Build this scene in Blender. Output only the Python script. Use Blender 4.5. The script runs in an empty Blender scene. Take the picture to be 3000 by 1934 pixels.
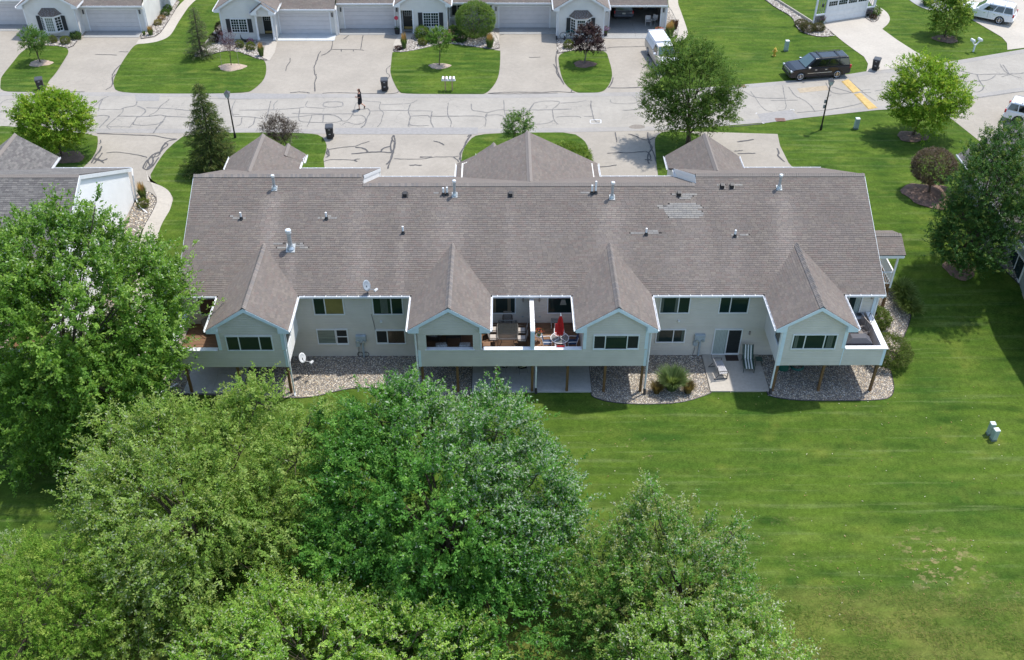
import bpy, bmesh, math, random
import numpy as np
from mathutils import Vector, Matrix
from mathutils.geometry import delaunay_2d_cdt
PI = math.pi
random.seed(7)
RNG = np.random.default_rng(7)
S = bpy.context.scene
COL = S.collection
# ------------------------------------------------------------------ camera
FPX, PITCH, YAW, ROLL, CAMH = 2952.1, math.radians(38.459), math.radians(.6229), math.radians(.2286), 38.6
cf = np.array([math.sin(YAW)*math.cos(PITCH), math.cos(YAW)*math.cos(PITCH), -math.sin(PITCH)])
_r = np.array([math.cos(YAW), -math.sin(YAW), 0.]); _u = np.cross(_r, cf)
cr = math.cos(ROLL)*_r+math.sin(ROLL)*_u; cu = -math.sin(ROLL)*_r+math.cos(ROLL)*_u
CAM = np.array([0, 0, CAMH])
cam = bpy.data.cameras.new('camera'); co = bpy.data.objects.new('camera', cam); COL.objects.link(co)
mw = Matrix.Identity(4)
for i in range(3):
    mw[i][0] = cr[i]; mw[i][1] = cu[i]; mw[i][2] = -cf[i]; mw[i][3] = CAM[i]
co.matrix_world = mw
cam.sensor_fit = 'HORIZONTAL'; cam.sensor_width = 36; cam.lens = FPX/3000*36
cam.clip_start = .5; cam.clip_end = 3000
S.camera = co
# ------------------------------------------------------------------ sky, sun, exposure
SUNV = Vector((.331, .256, 1)).normalized()
el = math.asin(SUNV.z); az = math.atan2(SUNV.x, SUNV.y)
w = bpy.data.worlds.new('World'); S.world = w; w.use_nodes = True
nt = w.node_tree; nt.nodes.clear()
sky = nt.nodes.new('ShaderNodeTexSky'); sky.sky_type = 'NISHITA'; sky.sun_disc = False
sky.sun_elevation = el; sky.sun_rotation = az; sky.air_density = 1.2; sky.dust_density = 1.2
bg = nt.nodes.new('ShaderNodeBackground'); bg.inputs[1].default_value = .15
ow = nt.nodes.new('ShaderNodeOutputWorld')
nt.links.new(sky.outputs[0], bg.inputs[0]); nt.links.new(bg.outputs[0], ow.inputs[0])
sl = bpy.data.lights.new('sun', 'SUN'); sl.energy = 2.75; sl.angle = math.radians(1.6); sl.color = (1, .955, .88)
so = bpy.data.objects.new('sun', sl); COL.objects.link(so)
so.rotation_euler = SUNV.to_track_quat('Z', 'Y').to_euler(); so.location = (30, 90, 80)
S.view_settings.view_transform = 'Standard'; S.view_settings.look = 'None'
S.view_settings.exposure = 0.82; S.view_settings.gamma = 1
S.render.engine = 'CYCLES'

# ------------------------------------------------------------------ helpers
def ray(px, py): return cf+cr*(px-1500)/FPX-cu*(py-967)/FPX
def G(px, py, z=0.):
    d = ray(px, py); return CAM+d*(z-CAMH)/d[2]
def YP(px, py, y):
    d = ray(px, py); return CAM+d*y/d[1]
ZB = -2.5
def gz(y):
    t = min(1, max(0, (y-49.8)/(61.-49.8))); return ZB*(1-t*t*(3-2*t))
def GT(px, py):
    z = -1.
    for _ in range(30):
        p = G(px, py, z); z = .5*z+.5*gz(p[1])
    return p
def rp(px, py, y0=48.73, z0=2.55, s=.504):      # rear slope of the townhouse roof
    d = ray(px, py); t = (z0+s*(0-y0)-CAMH)/(d[2]-s*d[1]); return CAM+d*t

MATS = {}
def M(name, col, rough=.6, var=.12, scale=6., bump=0., bscale=60., spec=.4, metal=0., attr=False, transl=0., stretch=None, var2=0., scale2=.6, coat=0.):
    if name in MATS: return MATS[name]
    m = bpy.data.materials.new(name); m.use_nodes = True; MATS[name] = m
    t = m.node_tree; n = t.nodes; b = n['Principled BSDF']; L = t.links
    b.inputs['Roughness'].default_value = rough; b.inputs['Metallic'].default_value = metal
    b.inputs['Specular IOR Level'].default_value = spec
    if coat: b.inputs['Coat Weight'].default_value = coat; b.inputs['Coat Roughness'].default_value = .05
    geo = n.new('ShaderNodeNewGeometry'); pos = geo.outputs['Position']
    if stretch:
        mp = n.new('ShaderNodeMapping'); mp.inputs['Scale'].default_value = stretch; L.new(pos, mp.inputs['Vector']); pos = mp.outputs[0]
    def noise(sc, det=3.):
        q = n.new('ShaderNodeTexNoise'); q.inputs['Scale'].default_value = sc; q.inputs['Detail'].default_value = det; L.new(pos, q.inputs['Vector']); return q.outputs['Fac']
    def rng(fac, lo, hi):
        q = n.new('ShaderNodeMapRange'); q.inputs[1].default_value = .3; q.inputs[2].default_value = .7; q.inputs[3].default_value = lo; q.inputs[4].default_value = hi; L.new(fac, q.inputs[0]); return q.outputs[0]
    def mul(a, bb):
        q = n.new('ShaderNodeVectorMath'); q.operation = 'MULTIPLY'
        for i, x in enumerate((a, bb)):
            if isinstance(x, tuple): q.inputs[i].default_value = x
            else: L.new(x, q.inputs[i])
        return q.outputs[0]
    c = tuple(col[:3])
    if attr:
        a = n.new('ShaderNodeAttribute'); a.attribute_name = 'Col'; c = mul(a.outputs['Color'], c)
    if var: c = mul(rng(noise(scale), 1-var, 1+var), c)
    if var2: c = mul(rng(noise(scale2), 1-var2, 1+var2), c)
    if isinstance(c, tuple): b.inputs['Base Color'].default_value = (*c, 1)
    else: L.new(c, b.inputs['Base Color'])
    if bump:
        q = n.new('ShaderNodeBump'); q.inputs['Strength'].default_value = bump; q.inputs['Distance'].default_value = .02
        L.new(noise(bscale, 4.), q.inputs['Height']); L.new(q.outputs[0], b.inputs['Normal'])
    if transl:
        tr = n.new('ShaderNodeBsdfTranslucent'); mx = n.new('ShaderNodeMixShader'); mx.inputs[0].default_value = transl
        if isinstance(c, tuple): tr.inputs[0].default_value = (*c, 1)
        else: L.new(mul(c, (1.25, 1.2, .7)), tr.inputs[0])
        L.new(b.outputs[0], mx.inputs[1]); L.new(tr.outputs[0], mx.inputs[2]); L.new(mx.outputs[0], n['Material Output'].inputs[0])
    return m

def tag(o, label=None, cat=None, group=None, kind=None):
    if label: o['label'] = label
    if cat: o['category'] = cat
    if group: o['group'] = group
    if kind: o['kind'] = kind
    return o
def thing(name, label, cat, loc=(0, 0, 0), rz=0., group=None):
    o = bpy.data.objects.new(name, None); o.empty_display_size = .3; COL.objects.link(o)
    o.location = loc; o.rotation_euler = (0, 0, rz); return tag(o, label, cat, group)
def copy_tree(o, parent=None):
    c = o.copy(); COL.objects.link(c); c.parent = parent
    for ch in list(o.children): copy_tree(ch, c)
    return c
class MB:
    def __init__(s): s.v = []; s.f = []
    def add(s, v, f):
        o = len(s.v); s.v += [tuple(map(float, p)) for p in v]; s.f += [tuple(i+o for i in q) for q in f]; return s
    def box(s, x0, x1, y0, y1, z0, z1):
        return s.add([(x0, y0, z0), (x1, y0, z0), (x1, y1, z0), (x0, y1, z0), (x0, y0, z1), (x1, y0, z1), (x1, y1, z1), (x0, y1, z1)], BOXF)
    def obox(s, c, ax, ay, az):         # centre and three half axes
        c, ax, ay, az = map(np.array, (c, ax, ay, az))
        return s.add([c+i*ax+j*ay+k*az for k in (-1, 1) for i, j in ((-1, -1), (1, -1), (1, 1), (-1, 1))], BOXF)
    def bar(s, p, q, wd, ht):           # rectangular bar between two points
        p = np.array(p, float); q = np.array(q, float); d = q-p; l = np.linalg.norm(d); d /= l
        a = np.cross(d, (0, 0, 1)); a = a/np.linalg.norm(a) if np.linalg.norm(a) > 1e-3 else np.array([1., 0, 0]); b = np.cross(a, d)
        return s.obox((p+q)/2, d*l/2, a*wd/2, b*ht/2)
    def tube(s, pts, r, n=6):
        pts = [np.array(p, float) for p in pts]; k = len(pts); rs = r if isinstance(r, (list, tuple)) else [r]*k
        v = []; f = []; a = None
        for i, p in enumerate(pts):
            d = pts[min(i+1, k-1)]-pts[max(i-1, 0)]; d /= max(np.linalg.norm(d), 1e-9)
            if a is None: a = np.cross(d, (.31, .17, .94)) if abs(d[2]) < .9 else np.cross(d, (1, 0, 0))
            a = a-d*(a@d); a /= np.linalg.norm(a); b = np.cross(d, a)
            v += [p+rs[i]*(math.cos(2*PI*j/n)*a+math.sin(2*PI*j/n)*b) for j in range(n)]
        for i in range(k-1):
            f += [(i*n+j, i*n+(j+1) % n, (i+1)*n+(j+1) % n, (i+1)*n+j) for j in range(n)]
        f += [tuple(range(n))[::-1], tuple((k-1)*n+j for j in range(n))]
        return s.add(v, f)
    def cyl(s, p, q, r, n=14): return s.tube([p, q], r, n)
    def lathe(s, prof, c=(0, 0, 0), n=14):
        v = [(c[0]+r*math.cos(2*PI*j/n), c[1]+r*math.sin(2*PI*j/n), c[2]+z) for r, z in prof for j in range(n)]
        f = [(i*n+j, i*n+(j+1) % n, (i+1)*n+(j+1) % n, (i+1)*n+j) for i in range(len(prof)-1) for j in range(n)]
        f += [tuple(range(n))[::-1], tuple((len(prof)-1)*n+j for j in range(n))]
        return s.add(v, f)
    def prism(s, poly, vec):
        k = len(poly); vec = np.array(vec)
        return s.add(list(poly)+[np.array(p)+vec for p in poly], [tuple(range(k))[::-1], tuple(range(k, 2*k))]+[(i, (i+1) % k, k+(i+1) % k, k+i) for i in range(k)])
    def quad(s, *p): return s.add(p, [tuple(range(len(p)))])
    def ell(s, c, r, n=10, m=6):
        v = [(c[0]+r[0]*math.cos(2*PI*j/n)*math.sin(PI*i/m), c[1]+r[1]*math.sin(2*PI*j/n)*math.sin(PI*i/m), c[2]+r[2]*math.cos(PI*i/m)) for i in range(m+1) for j in range(n)]
        return s.add(v, [(i*n+j, i*n+(j+1) % n, (i+1)*n+(j+1) % n, (i+1)*n+j) for i in range(m) for j in range(n)])
    def build(s, name, mat, parent=None, world=False, smooth=False, bevel=0., label=None, kind=None, segs=2):
        me = bpy.data.meshes.new(name); me.from_pydata(s.v, [], s.f); me.update()
        o = bpy.data.objects.new(name, me); COL.objects.link(o); me.materials.append(mat)
        if smooth: me.polygons.foreach_set('use_smooth', [True]*len(me.polygons))
        if parent is not None:
            o.parent = parent
            if world:
                p = parent; L = Vector((0, 0, 0))
                while p: L += p.location; p = p.parent
                o.location = -L
        if bevel:
            b = o.modifiers.new('bevel', 'BEVEL'); b.width = bevel; b.segments = segs; b.limit_method = 'ANGLE'; b.angle_limit = math.radians(35)
        return tag(o, label, kind=kind)
BOXF = [(0, 3, 2, 1), (4, 5, 6, 7), (0, 1, 5, 4), (1, 2, 6, 5), (2, 3, 7, 6), (3, 0, 4, 7)]
def mesh_np(name, V, F, mat, parent=None, col=None, world=False, kind=None, smooth=False):
    """V (n,3), F (m,k) int, col (n,3) per vertex."""
    me = bpy.data.meshes.new(name); V = np.asarray(V, np.float32); F = np.asarray(F, np.int32)
    k = F.shape[1]
    me.vertices.add(len(V)); me.vertices.foreach_set('co', V.ravel())
    me.loops.add(F.size); me.loops.foreach_set('vertex_index', F.ravel())
    me.polygons.add(len(F)); me.polygons.foreach_set('loop_start', np.arange(0, F.size, k, dtype=np.int32))
    try: me.polygons.foreach_set('loop_total', np.full(len(F), k, np.int32))
    except Exception: pass
    if smooth: me.polygons.foreach_set('use_smooth', np.ones(len(F), bool))
    if col is not None:
        a = me.attributes.new('Col', 'FLOAT_COLOR', 'POINT')
        a.data.foreach_set('color', np.concatenate([np.asarray(col, np.float32), np.ones((len(V), 1), np.float32)], 1).ravel())
    me.update(calc_edges=True); me.validate(); me.materials.append(mat)
    o = bpy.data.objects.new(name, me); COL.objects.link(o)
    if parent is not None:
        o.parent = parent
        if world:
            p = parent; L = Vector((0, 0, 0))
            while p: L += p.location; p = p.parent
            o.location = -L
    return tag(o, kind=kind)
def chaikin(p, it=2, closed=True):
    p = [np.array(q[:2], float) for q in p]
    for _ in range(it):
        q = []; n = len(p)
        for i in range(n if closed else n-1):
            a, b = p[i], p[(i+1) % n]; q += [.75*a+.25*b, .25*a+.75*b]
        p = q if closed else [p[0]]+q+[p[-1]]
    return p
def sheet(name, pts, off, mat, parent=None, dens=.7, kind='structure', label=None):
    """A thin sheet lying on the terrain; pts are world (x, y)."""
    P = [Vector((float(p[0]), float(p[1]))) for p in pts]; n = len(P)
    ys = [p.y for p in P]; xs = [p.x for p in P]; V = list(P)
    if min(ys) < 61.2 and max(ys) > 49.5:
        y = max(min(ys), 49.5)
        while y < min(max(ys), 61.2):
            x = min(xs)+.3
            while x < max(xs):
                V.append(Vector((x+.1*math.sin(y*7), y))); x += dens
            y += dens
    v, e, f, *_ = delaunay_2d_cdt(V, [(i, (i+1) % n) for i in range(n)], [], 1, 1e-4)
    mb = MB().add([(q.x, q.y, gz(q.y)+off) for q in v], [tuple(x) for x in f])
    o = mb.build(name, mat, parent)
    if parent is None: tag(o, label, kind=kind)
    elif label: o['label'] = label
    return o
def inpoly(x, y, P):
    P = np.array([p[:2] for p in P]); x1, y1 = P[:, 0], P[:, 1]; x2, y2 = np.roll(x1, -1), np.roll(y1, -1)
    r = np.zeros(len(x), bool)
    for a, b, c, d in zip(x1, y1, x2, y2):
        if b == d: continue
        r ^= ((b > y) != (d > y)) & (x < (c-a)*(y-b)/(d-b)+a)
    return r
def px(*pts, z=0.): return [G(a, b, z)[:2] for a, b in pts]
def zz(o, s, *pts): return [(o[0]+a/s, o[1]+b/s) for a, b in pts]
# ------------------------------------------------------------------ materials
WHITE = M('white_trim', (.72, .73, .74), .45, .05, 3)
FASCIA = M('fascia_paint', (.68, .77, .84), .5, .05, 3)
SIDING = M('vinyl_siding_beige', (.62, .575, .51), .5, .05, 1.2, spec=.3)
SIDW = M('vinyl_siding_pale', (.68, .66, .62), .5, .05, 1.2, spec=.3)
SIDWH = M('vinyl_siding_white', (.80, .79, .77), .5, .03, 1.2, spec=.3)
FELT = M('roofing_felt', (.07, .062, .058), .95, .1)
SIDGREY = M('siding_slate_grey', (.17, .20, .23), .55, .06, 1.2)
SIDGREEN = M('siding_grey_green', (.25, .28, .26), .55, .06, 1.2)
SHINGLE = M('asphalt_shingle', (1, 1, 1), .9, .10, 30, bump=.4, bscale=120, spec=.2, attr=True, var2=.06, scale2=.5)
BLACKP = M('black_plastic', (.025, .025, .028), .45, .1)
DARKGREY = M('dark_grey_metal', (.07, .07, .075), .45, .1)
STEEL = M('galvanised_steel', (.46, .50, .53), .35, .15, 5, metal=.55)
GREYBOX = M('grey_enamel', (.36, .42, .46), .5, .1, 6)
WOODP = M('treated_wood_post', (.17, .095, .04), .8, .25, 9, stretch=(1, 1, .12), bump=.3, bscale=25)
DECKW = M('deck_stain', (.18, .10, .055), .65, .25, 7, stretch=(.15, 1, 1), bump=.2, bscale=30)
CONC = M('concrete_pale', (.40, .365, .315), .85, .07, 5, bump=.15, bscale=90, var2=.06, scale2=.4)
CONCB = M('concrete_grey', (.30, .30, .29), .85, .08, 5, bump=.15, bscale=90, var2=.08, scale2=.5)
CONCP = M('concrete_patio', (.43, .425, .405), .85, .08, 5, bump=.15, bscale=90, var2=.08, scale2=.5)
CONCN = M('concrete_new', (.50, .52, .52), .8, .05, 5, bump=.1, bscale=90, var2=.05)
GREENP = M('dark_green_paint', (.02, .055, .04), .4, .1)
SHUT = M('shutter_charcoal', (.035, .04, .045), .6, .1)
DOORB = M('door_dark', (.012, .018, .02), .35, .1)
BRASS = M('brass', (.55, .42, .16), .35, .1, metal=.6)
GARD = M('garage_door_almond', (.56, .54, .54), .5, .04, 2)
REDF = M('umbrella_red', (.5, .025, .025), .75, .15, 9)
REDL = M('red_lens', (.42, .01, .015), .25, .1, spec=.6)
BLUEF = M('sling_navy', (.02, .045, .10), .7, .1)
TANF = M('cushion_beige', (.42, .38, .34), .9, .12, 20)
ALUW = M('white_aluminium', (.72, .73, .74), .35, .04)
BRONZE = M('bronze_frame', (.075, .06, .05), .4, .1)
MULCH = M('wood_mulch', (.16, .105, .08), .95, .5, 28, bump=1., bscale=60, var2=.2, scale2=3)
MULCHL = M('pale_wood_chips', (.40, .31, .24), .95, .4, 26, bump=1., bscale=60)
SKIN = M('skin', (.52, .28, .19), .5, .05)
BLACKC = M('black_cloth', (.012, .013, .018), .85, .2, 15)
HAIR = M('brown_hair', (.07, .03, .015), .6, .2, 40)
RUBBER = M('tyre_rubber', (.018, .018, .018), .8, .1)
ALLOY = M('alloy', (.55, .56, .58), .25, .05, metal=.9)
CHROME = M('chrome', (.75, .76, .78), .12, .02, metal=1)
SEAL = M('crack_sealant', (.075, .072, .072), .75, .3, 3)
SEALW = M('crack_sealant_worn', (.185, .178, .17), .85, .25, 2)
YELLOW = M('road_yellow', (.46, .32, .115), .8, .12, 4, var2=.12, scale2=1.5)
STONEW = M('stacked_stone', (.22, .21, .20), .85, .4, 9)
GLASSM = bpy.data.materials.new('window_glass'); GLASSM.use_nodes = True
b_ = GLASSM.node_tree.nodes['Principled BSDF']; b_.inputs['Base Color'].default_value = (.010, .026, .026, 1); b_.inputs['Roughness'].default_value = .03
b_.inputs['Specular IOR Level'].default_value = .33; b_.inputs['Coat Weight'].default_value = .12; b_.inputs['Coat Roughness'].default_value = .02
SCREENM = M('window_screen', (.02, .024, .026), .55, .15, 6, spec=.3)
CURT = M('curtain_pale', (.30, .36, .34), .6, .25, 9, stretch=(6, 1, .2), coat=.5)
SHADEO = M('roller_shade_olive', (.19, .16, .05), .5, .1, 3, coat=.5)
BLINDB = M('blind_brown', (.05, .035, .02), .4, .3, 14, coat=.6)
BLINDG = M('blind_green_grey', (.15, .19, .165), .5, .3, 5, stretch=(.2, 1, 6), coat=.5)
CARGL = M('car_glass', (.006, .008, .009), .04, .0, spec=.9, coat=.8)
WSHIELD = M('windscreen_glass', (.05, .09, .085), .06, .1, 3, spec=.9, coat=.8)
LEAF = M('leaf', (1.12, 1.12, 1.05), .6, .10, 2, attr=True, transl=.5, spec=.15)
LEAFG = M('glossy_leaf', (1.12, 1.12, 1.05), .45, .10, 2, attr=True, transl=.48, spec=.22)
BARK = M('bark', (.10, .075, .055), .9, .35, 12, stretch=(1, 1, .25), bump=.6, bscale=20)
BARKG = M('bark_grey', (.17, .15, .13), .9, .3, 12, bump=.5, bscale=25)
STONE = M('river_stone', (1, 1, 1), .8, .15, 30, attr=True, spec=.3)
BEDM = M('bed_soil', (.17, .15, .13), .95, .3, 12)
PETAL = M('petals', (1, 1, 1), .6, .1, attr=True, transl=.25)

# lawn: several greens, mowing stripes, dry spots; colour only
LAWN = bpy.data.materials.new('lawn_grass'); LAWN.use_nodes = True; MATS['lawn_grass'] = LAWN
def lawn_nodes():
    t = LAWN.node_tree; n = t.nodes; L = t.links; b = n['Principled BSDF']
    b.inputs['Roughness'].default_value = .95; b.inputs['Specular IOR Level'].default_value = .06
    geo = n.new('ShaderNodeNewGeometry'); pos = geo.outputs['Position']
    def mapv(rot=0., sc=(1, 1, 1), loc=(0, 0, 0)):
        m = n.new('ShaderNodeMapping'); m.inputs['Rotation'].default_value[2] = rot; m.inputs['Scale'].default_value = sc; m.inputs['Location'].default_value = loc
        L.new(pos, m.inputs['Vector']); return m.outputs[0]
    def noise(sc, det=3., vec=None, rough=.5):
        q = n.new('ShaderNodeTexNoise'); q.inputs['Scale'].default_value = sc; q.inputs['Detail'].default_value = det; q.inputs['Roughness'].default_value = rough
        L.new(vec if vec else pos, q.inputs['Vector']); return q.outputs['Fac']
    def mr(f, a, c, lo=0., hi=1.):
        q = n.new('ShaderNodeMapRange'); q.inputs[1].default_value = a; q.inputs[2].default_value = c; q.inputs[3].default_value = lo; q.inputs[4].default_value = hi; L.new(f, q.inputs[0]); return q.outputs[0]
    def mixc(f, a, c):
        q = n.new('ShaderNodeMix'); q.data_type = 'RGBA'; L.new(f, q.inputs[0])
        for i, x in ((6, a), (7, c)):
            if isinstance(x, tuple): q.inputs[i].default_value = (*x, 1)
            else: L.new(x, q.inputs[i])
        return q.outputs[2]
    def math_(op, a, c):
        q = n.new('ShaderNodeMath'); q.operation = op
        for i, x in enumerate((a, c)):
            if isinstance(x, (int, float)): q.inputs[i].default_value = x
            else: L.new(x, q.inputs[i])
        return q.outputs[0]
    g1, g2, g3 = (.036, .080, .012), (.074, .122, .016), (.130, .158, .029)
    c = mixc(mr(noise(.22, 4), .36, .64), g1, g2)
    c = mixc(mr(noise(.9, 4, mapv(.15, (.45, 1, 1))), .40, .75, 0, .75), c, g2)
    c = mixc(mr(noise(.5, 5, mapv(-.2, (1, 1, 1), (9, 3, 0))), .56, .74, 0, .7), c, g3)
    # mowing stripes, wobbly
    sep = n.new('ShaderNodeSeparateXYZ'); L.new(pos, sep.inputs[0])
    ph = math_('ADD', math_('MULTIPLY', sep.outputs[1], 5.6), math_('MULTIPLY', sep.outputs[0], .12))
    ph = math_('ADD', ph, math_('MULTIPLY', noise(.16, 2), 5))
    st = mr(math_('SINE', ph, 0), -.8, .8, .0, 1.)
    c = mixc(math_('MULTIPLY', st, mr(noise(.35, 2, mapv(0, (.5, 1, 1), (3, 8, 0))), .3, .6, .4, .9)), c, mixc(mr(noise(.4, 2), .3, .7), (.108, .155, .026), (.022, .056, .008)))
    # pale clippings in lines
    lin = noise(1.5, 4, mapv(.06, (.10, 1.6, 1)), .6)
    c = mixc(mr(lin, .55, .70, 0, .5), c, (.135, .175, .06))
    # dry strip of unmown grass along the near edge
    dry = math_('MULTIPLY', mr(sep.outputs[1], 31.6, 30.2, 0, 1), mr(noise(.7, 4, mapv(0, (.4, 1.3, 1))), .38, .62, .25, 1.))
    c = mixc(math_('MULTIPLY', dry, .5), c, (.17, .16, .045))
    # bare patches
    def spot(x, y, r, thr, col, amt=.9):
        cb = n.new('ShaderNodeVectorMath'); cb.operation = 'DISTANCE'; L.new(pos, cb.inputs[0]); cb.inputs[1].default_value = (x, y, ZB)
        near = mr(cb.outputs[1], r, r*.3, 0, 1)
        return math_('MULTIPLY', math_('MULTIPLY', near, mr(noise(2.6, 6, mapv(0, (.7, 1, 1)), .65), thr, thr+.09)), amt), col
    for args in ((22.2, 32.6, 2.8, .535, (.25, .20, .10)), (15., 33.2, 3., .60, (.23, .19, .10)), (26., 29.5, 3., .61, (.21, .17, .09)), (8., 41., 2., .62, (.23, .19, .10)), (-14, 41.5, 4, .6, (.24, .2, .09))):
        f, cc = spot(*args); c = mixc(f, c, cc)
    # blade-scale mottling
    fine = noise(14, 5, mapv(.1, (.6, 1, 1)), .7)
    v = n.new('ShaderNodeVectorMath'); v.operation = 'MULTIPLY'; L.new(c, v.inputs[0]); L.new(mr(fine, .25, .75, .58, 1.42), v.inputs[1])
    v2 = n.new('ShaderNodeVectorMath'); v2.operation = 'MULTIPLY'; L.new(v.outputs[0], v2.inputs[0]); L.new(mr(noise(3.2, 3), .3, .7, .84, 1.16), v2.inputs[1])
    L.new(v2.outputs[0], b.inputs['Base Color'])
    bp = n.new('ShaderNodeBump'); bp.inputs['Strength'].default_value = .7; bp.inputs['Distance'].default_value = .05
    L.new(noise(22, 5, None, .7), bp.inputs['Height']); L.new(bp.outputs[0], b.inputs['Normal'])
lawn_nodes()
def pave_mat(name, col, crackc, stain=.2):
    m = M(name, col, .85, .05, 2.5, bump=.25, bscale=120, var2=.08, scale2=.35)
    t = m.node_tree; n = t.nodes; L = t.links; b = n['Principled BSDF']
    src = b.inputs['Base Color'].links[0].from_socket
    geo = n.new('ShaderNodeNewGeometry')
    sp = n.new('ShaderNodeTexNoise'); sp.inputs['Scale'].default_value = 45; sp.inputs['Detail'].default_value = 2; L.new(geo.outputs[0], sp.inputs['Vector'])
    mr = n.new('ShaderNodeMapRange'); mr.inputs[1].default_value = .3; mr.inputs[2].default_value = .7; mr.inputs[3].default_value = .86; mr.inputs[4].default_value = 1.14; L.new(sp.outputs[0], mr.inputs[0])
    v = n.new('ShaderNodeVectorMath'); v.operation = 'MULTIPLY'; L.new(src, v.inputs[0]); L.new(mr.outputs[0], v.inputs[1])
    # hairline cracks
    vo = n.new('ShaderNodeTexVoronoi'); vo.feature = 'DISTANCE_TO_EDGE'; vo.inputs['Scale'].default_value = .55
    dn = n.new('ShaderNodeTexNoise'); dn.inputs['Scale'].default_value = 1.2; dn.inputs['Detail'].default_value = 5; L.new(geo.outputs[0], dn.inputs['Vector'])
    ad = n.new('ShaderNodeVectorMath'); ad.operation = 'ADD'; L.new(geo.outputs[0], ad.inputs[0]); L.new(dn.outputs['Color'], ad.inputs[1]); L.new(ad.outputs[0], vo.inputs['Vector'])
    cr_ = n.new('ShaderNodeMapRange'); cr_.inputs[1].default_value = .004; cr_.inputs[2].default_value = .014; cr_.inputs[3].default_value = stain; cr_.inputs[4].default_value = 0; L.new(vo.outputs['Distance'], cr_.inputs[0])
    ms = n.new('ShaderNodeTexNoise'); ms.inputs['Scale'].default_value = .3; L.new(geo.outputs[0], ms.inputs['Vector'])
    mm = n.new('ShaderNodeMapRange'); mm.inputs[1].default_value = .45; mm.inputs[2].default_value = .6; L.new(ms.outputs[0], mm.inputs[0])
    mu = n.new('ShaderNodeMath'); mu.operation = 'MULTIPLY'; L.new(cr_.outputs[0], mu.inputs[0]); L.new(mm.outputs[0], mu.inputs[1])
    mx = n.new('ShaderNodeMix'); mx.data_type = 'RGBA'; L.new(mu.outputs[0], mx.inputs[0]); L.new(v.outputs[0], mx.inputs[6]); mx.inputs[7].default_value = (*crackc, 1)
    L.new(mx.outputs[2], b.inputs['Base Color']); return m
ROADM = pave_mat('worn_road', (.305, .283, .248), (.17, .16, .15), .55)
DRIVEM = pave_mat('worn_driveway', (.302, .272, .230), (.2, .18, .16), .35)
KERBM = pave_mat('road_edge', (.28, .264, .244), (.15, .15, .15), .3)

# ------------------------------------------------------------------ ground
rows = [-60, 10, 25, 40, 49.5]+[49.8+.28*i for i in range(41)]+[62, 80, 120, 200, 500, 1500]
mb = MB(); v = []
for y in rows: v += [(-900, y, gz(y)), (900, y, gz(y))]
mb.add(v, [(2*i, 2*i+1, 2*i+3, 2*i+2) for i in range(len(rows)-1)])
lawn = tag(mb.build('lawn', LAWN), 'mown green lawn sloping down behind the townhouses', kind='structure')

Z1 = lambda *p: zz((0, 0), 2.986, *p)      # readings taken from enlarged views
Z2 = lambda *p: zz((600, 0), 2.986, *p)
Z3 = lambda *p: zz((1300, 0), 2.986, *p)
Z4 = lambda *p: zz((2000, 0), 2.389, *p)
far_edge = px((0, 270), (340, 271), (770, 275), (1480, 277), (1690, 273), (1900, 270), (2000, 262), (2130, 252), *Z4((400, 595), (700, 570), (1165, 520), (1290, 500), (1640, 465), (1830, 440), (2390, 345)))
near_edge = px((0, 389), (285, 390), (549, 391), (767, 389), (945, 393), (1390, 391), (1678, 388), (1943, 383), (2289, 356), (2347, 347), (2569, 323), (2603, 321), (2837, 293), (3000, 268))
fe0, fe1, ne0, ne1 = far_edge[0], far_edge[-1], near_edge[0], near_edge[-1]
far_edge = [np.array([-140, fe0[1]])]+far_edge+[fe1+(fe1-far_edge[-2])*4]
near_edge = [np.array([-140, ne0[1]])]+near_edge+[ne1+(ne1-near_edge[-2])*4]
road = sheet('road', near_edge+far_edge[::-1], .016, ROADM, label='worn pale street with sealed cracks')
# pale kerb-less margins along both edges
def margin(edge, d, name, mat, z, lab):
    e2 = [np.array(p)+np.array([0, d]) for p in edge]; return sheet(name, list(edge)+e2[::-1], z, mat, road, label=lab)
margin(far_edge, -.75, 'road_margin', KERBM, .022, None)
margin(near_edge, .75, 'road_margin', KERBM, .022, None)
nb = [p for p in near_edge if p[0] < 23.2]
drive_near = sheet('driveway', nb+px((2278, 393), (2285, 427), (2310, 477))+[np.array([23.4, 64.0]), np.array([-20.5, 64.0]), np.array([-21, 61.2]), np.array([-80, 61.2]), np.array([-80, nb[0][1]])], .010, DRIVEM, label='worn driveways between the townhouses and the near edge of the street')
fb = [p for p in far_edge if p[0] < 15.2]
drive_far = sheet('driveway', fb+px((1962, 200), (1965, 129))+[np.array([16.2, 97.3]), np.array([-80, 97.9]), np.array([-80, fb[0][1]])], .010, DRIVEM, label='worn driveways in front of the far row of garages')
sheet('driveway', px((2725, 305), (2791, 351), (2875, 418), (2930, 462))+[np.array([60, 66]), np.array([70, 86])]+px((3000, 268), (2837, 293)), .010, DRIVEM, label='tan driveway at the right edge with a white car')
def island(pts, lab, smooth=2, off=.032):
    return sheet('lawn', chaikin(pts, smooth), off, LAWN, label=lab)
Q0 = lambda *p: zz((0, 0), 5.9225, *p)
Q1 = lambda *p: zz((380, 0), 5.9225, *p)
Q2 = lambda *p: zz((1150, 0), 6.417, *p)
Q3 = lambda *p: zz((1400, 0), 3.853, *p)
Q4 = lambda *p: zz((2240, 0), 4.778, *p)
Q5 = lambda *p: zz((2600, 0), 5.9725, *p)
W = lambda *p: [np.array(q, float) for q in p]
island(px((0, 268), (2, 240), *Q0((20, 1340), (200, 1120), (395, 870), (640, 790)), *Q0((820, 805), (1000, 800), (1230, 858), (1090, 1090), (960, 1290), (820, 1440)), (135, 270), (60, 270)), 'lawn patch under the small tree at far left')
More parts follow.
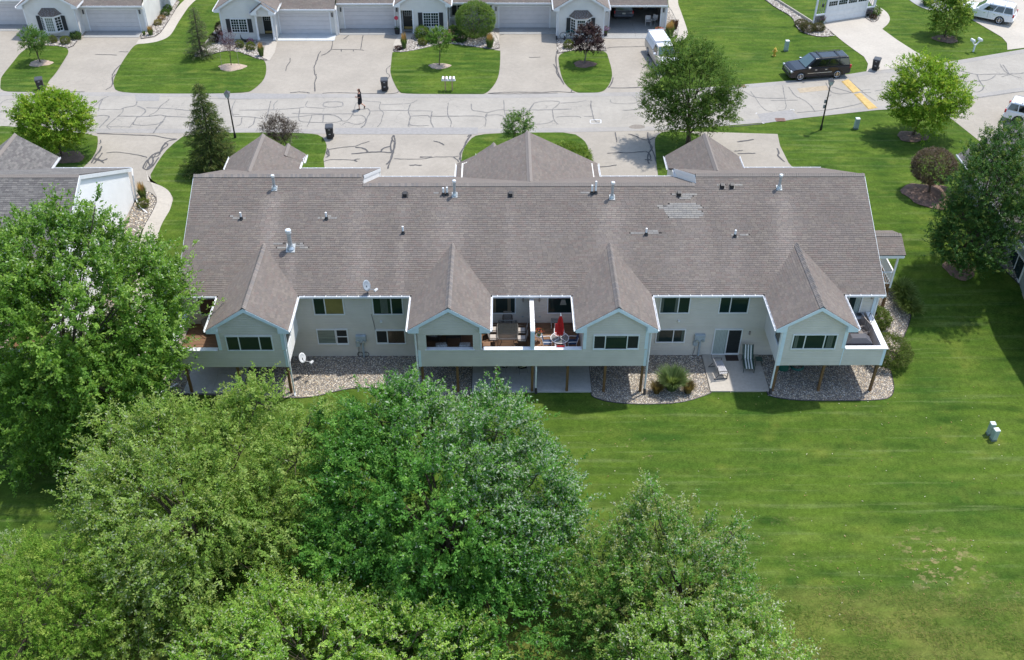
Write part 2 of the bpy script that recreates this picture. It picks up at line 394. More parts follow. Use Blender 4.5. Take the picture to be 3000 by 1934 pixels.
island(px(*Q1((105, 770), (0, 890)), *Z1((1060, 560), (1000, 680), (990, 740), (1020, 812), (1380, 822), (2150, 820), (2230, 780), (2330, 680)), *Q1((2380, 560), (2369, 1050))[1:], *Q1((2200, 1025), (2000, 945), (1850, 895), (1700, 890), (1550, 915), (1400, 960), (1250, 1005), (1130, 990), (1120, 930), (1400, 640), (1560, 400)))+W((-26, 112), (-33, 112))+px(*Q1((1110, 0), (1000, 150), (860, 360), (740, 580), (660, 660), (500, 725), (300, 760))), 'lawn with a young spruce between the far houses')
island(px(*Z2((1640, 460), (1630, 560), (1620, 650), (1690, 800), (1740, 825), (2389, 825)), *Z3((370, 825), (450, 740), (490, 640), (497, 445)), *Q2((2010, 960), (1600, 900), (1200, 840), (1040, 835), (800, 860), (500, 935), (200, 990), (10, 985))), 'lawn patch with the white mailbox row')
island(px(*Q3((905, 610), (1100, 570), (1300, 575), (1450, 580), (1480, 680), (1510, 780), (1518, 880), (1470, 985), (1400, 1047), (1200, 1052), (1100, 1047), (1000, 970), (950, 890), (915, 740))), 'lawn patch under the purple plum tree')
island(px(*Z1((850, 1165), (860, 1250), (840, 1340), (770, 1437)))+W((-34.5, 61), (-48, 61), (-46, 76.5)), 'lawn patch under the yellow-green maple at left')
N1 = px((549, 391), (495, 432), (467, 467), (432, 529))+[GT(487, 552)[:2], GT(506, 576)[:2], GT(508, 591)[:2], GT(483, 638)[:2], GT(460, 693)[:2]]+W((-23.6, 49.4), (-19.6, 49.4), (-19.6, 64.2), (-12.6, 64.5))+px((945, 477), (957, 438), (957, 422), (941, 397), (900, 391), (767, 389))
island(N1, 'lawn patch with the tall dark spruce', 1)
island(px((1352, 472), (1355, 442), (1377, 408.6), (1400, 395), (1481, 390.5), (1568, 389), (1678, 389.5), (1712, 412), (1723, 432), (1725, 469), (1732, 492))+W((7, 64.5), (-3.5, 64.5)), 'lawn patch in front of the middle gable', 1)
island(px((1918, 425), (1919.6, 402), (1943, 385), (2000, 386), (2055, 396), (2060, 420))+W((17, 66), (11.8, 64.3))+px((1925, 502), (1920, 444)), 'lawn patch under the big street tree', 1)
# pale concrete: aprons, walks, pads, patios
def slab(poly, z0, th, mat, name='concrete_slab', lab=None, parent=None):
    o = MB().prism([(p[0], p[1], z0) for p in poly], (0, 0, th)).build(name, mat, parent, kind='structure' if parent is None else None)
    if lab: o['label'] = lab
    return o
def rslabs(name, x0, x1, y0, y1, z, th, mat, nx, ny, lab):      # slabs with recessed joints
    root = bpy.data.objects.new(name, None); COL.objects.link(root); root.location = ((x0+x1)/2, (y0+y1)/2, z); tag(root, lab, kind='structure')
    for i in range(nx):
        for j in range(ny):
            xa, xb = x0+(x1-x0)*i/nx+.008, x0+(x1-x0)*(i+1)/nx-.008; ya, yb = y0+(y1-y0)*j/ny+.008, y0+(y1-y0)*(j+1)/ny-.008
            MB().box(xa, xb, ya, yb, z, z+th).build('slab', mat, root, True)
    return root
rslabs('apron', -21.7, -16.2, 93.4, 95.1, .0, .05, CONCN, 2, 1, 'bright new concrete apron before the second garage door')
rslabs('apron', -15.9, -10.2, 94.85, 96.4, .0, .045, CONCB, 2, 1, 'grey concrete apron before the third garage door')
rslabs('apron', -.34, 5.25, 95.03, 96.6, .0, .045, CONCB, 2, 1, 'grey concrete apron beside the bay window gable')
rslabs('apron', 9.8, 16.1, 93.95, 101.9, .0, .045, CONCB, 2, 2, 'grey concrete floor of the open garage')
rslabs('apron', -40.6, -35.2, 94.25, 95.9, .0, .045, CONCB, 2, 1, 'tan concrete apron at the upper left garage')
rslabs('apron', -53, -46.6, 95.85, 97.5, .0, .045, CONCB, 2, 1, 'tan concrete apron at the leftmost garage')
def ribbon(c, wd):          # strip polygon along a centre line
    c = [np.array(p[:2], float) for p in c]; a = []; b = []
    for i, p in enumerate(c):
        d = c[min(i+1, len(c)-1)]-c[max(i-1, 0)]; d /= np.linalg.norm(d)+1e-9; nn = np.array([-d[1], d[0]]); a.append(p+nn*wd/2); b.append(p-nn*wd/2)
    return a+b[::-1]
def walk(name, left, right, mat, lab, nseg, off=.036):
    """side walk between two edge lines, cut into slabs with open joints"""
    def res(l, k):
        l = chaikin(l, 2, False); d = np.r_[0, np.cumsum([np.linalg.norm(l[i+1]-l[i]) for i in range(len(l)-1)])]
        s = np.linspace(0, d[-1], k); return [np.array([np.interp(x, d, [q[j] for q in l]) for j in (0, 1)]) for x in s]
    K = 6*nseg+1; A = res(left, K); B = res(right, K)
    root = bpy.data.objects.new(name, None); COL.objects.link(root); c = A[K//2]; root.location = (c[0], c[1], gz(c[1])); tag(root, lab, kind='structure')
    for i in range(nseg):
        a = [A[6*i+j]+(0.) for j in range(7)]; b = [B[6*i+j] for j in range(7)]
        a[0] = a[0]+(a[1]-a[0])*.02; b[0] = b[0]+(b[1]-b[0])*.02
        m = MB(); v = []
        for p, q in zip(a, b): v += [(p[0], p[1], gz(p[1])+off), (q[0], q[1], gz(q[1])+off), (p[0], p[1], gz(p[1])-.05), (q[0], q[1], gz(q[1])-.05)]
        f = [(0, 1, 3, 2), (24, 26, 27, 25)]
        for j in range(6): o = 4*j; f += [(o, o+4, o+5, o+1), (o, o+2, o+6, o+4), (o+1, o+5, o+7, o+3)]
        m.add(v, f).build('slab', mat, root, True)
walk('footpath', px(*Q1((160, 690), (300, 678), (440, 660), (540, 580), (690, 360), (870, 50)))+W((-31.5, 112)), px(*Q1((105, 770), (300, 760), (500, 725), (660, 660), (740, 580), (860, 360), (1110, 0)))+W((-29.6, 112)), CONC, 'tan footpath running back between the far houses', 9)
walk('footpath', [GT(428, 500)[:2], GT(450, 560)[:2], GT(464, 584)[:2], GT(445, 625)[:2], GT(428, 654)[:2], GT(412, 700)[:2]]+W((-24.2, 48.8)), [GT(432, 531)[:2], GT(490, 552)[:2], GT(507, 580)[:2], GT(500, 615)[:2], GT(483, 640)[:2], GT(460, 693)[:2]]+W((-22.6, 48.8)), CONC, 'curved tan footpath beside the white end wall', 8)
walk('footpath', px(*Z3((1985, 385), (2040, 340), (2050, 290), (2000, 190), (1975, 100), (1960, 0)))+W((18, 108)), px(*Z3((1985, 388), (2060, 375), (2140, 315), (2130, 260), (2085, 130), (2035, 0)))+W((19.6, 108)), CONC, 'tan footpath at the right end of the far row', 6)
sheet('driveway', px((2538, 211), (2543, 188), (2531, 167), (2501, 146), (2470, 123), (2447, 104), *Q4((860, 390), (800, 340), (835, 312), (1380, 228), (1450, 285), (1645, 410), (1850, 560), (2100, 720), (2250, 800)), (2740, 176), (2757, 183), (2686, 195)), .034, CONC, label='bright concrete driveway of the slate grey house')
sheet('driveway', px((2951, 147), (2950, 127), (2935, 110), (2910, 95), (2876, 75), (2841, 55), (2790, 5))+W((44, 112), (70, 112), (70, 97)), .034, CONC, label='bright concrete driveway under the white car at top right')
walk('footpath', px(*Q4((1450, 285), (1500, 320), (1600, 290), (1610, 200), (1560, 120), (1500, 80)))+W((38.5, 106)), px(*Q4((1645, 410), (1740, 330), (1760, 250), (1700, 160), (1600, 100), (1545, 70)))+W((39.8, 106)), CONC, 'curving tan footpath by the slate grey garage', 6)
sheet('footpath', chaikin(px((2655, -6), (2680, 13), (2709, 27), (2734, 33), (2790, 40), (2790, -6)), 1), .034, CONCB, label='grey path at the top edge beyond the right tree')
sheet('footpath', px((764, 176), *Q1((2369, 760), (2230, 720)), (800, 120), (812, 125), (805, 155), (790, 178)), .036, CONC, label='tan path at the first porch')
sheet('footpath', px(*Q2((10, 870), (50, 760), (130, 640), (380, 650), (330, 780), (160, 860))), .036, CONC, label='pale path at the second porch')
sheet('footpath', px(*Q2((1740, 590), (1900, 590), (2000, 670), (2000, 800), (1940, 800), (1900, 690))), .055, CONC, label='tan path at the railed porch')
rslabs('patio', -19.45, -15.9, 45.6, 49.1, ZB-.02, .10, CONCP, 2, 2, 'shaded grey patio under the left deck')
rslabs('patio', -1.93, 5.35, 45.6, 49.1, ZB-.02, .10, CONCP, 2, 2, 'shaded grey patio under the middle decks')
rslabs('patio', 12.6, 16.2, 45.6, 49.1, ZB-.02, .10, CONC, 1, 1, 'sunlit concrete patio with garden seats')
# gravel beds
PAL1 = 1.1*np.array([(.44, .37, .27), (.30, .26, .21), (.20, .19, .18), (.54, .49, .40), (.10, .095, .09), (.38, .28, .17), (.60, .56, .49), (.15, .14, .13)])
PAL2 = .85*np.array([(.50, .47, .42), (.42, .38, .33), (.60, .57, .52), (.30, .28, .26), (.36, .32, .29)])
OCT = np.array([(1, 0, -.3), (0, 1, -.3), (-1, 0, -.3), (0, -1, -.3), (.1, .1, 1)])
OCF = np.array([(0, 1, 4), (1, 2, 4), (2, 3, 4), (3, 0, 4)])
def stones(name, poly, dens, size, pal, off, label, excl=(), base=BEDM):
    P = np.array([p[:2] for p in poly]); x0, y0 = P.min(0); x1, y1 = P.max(0)
    bed = sheet(name+'_bed', poly, off, base, label=label+', the soil under it')
    ep = [q[:2] for q in poly]; MB().tube([(q[0], q[1], gz(q[1])+off+.015) for q in ep+ep[:1]], .028, 4).build('bed_edging', BLACKP, bed)
    n = int((x1-x0)*(y1-y0)*dens); x = RNG.uniform(x0, x1, n); y = RNG.uniform(y0, y1, n)
    k = inpoly(x, y, poly)
    for e in excl: k &= ~((x > e[0]) & (x < e[1]) & (y > e[2]) & (y < e[3]))
    x, y = x[k], y[k]; n = len(x)
    r = size*RNG.uniform(.6, 1.45, n); a = RNG.uniform(0, 2*PI, n); fl = RNG.uniform(.45, .8, (n, 1))
    V = OCT[None]*np.stack([r, r*RNG.uniform(.55, 1, n), r*.75], 1)[:, None]
    V = V*np.array([1, 1, 1])+RNG.normal(0, size*.08, V.shape)
    ca, sa = np.cos(a)[:, None], np.sin(a)[:, None]
    X = V[..., 0]*ca-V[..., 1]*sa; Y = V[..., 0]*sa+V[..., 1]*ca
    z = np.array([gz(q) for q in y])+off+r*.25
    V = np.stack([X+x[:, None], Y+y[:, None], V[..., 2]*fl*1.2+z[:, None]], 2).reshape(-1, 3)
    F = (OCF[None]+5*np.arange(n)[:, None, None]).reshape(-1, 3)
    c = pal[RNG.integers(0, len(pal), n)]*RNG.uniform(.75, 1.2, (n, 1))
    o = mesh_np(name, V, F, STONE, col=np.repeat(c, 5, 0), kind='stuff'); tag(o, label, 'gravel')
PATS = [(-19.5, -15.85, 45.5, 49.2), (-1.98, 5.4, 45.5, 49.2), (12.55, 16.25, 45.5, 49.2)]
gl = lambda *p: [G(a, b, ZB)[:2] for a, b in p]
D_ = 1.2557
stones('gravel', chaikin(gl(*[(a*D_, b*D_) for a, b in ((378, 885), (386, 905), (405, 921), (470, 922), (560, 926), (690, 930), (740, 925), (780, 914), (830, 905), (880, 906), (920, 916), (990, 936), (1040, 938), (1075, 928), (1101, 921))])+W((-1.8, 45.6), (-1.8, 50.6), (-21.3, 50.6)), 1), 380, .034, PAL1, .01, 'mixed river gravel behind the left half of the townhouses', PATS)
stones('gravel', chaikin(gl(*zz((1150, 650), 2.701, (1565, 1368), (1600, 1395), (1700, 1425), (1830, 1440), (2000, 1445), (2160, 1440)), *zz((1850, 650), 2.701, (300, 1440), (450, 1420), (620, 1362)))+W((12.75, 45.7), (12.75, 50.8), (5.2, 50.8)), 1), 380, .034, PAL1, .01, 'mixed river gravel bed around the big ornamental grass', PATS)
stones('gravel', chaikin(gl(*zz((1850, 650), 2.701, (1060, 1368), (1150, 1395), (1280, 1412), (1450, 1418), (1700, 1418), (1950, 1412), (2050, 1395), (2080, 1330), (2065, 1230), (2040, 1150), (2050, 1100), (2100, 1020)))+W((23.9, 47.6), (25.3, 49.4))+[GT(*p)[:2] for p in zz((1850, 650), 2.701, (2150, 920), (2200, 800), (2220, 700), (2120, 560), (2020, 500))]+W((22.6, 54.5), (22.6, 50.6), (16., 50.6)), 1), 380, .034, PAL1, .012, 'pale river gravel wrapping the right corner of the townhouses', PATS)
stones('gravel', chaikin([GT(*p)[:2] for p in ((405, 560), (440, 563), (463, 585), (445, 625), (428, 654), (410, 690))]+W((-25.5, 50), (-26.8, 50), (-26.8, 62.5)), 1), 150, .05, PAL1, .02, 'gravel strip along the white end wall')
stones('gravel', chaikin(px(*Q0((650, 640), (640, 790), (820, 805), (1000, 800), (1230, 858), (1400, 640))), 1), 70, .075, PAL2, .035, 'pale rock bed under the upper left bay window')
stones('gravel', px(*Q1((330, 540), (600, 150), (720, 140), (830, 0), (870, 40), (690, 350), (540, 570), (430, 640), (200, 680), (190, 610))), 70, .075, PAL2, .035, 'pale rock strip beside the far footpath')
stones('gravel', chaikin(px(*Q1((1560, 540), (1400, 720), (1120, 930), (1130, 990), (1250, 1005), (1400, 960), (1550, 915), (1700, 890), (1850, 895), (2000, 945), (2200, 1025), (2369, 1055)), (784, 176), (768, 172), (757, 150), *Q1((2230, 700), (1650, 690))), 1), 70, .075, PAL2, .04, 'pale rock bed before the first gable')
stones('gravel', chaikin(px(*Q2((10, 985), (200, 990), (500, 935), (800, 860), (1040, 835), (1200, 840), (1600, 900), (2010, 950), (2000, 800), (1890, 560), (1050, 560), (1040, 645), (400, 660), (330, 780), (160, 870), (20, 890))), 1), 70, .075, PAL2, .04, 'pale rock bed under the clipped globe shrub')
stones('gravel', chaikin(px(*Q3((890, 440), (900, 608), (1100, 570), (1300, 575), (1448, 580), (1415, 440))), 0), 70, .075, PAL2, .04, 'pale rock bed below the right bay window')
stones('gravel', chaikin(px(*Q3((2120, 300), (2080, 360), (2085, 430), (2200, 430), (2260, 390), (2260, 280), (2170, 90), (2140, 90))), 1), 70, .075, PAL2, .03, 'rock bed at the right end of the far row')
stones('gravel', chaikin(px(*Q4((-60, -40), (60, 40), (150, 110), (300, 190), (400, 260), (430, 360), (480, 430), (600, 490), (780, 522), (900, 515), (990, 500), (800, 345), (680, 345), (0, -130))), 1), 60, .08, PAL2, .03, 'rock bed along the slate grey house')
stones('gravel', chaikin(px(*Q4((1380, 232), (1450, 285), (1520, 325), (1600, 280), (1600, 200), (1540, 120), (1500, 110))), 1), 60, .08, PAL2, .03, 'small rock bed right of the slate grey garage')
stones('gravel', [GT(*p)[:2] for p in ((2860, 745), (2890, 745), (2935, 785), (3000, 850))]+W((37, 50), (35.2, 50), (35.1, 60), (34.2, 60)), 120, .06, PAL1, .03, 'gravel strip along the grey-green house')
# mulch rings
def mulch(c, rx, ry, mat, lab):
    a = np.linspace(0, 2*PI, 26)[:-1]; m = MB(); n = 25; v = [(c[0], c[1], gz(c[1])+.12)]
    for k, (f, h) in enumerate(((.55, .10), (.85, .07), (1., .0))):
        for t in a:
            j = 1+.10*math.sin(3*t+c[0])+.05*math.sin(7*t); v.append((c[0]+rx*f*j*math.cos(t), c[1]+ry*f*j*math.sin(t), gz(c[1]+ry*f*math.sin(t))+h+.034+random.uniform(0, .02)))
    f = [(0, 1+i, 1+(i+1) % n) for i in range(n)]
    for k in range(2): f += [(1+k*n+i, 1+(k+1)*n+i, 1+(k+1)*n+(i+1) % n, 1+k*n+(i+1) % n) for i in range(n)]
    m.add(v, f); tag(m.build('mulch_ring', mat), lab, kind='structure')
# ------------------------------------------------------------------ building kit
NPART = {}
def part_ok(root, name, lim=300):
    k = (root.name, name); NPART[k] = NPART.get(k, 0)+1; return NPART[k] <= lim
REST = {}
def siding(root, A, B, z0, iv, zt, openings=(), mat=SIDING, ex=.127, join=False, wall_th=.14, boards=True):
    """Clapboard wall from A to B (outward normal on the right of A->B); iv(z)->(s0,s1); openings (s0,s1,z0,z1)."""
    A = np.array(A, float); B = np.array(B, float); L = np.linalg.norm(B-A); u = (B-A)/L; nrm = np.array([u[1], -u[0]])
    core = MB(); rest = MB()
    P = lambda s, z, d: (A[0]+u[0]*s+nrm[0]*d, A[1]+u[1]*s+nrm[1]*d, z)
    z = z0
    while z < zt-1e-3:
        z1 = min(z+ex, zt); a0, b0 = iv(z+1e-4); a1, b1 = iv(z1-1e-4)
        cuts = sorted([(o[0], o[1]) for o in openings if o[2] < (z+z1)/2 < o[3]])
        segs = []; s = min(a0, a1) if False else a0; cur = (a0, a1)
        for c0, c1 in cuts:
            segs.append((cur, (c0, c0))); cur = (c1, c1)
        segs.append((cur, (b0, b1)))
        for (sa0, sa1), (sb0, sb1) in segs:
            if sb0-sa0 < .03 or sb1 < sa1: continue
            q = [P(sa0, z, .004), P(sb0, z, .004), P(sb1, z1, .004), P(sa1, z1, .004)]
            core.prism(q, (-nrm[0]*wall_th, -nrm[1]*wall_th, 0))
            if boards:
                zm = z+(z1-z)*.62; k_ = .62
                am, bm_ = sa0+(sa1-sa0)*k_, sb0+(sb1-sb0)*k_
                v = [P(sa0, z, .006), P(sb0, z, .006), P(sb1, z1, .006), P(sa1, z1, .006), P(sa0, z, .034), P(sb0, z, .034), P(bm_, zm, .034), P(am, zm, .034), P(sb1, z1+.001, .007), P(sa1, z1+.001, .007)]
                f = [(0, 1, 5, 4), (4, 5, 6, 7), (7, 6, 8, 9), (1, 2, 8, 6, 5), (3, 0, 4, 7, 9)]
                if not join and part_ok(root, 'siding_board'): MB().add(v, f).build('siding_board', mat, root, True)
                else: rest.add(v, f)
        z = z1
    core.build('wall', mat, root, True)
    if rest.v: rest.build('siding_boards', mat, root, True, kind='stuff')
def rect(L): return lambda z: (0., L)
def gableiv(L, ze, zr):
    return lambda z: (0., L) if z <= ze else (L/2*min(1, (z-ze)/(zr-ze)), L-L/2*min(1, (z-ze)/(zr-ze)))
SHC = np.array([(.172, .150, .134), (.158, .139, .129), (.184, .163, .147), (.150, .134, .127), (.172, .139, .127), (.196, .174, .153), (.156, .143, .135), (.178, .155, .144)])
SHC = (SHC.mean(0)+(SHC-SHC.mean(0))*.62)*np.array([.96, .94, .915])
SHD = np.array([(.155, .148, .141), (.135, .128, .124), (.175, .165, .155), (.12, .113, .11)])
STREAK = []
def wear(p):
    f = 1.
    for x0, yt, wd, amt in STREAK:
        if p[1] < yt: f += 1.45*amt*math.exp(-((p[0]-x0)/wd)**2)*min(1, (yt-p[1])*1.5)
    return f
def shingles(root, O, u, w, poly, pal=SHC, e=.14, tw=.30, name='shingle_field', wearf=None, deck=True, fasc=True, skip=None):
    O, u, w = (np.array(q, float) for q in (O, u, w)); u /= np.linalg.norm(u); w /= np.linalg.norm(w); n = np.cross(u, w)
    if n[2] < 0: n = -n
    poly = [np.array(p, float) for p in poly]; ts = [p[1] for p in poly]; T = max(ts); t = min(ts)
    def inter(t):
        xs = []
        for i in range(len(poly)):
            a, b = poly[i], poly[(i+1) % len(poly)]
            if (a[1] <= t) != (b[1] <= t): xs.append(a[0]+(b[0]-a[0])*(t-a[1])/(b[1]-a[1]))
        return (min(xs), max(xs)) if len(xs) > 1 else None
    V = []; C = []; k = 0
    lift = .012
    while t < T-1e-3:
        t1 = min(t+e, T); i0 = inter(t+1e-4); i1 = inter(t1-1e-4)
        if i0 and i1:
            lo = min(i0[0], i1[0]); hi = max(i0[1], i1[1]); s = lo-(tw*((k*.37+random.random()*.1) % 1))
            cut = lambda x, iv: min(max(x, iv[0]), iv[1])
            while s < hi:
                wd = tw*random.uniform(.75, 1.25); a, b = s, s+wd; s = b
                p = O+u*(a+wd/2)+w*(t+e/2)
                if skip and skip(p): continue
                h = random.uniform(.011, .018); dt = random.uniform(-.003, .003)
                a0, b0, a1, b1 = cut(a+.004, i0), cut(b-.004, i0), cut(a+.004, i1), cut(b-.004, i1)
                if b0-a0 < .005 and b1-a1 < .005: continue
                q = [O+u*a0+w*(t+dt), O+u*b0+w*(t+dt), O+u*b1+w*(t1+.01), O+u*a1+w*(t1+.01)]
                c = pal[random.randrange(len(pal))]*random.uniform(.94, 1.06)*(wearf(p) if wearf else 1)
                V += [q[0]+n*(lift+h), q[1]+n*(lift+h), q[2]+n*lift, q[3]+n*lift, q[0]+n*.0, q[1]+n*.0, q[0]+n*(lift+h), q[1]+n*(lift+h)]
                C += [c]*4+[c*.55]*4  # cut edges coloured darker to paint in the shadow line of each course
        t += e; k += 1
    N = len(V)//8
    F = np.array([(0, 1, 2, 3), (4, 5, 7, 6)])[None]+8*np.arange(N)[:, None, None]
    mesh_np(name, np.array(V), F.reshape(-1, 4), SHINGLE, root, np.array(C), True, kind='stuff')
    if deck:
        MB().prism([O+u*p[0]+w*p[1]-n*.002 for p in poly], -n*.13).build('roof_deck', FELT, root, True)
def ridgecaps(root, p, q, dirs, wd=.20, e=.14, pal=SHC, lim=300, join=False):
    """bent cap shingles along a ridge; dirs: the two down-slope unit vectors"""
    p, q = np.array(p, float), np.array(q, float); L = np.linalg.norm(q-p); d = (q-p)/L; rest = MB()
    d1, d2 = (np.array(x, float)/np.linalg.norm(x) for x in dirs); up = -(d1+d2); up /= np.linalg.norm(up)
    k = int(L/e)
    for i in range(k):
        a = p+d*(i*e); b = p+d*((i+1)*e+.03)
        h0, h1 = .085+random.uniform(0, .015), .05
        def sec(c, h): return [c+d1*wd+up*(h*.35+.03), c+up*(h+.02), c+d2*wd+up*(h*.35+.03)]
        A, Bq = sec(a, h0), sec(b, h1); lo = [x-up*.05 for x in A]
        v = A+Bq+lo; f = [(0, 1, 4, 3), (1, 2, 5, 4), (6, 7, 1, 0), (7, 8, 2, 1), (0, 3, 6), (2, 8, 5)]
        m = CAPM[random.randrange(3)]
        if not join and part_ok(root, 'ridge_shingle', lim): MB().add(v, f).build('ridge_shingle', m, root, True)
        else: rest.add(v, f)
    if rest.v: rest.build('ridge_shingles', CAPM[0], root, True, kind='stuff')
CAPM = [M('ridge_cap_%s' % n, c, .9, .12, 20, spec=.2) for n, c in (('brown', (.215, .19, .172)), ('grey', (.19, .175, .168)), ('tan', (.245, .215, .195)))]
def gutter(root, p, q, out, mat=WHITE):
    """eave trough: back, floor and lip; straps across the top"""
    p, q, out = (np.array(x, float) for x in (p, q, out)); d = (q-p)/np.linalg.norm(q-p); g = MB()
    for o0, o1, z0, z1 in ((0, .012, -.11, .0), (.012, .10, -.11, -.10), (.10, .125, -.11, .01)):
        v = [(x+out*o+np.array([0, 0, z])) for z in (z0, z1) for x, o in ((p, o0), (q, o0), (q, o1), (p, o1))]; g.add(v, BOXF)
    o = g.build('gutter', mat, root, True)
    L = np.linalg.norm(q-p)
    for i in range(int(L/.65)):
        c = p+d*(.3+i*.65)-np.array(root.location); MB().obox(c+out*.03+np.array([0, 0, .012]), d*.018, out*.10, np.array([0, 0, .006])).build('gutter_strap', mat, o).location = Vector(root.location)
def downspout(root, pts, mat=WHITE, r=.045, boot=False):
    m = MB()
    for a, b in zip(pts[:-1], pts[1:]): m.bar(a, b, r*2, r*1.5)
    o = m.build('downspout', mat, root, True)
    if boot: MB().bar(np.array(pts[-1])+np.array([0, 0, .35]), np.array(pts[-1])+np.array([.02, -.12, -.0]), .14, .12).build('drain_boot', BLACKP, o)
def window(root, A, B, s0, s1, z0, z1, panes=((0, 1, 'glass'),), fr=.07, grid=None, d0=.052, frame=WHITE, name='window'):
    """frame on the wall line A->B, panes given as (fraction, fraction, kind)"""
    A = np.array(A, float); B = np.array(B, float); u = (B-A)/np.linalg.norm(B-A); nn = np.array([u[1], -u[0]])
    P = lambda s, z, d: np.array([A[0]+u[0]*s+nn[0]*d, A[1]+u[1]*s+nn[1]*d, z])
    U = np.array([u[0], u[1], 0]); N3 = np.array([nn[0], nn[1], 0])
    def bx(m, a, b, za, zb, da, db): m.obox((P(a, za, da)+P(b, zb, db))/2, U*(b-a)/2, N3*(db-da)/2, np.array([0, 0, (zb-za)/2]))
    m = MB(); bx(m, s0-fr, s1+fr, z1, z1+fr, 0, d0+.035); bx(m, s0-fr, s1+fr, z0-fr, z0, 0, d0+.045); bx(m, s0-fr, s0, z0, z1, 0, d0+.033); bx(m, s1, s1+fr, z0, z1, 0, d0+.033)
    w_ = s1-s0
    for i, (a, b, k) in enumerate(panes[:-1]): bx(m, s0+w_*b-.03, s0+w_*b+.03, z0, z1, 0, d0+.031)
    o = m.build(name, frame, root, True)
    def sub(mb, nm, mt): mb.build(nm, mt, o)
    for i, (a, b, k) in enumerate(panes):
        pa = s0+w_*a+(.03 if i else 0); pb = s0+w_*b-(.03 if i < len(panes)-1 else 0)
        mt = dict(glass=GLASSM, screen=SCREENM, olive=SHADEO, curtain=CURT, brown=BLINDB, green=BLINDG)[k]
        g = MB(); bx(g, pa, pb, z0, z1, .005, d0); sub(g, 'pane', mt)
        if k in ('screen',): s = MB(); bx(s, pa, pb, z0, z0+.05, d0, d0+.02); bx(s, pa, pb, z1-.03, z1, d0, d0+.02); sub(s, 'sash', frame)
        if k == 'curtain':
            s = MB()
            for j in range(int((pb-pa)/.09)): bx(s, pa+.09*j+.01, pa+.09*j+.05, z0+.02, z1-.02, d0, d0+.006)
            sub(s, 'curtain_fold', M('curtain_light', (.42, .47, .45), .6, .1, coat=.4))
        if grid:
            nx, nz = grid; s = MB()
            for j in range(1, nx): x = pa+(pb-pa)*j/nx; bx(s, x-.013, x+.013, z0, z1, d0, d0+.015)
            for j in range(1, nz): z = z0+(z1-z0)*j/nz; bx(s, pa, pb, z-.013, z+.013, d0, d0+.013)
            sub(s, 'muntin', frame)
    return o
def trim(root, x, y, z0, z1, sx=.1, sy=.1, mat=FASCIA, name='corner_trim'):
    MB().box(x-sx, x+sx, y-sy, y+sy, z0, z1).build(name, mat, root, True)
def gable_front(root, xc, hw, ze, zr, yF, th=.03, mat=FASCIA, wd=.24, ret=.62):
    """rake boards with boxed eave returns in the plane y = yF (facing the viewer)"""
    for s in (-1, 1):
        e = np.array([xc+s*hw, yF, ze]); r = np.array([xc, yF, zr]); d = (r-e)/np.linalg.norm(r-e); n = np.array([-s*d[2]*-1*1.0, 0, 0]); up = np.array([0, 0, 1.])
        MB().prism([e, r, r-up*wd*1.2, e-up*.12+d*.0], (0, th, 0)).build('rake_board', mat, root, True)
        MB().prism([e+np.array([-s*.02, -.004, -.03]), e+d*ret/abs(d[0])+np.array([0, -.004, -.2]), (xc+s*(hw-ret), yF-.004, ze-.16), (xc+s*hw, yF-.004, ze-.16)], (0, .25, 0)).build('eave_return', mat, root, True)
# ------------------------------------------------------------------ the townhouse block
TH = thing('townhouse_block', 'long beige townhouse block with four gabled sunrooms and raised decks, brown shingle roof', 'townhouse', (1.7, 56, 0))
YF, YW = 45.6, 49.15
XL, XR = -19.5, 22.7
SRS = [(-14.72, -16.62, -12.76), (-3.13, -4.98, -1.28), (6.54, 4.67, 8.43), (18.12, 16.28, 20.02)]
# main rear wall, split where the sunrooms meet it
siding(TH, (XL, YW), (XR, YW), ZB, rect(XR-XL), 2.46, [(a-XL, b-XL, -.34, 2.6) for _, a, b in SRS])
siding(TH, (XR, YW), (XR, 64), ZB, gableiv(14.85, 2.5, 6.2), 6.1, boards=False)
siding(TH, (XL, 64), (XL, YW), ZB, gableiv(14.85, 2.5, 6.2), 6.1, boards=False)
for a, b, y in ((XR, 12.2, 63.9), (12.2, -8.87, 62.8), (-8.87, XL, 63.9)):
    siding(TH, (a, y), (b, y), -.3, rect(a-b), 2.45, boards=False)
trim(TH, XR, YW, ZB, 2.45); 
# lower deck fronts (one long band each)
for a, b in ((-19.45, -12.76), (-4.98, 8.43), (16.28, 22.52)):
    siding(TH, (a, YF), (b, YF), -.34, rect(b-a), .90)
    MB().box(a, b, YF+.16, YW, -.33, -.22).build('deck_soffit', WOODP, TH, True)
    trim(TH, b-.04, YF+.045, -.36, .9, .085, .08); trim(TH, a+.04, YF+.045, -.36, .9, .085, .08)
    n = 0; y = YF+.16
    while y < YW-.05:
        MB().box(a+.15, b-.15, y, y+.135, .10, .15+random.uniform(0, .004)).build('deck_board', DECKW, TH, True); y += .146
siding(TH, (22.52, YF), (22.52, YW), -.34, rect(YW-YF), .9, join=True)
siding(TH, (22.36, YW), (22.36, YF), .15, rect(YW-YF), .9, mat=SIDW, join=True, wall_th=.02)
siding(TH, (-19.45, YW), (-19.45, YF), -.34, rect(YW-YF), .9, join=True)
def cap(x0, x1, y0, y1, z0=.90, z1=.965): MB().box(x0, x1, y0, y1, z0, z1).build('rail_cap', WHITE, TH, True, bevel=.012)
cap(-19.56, -16.72, YF-.09, YF+.22); cap(-19.56, -19.28, YF+.22, YW-.1)
cap(-1.2, 4.6, YF-.09, YF+.22); cap(20.1, 22.64, YF-.09, YF+.22); cap(22.30, 22.64, YF+.22, YW-.05)
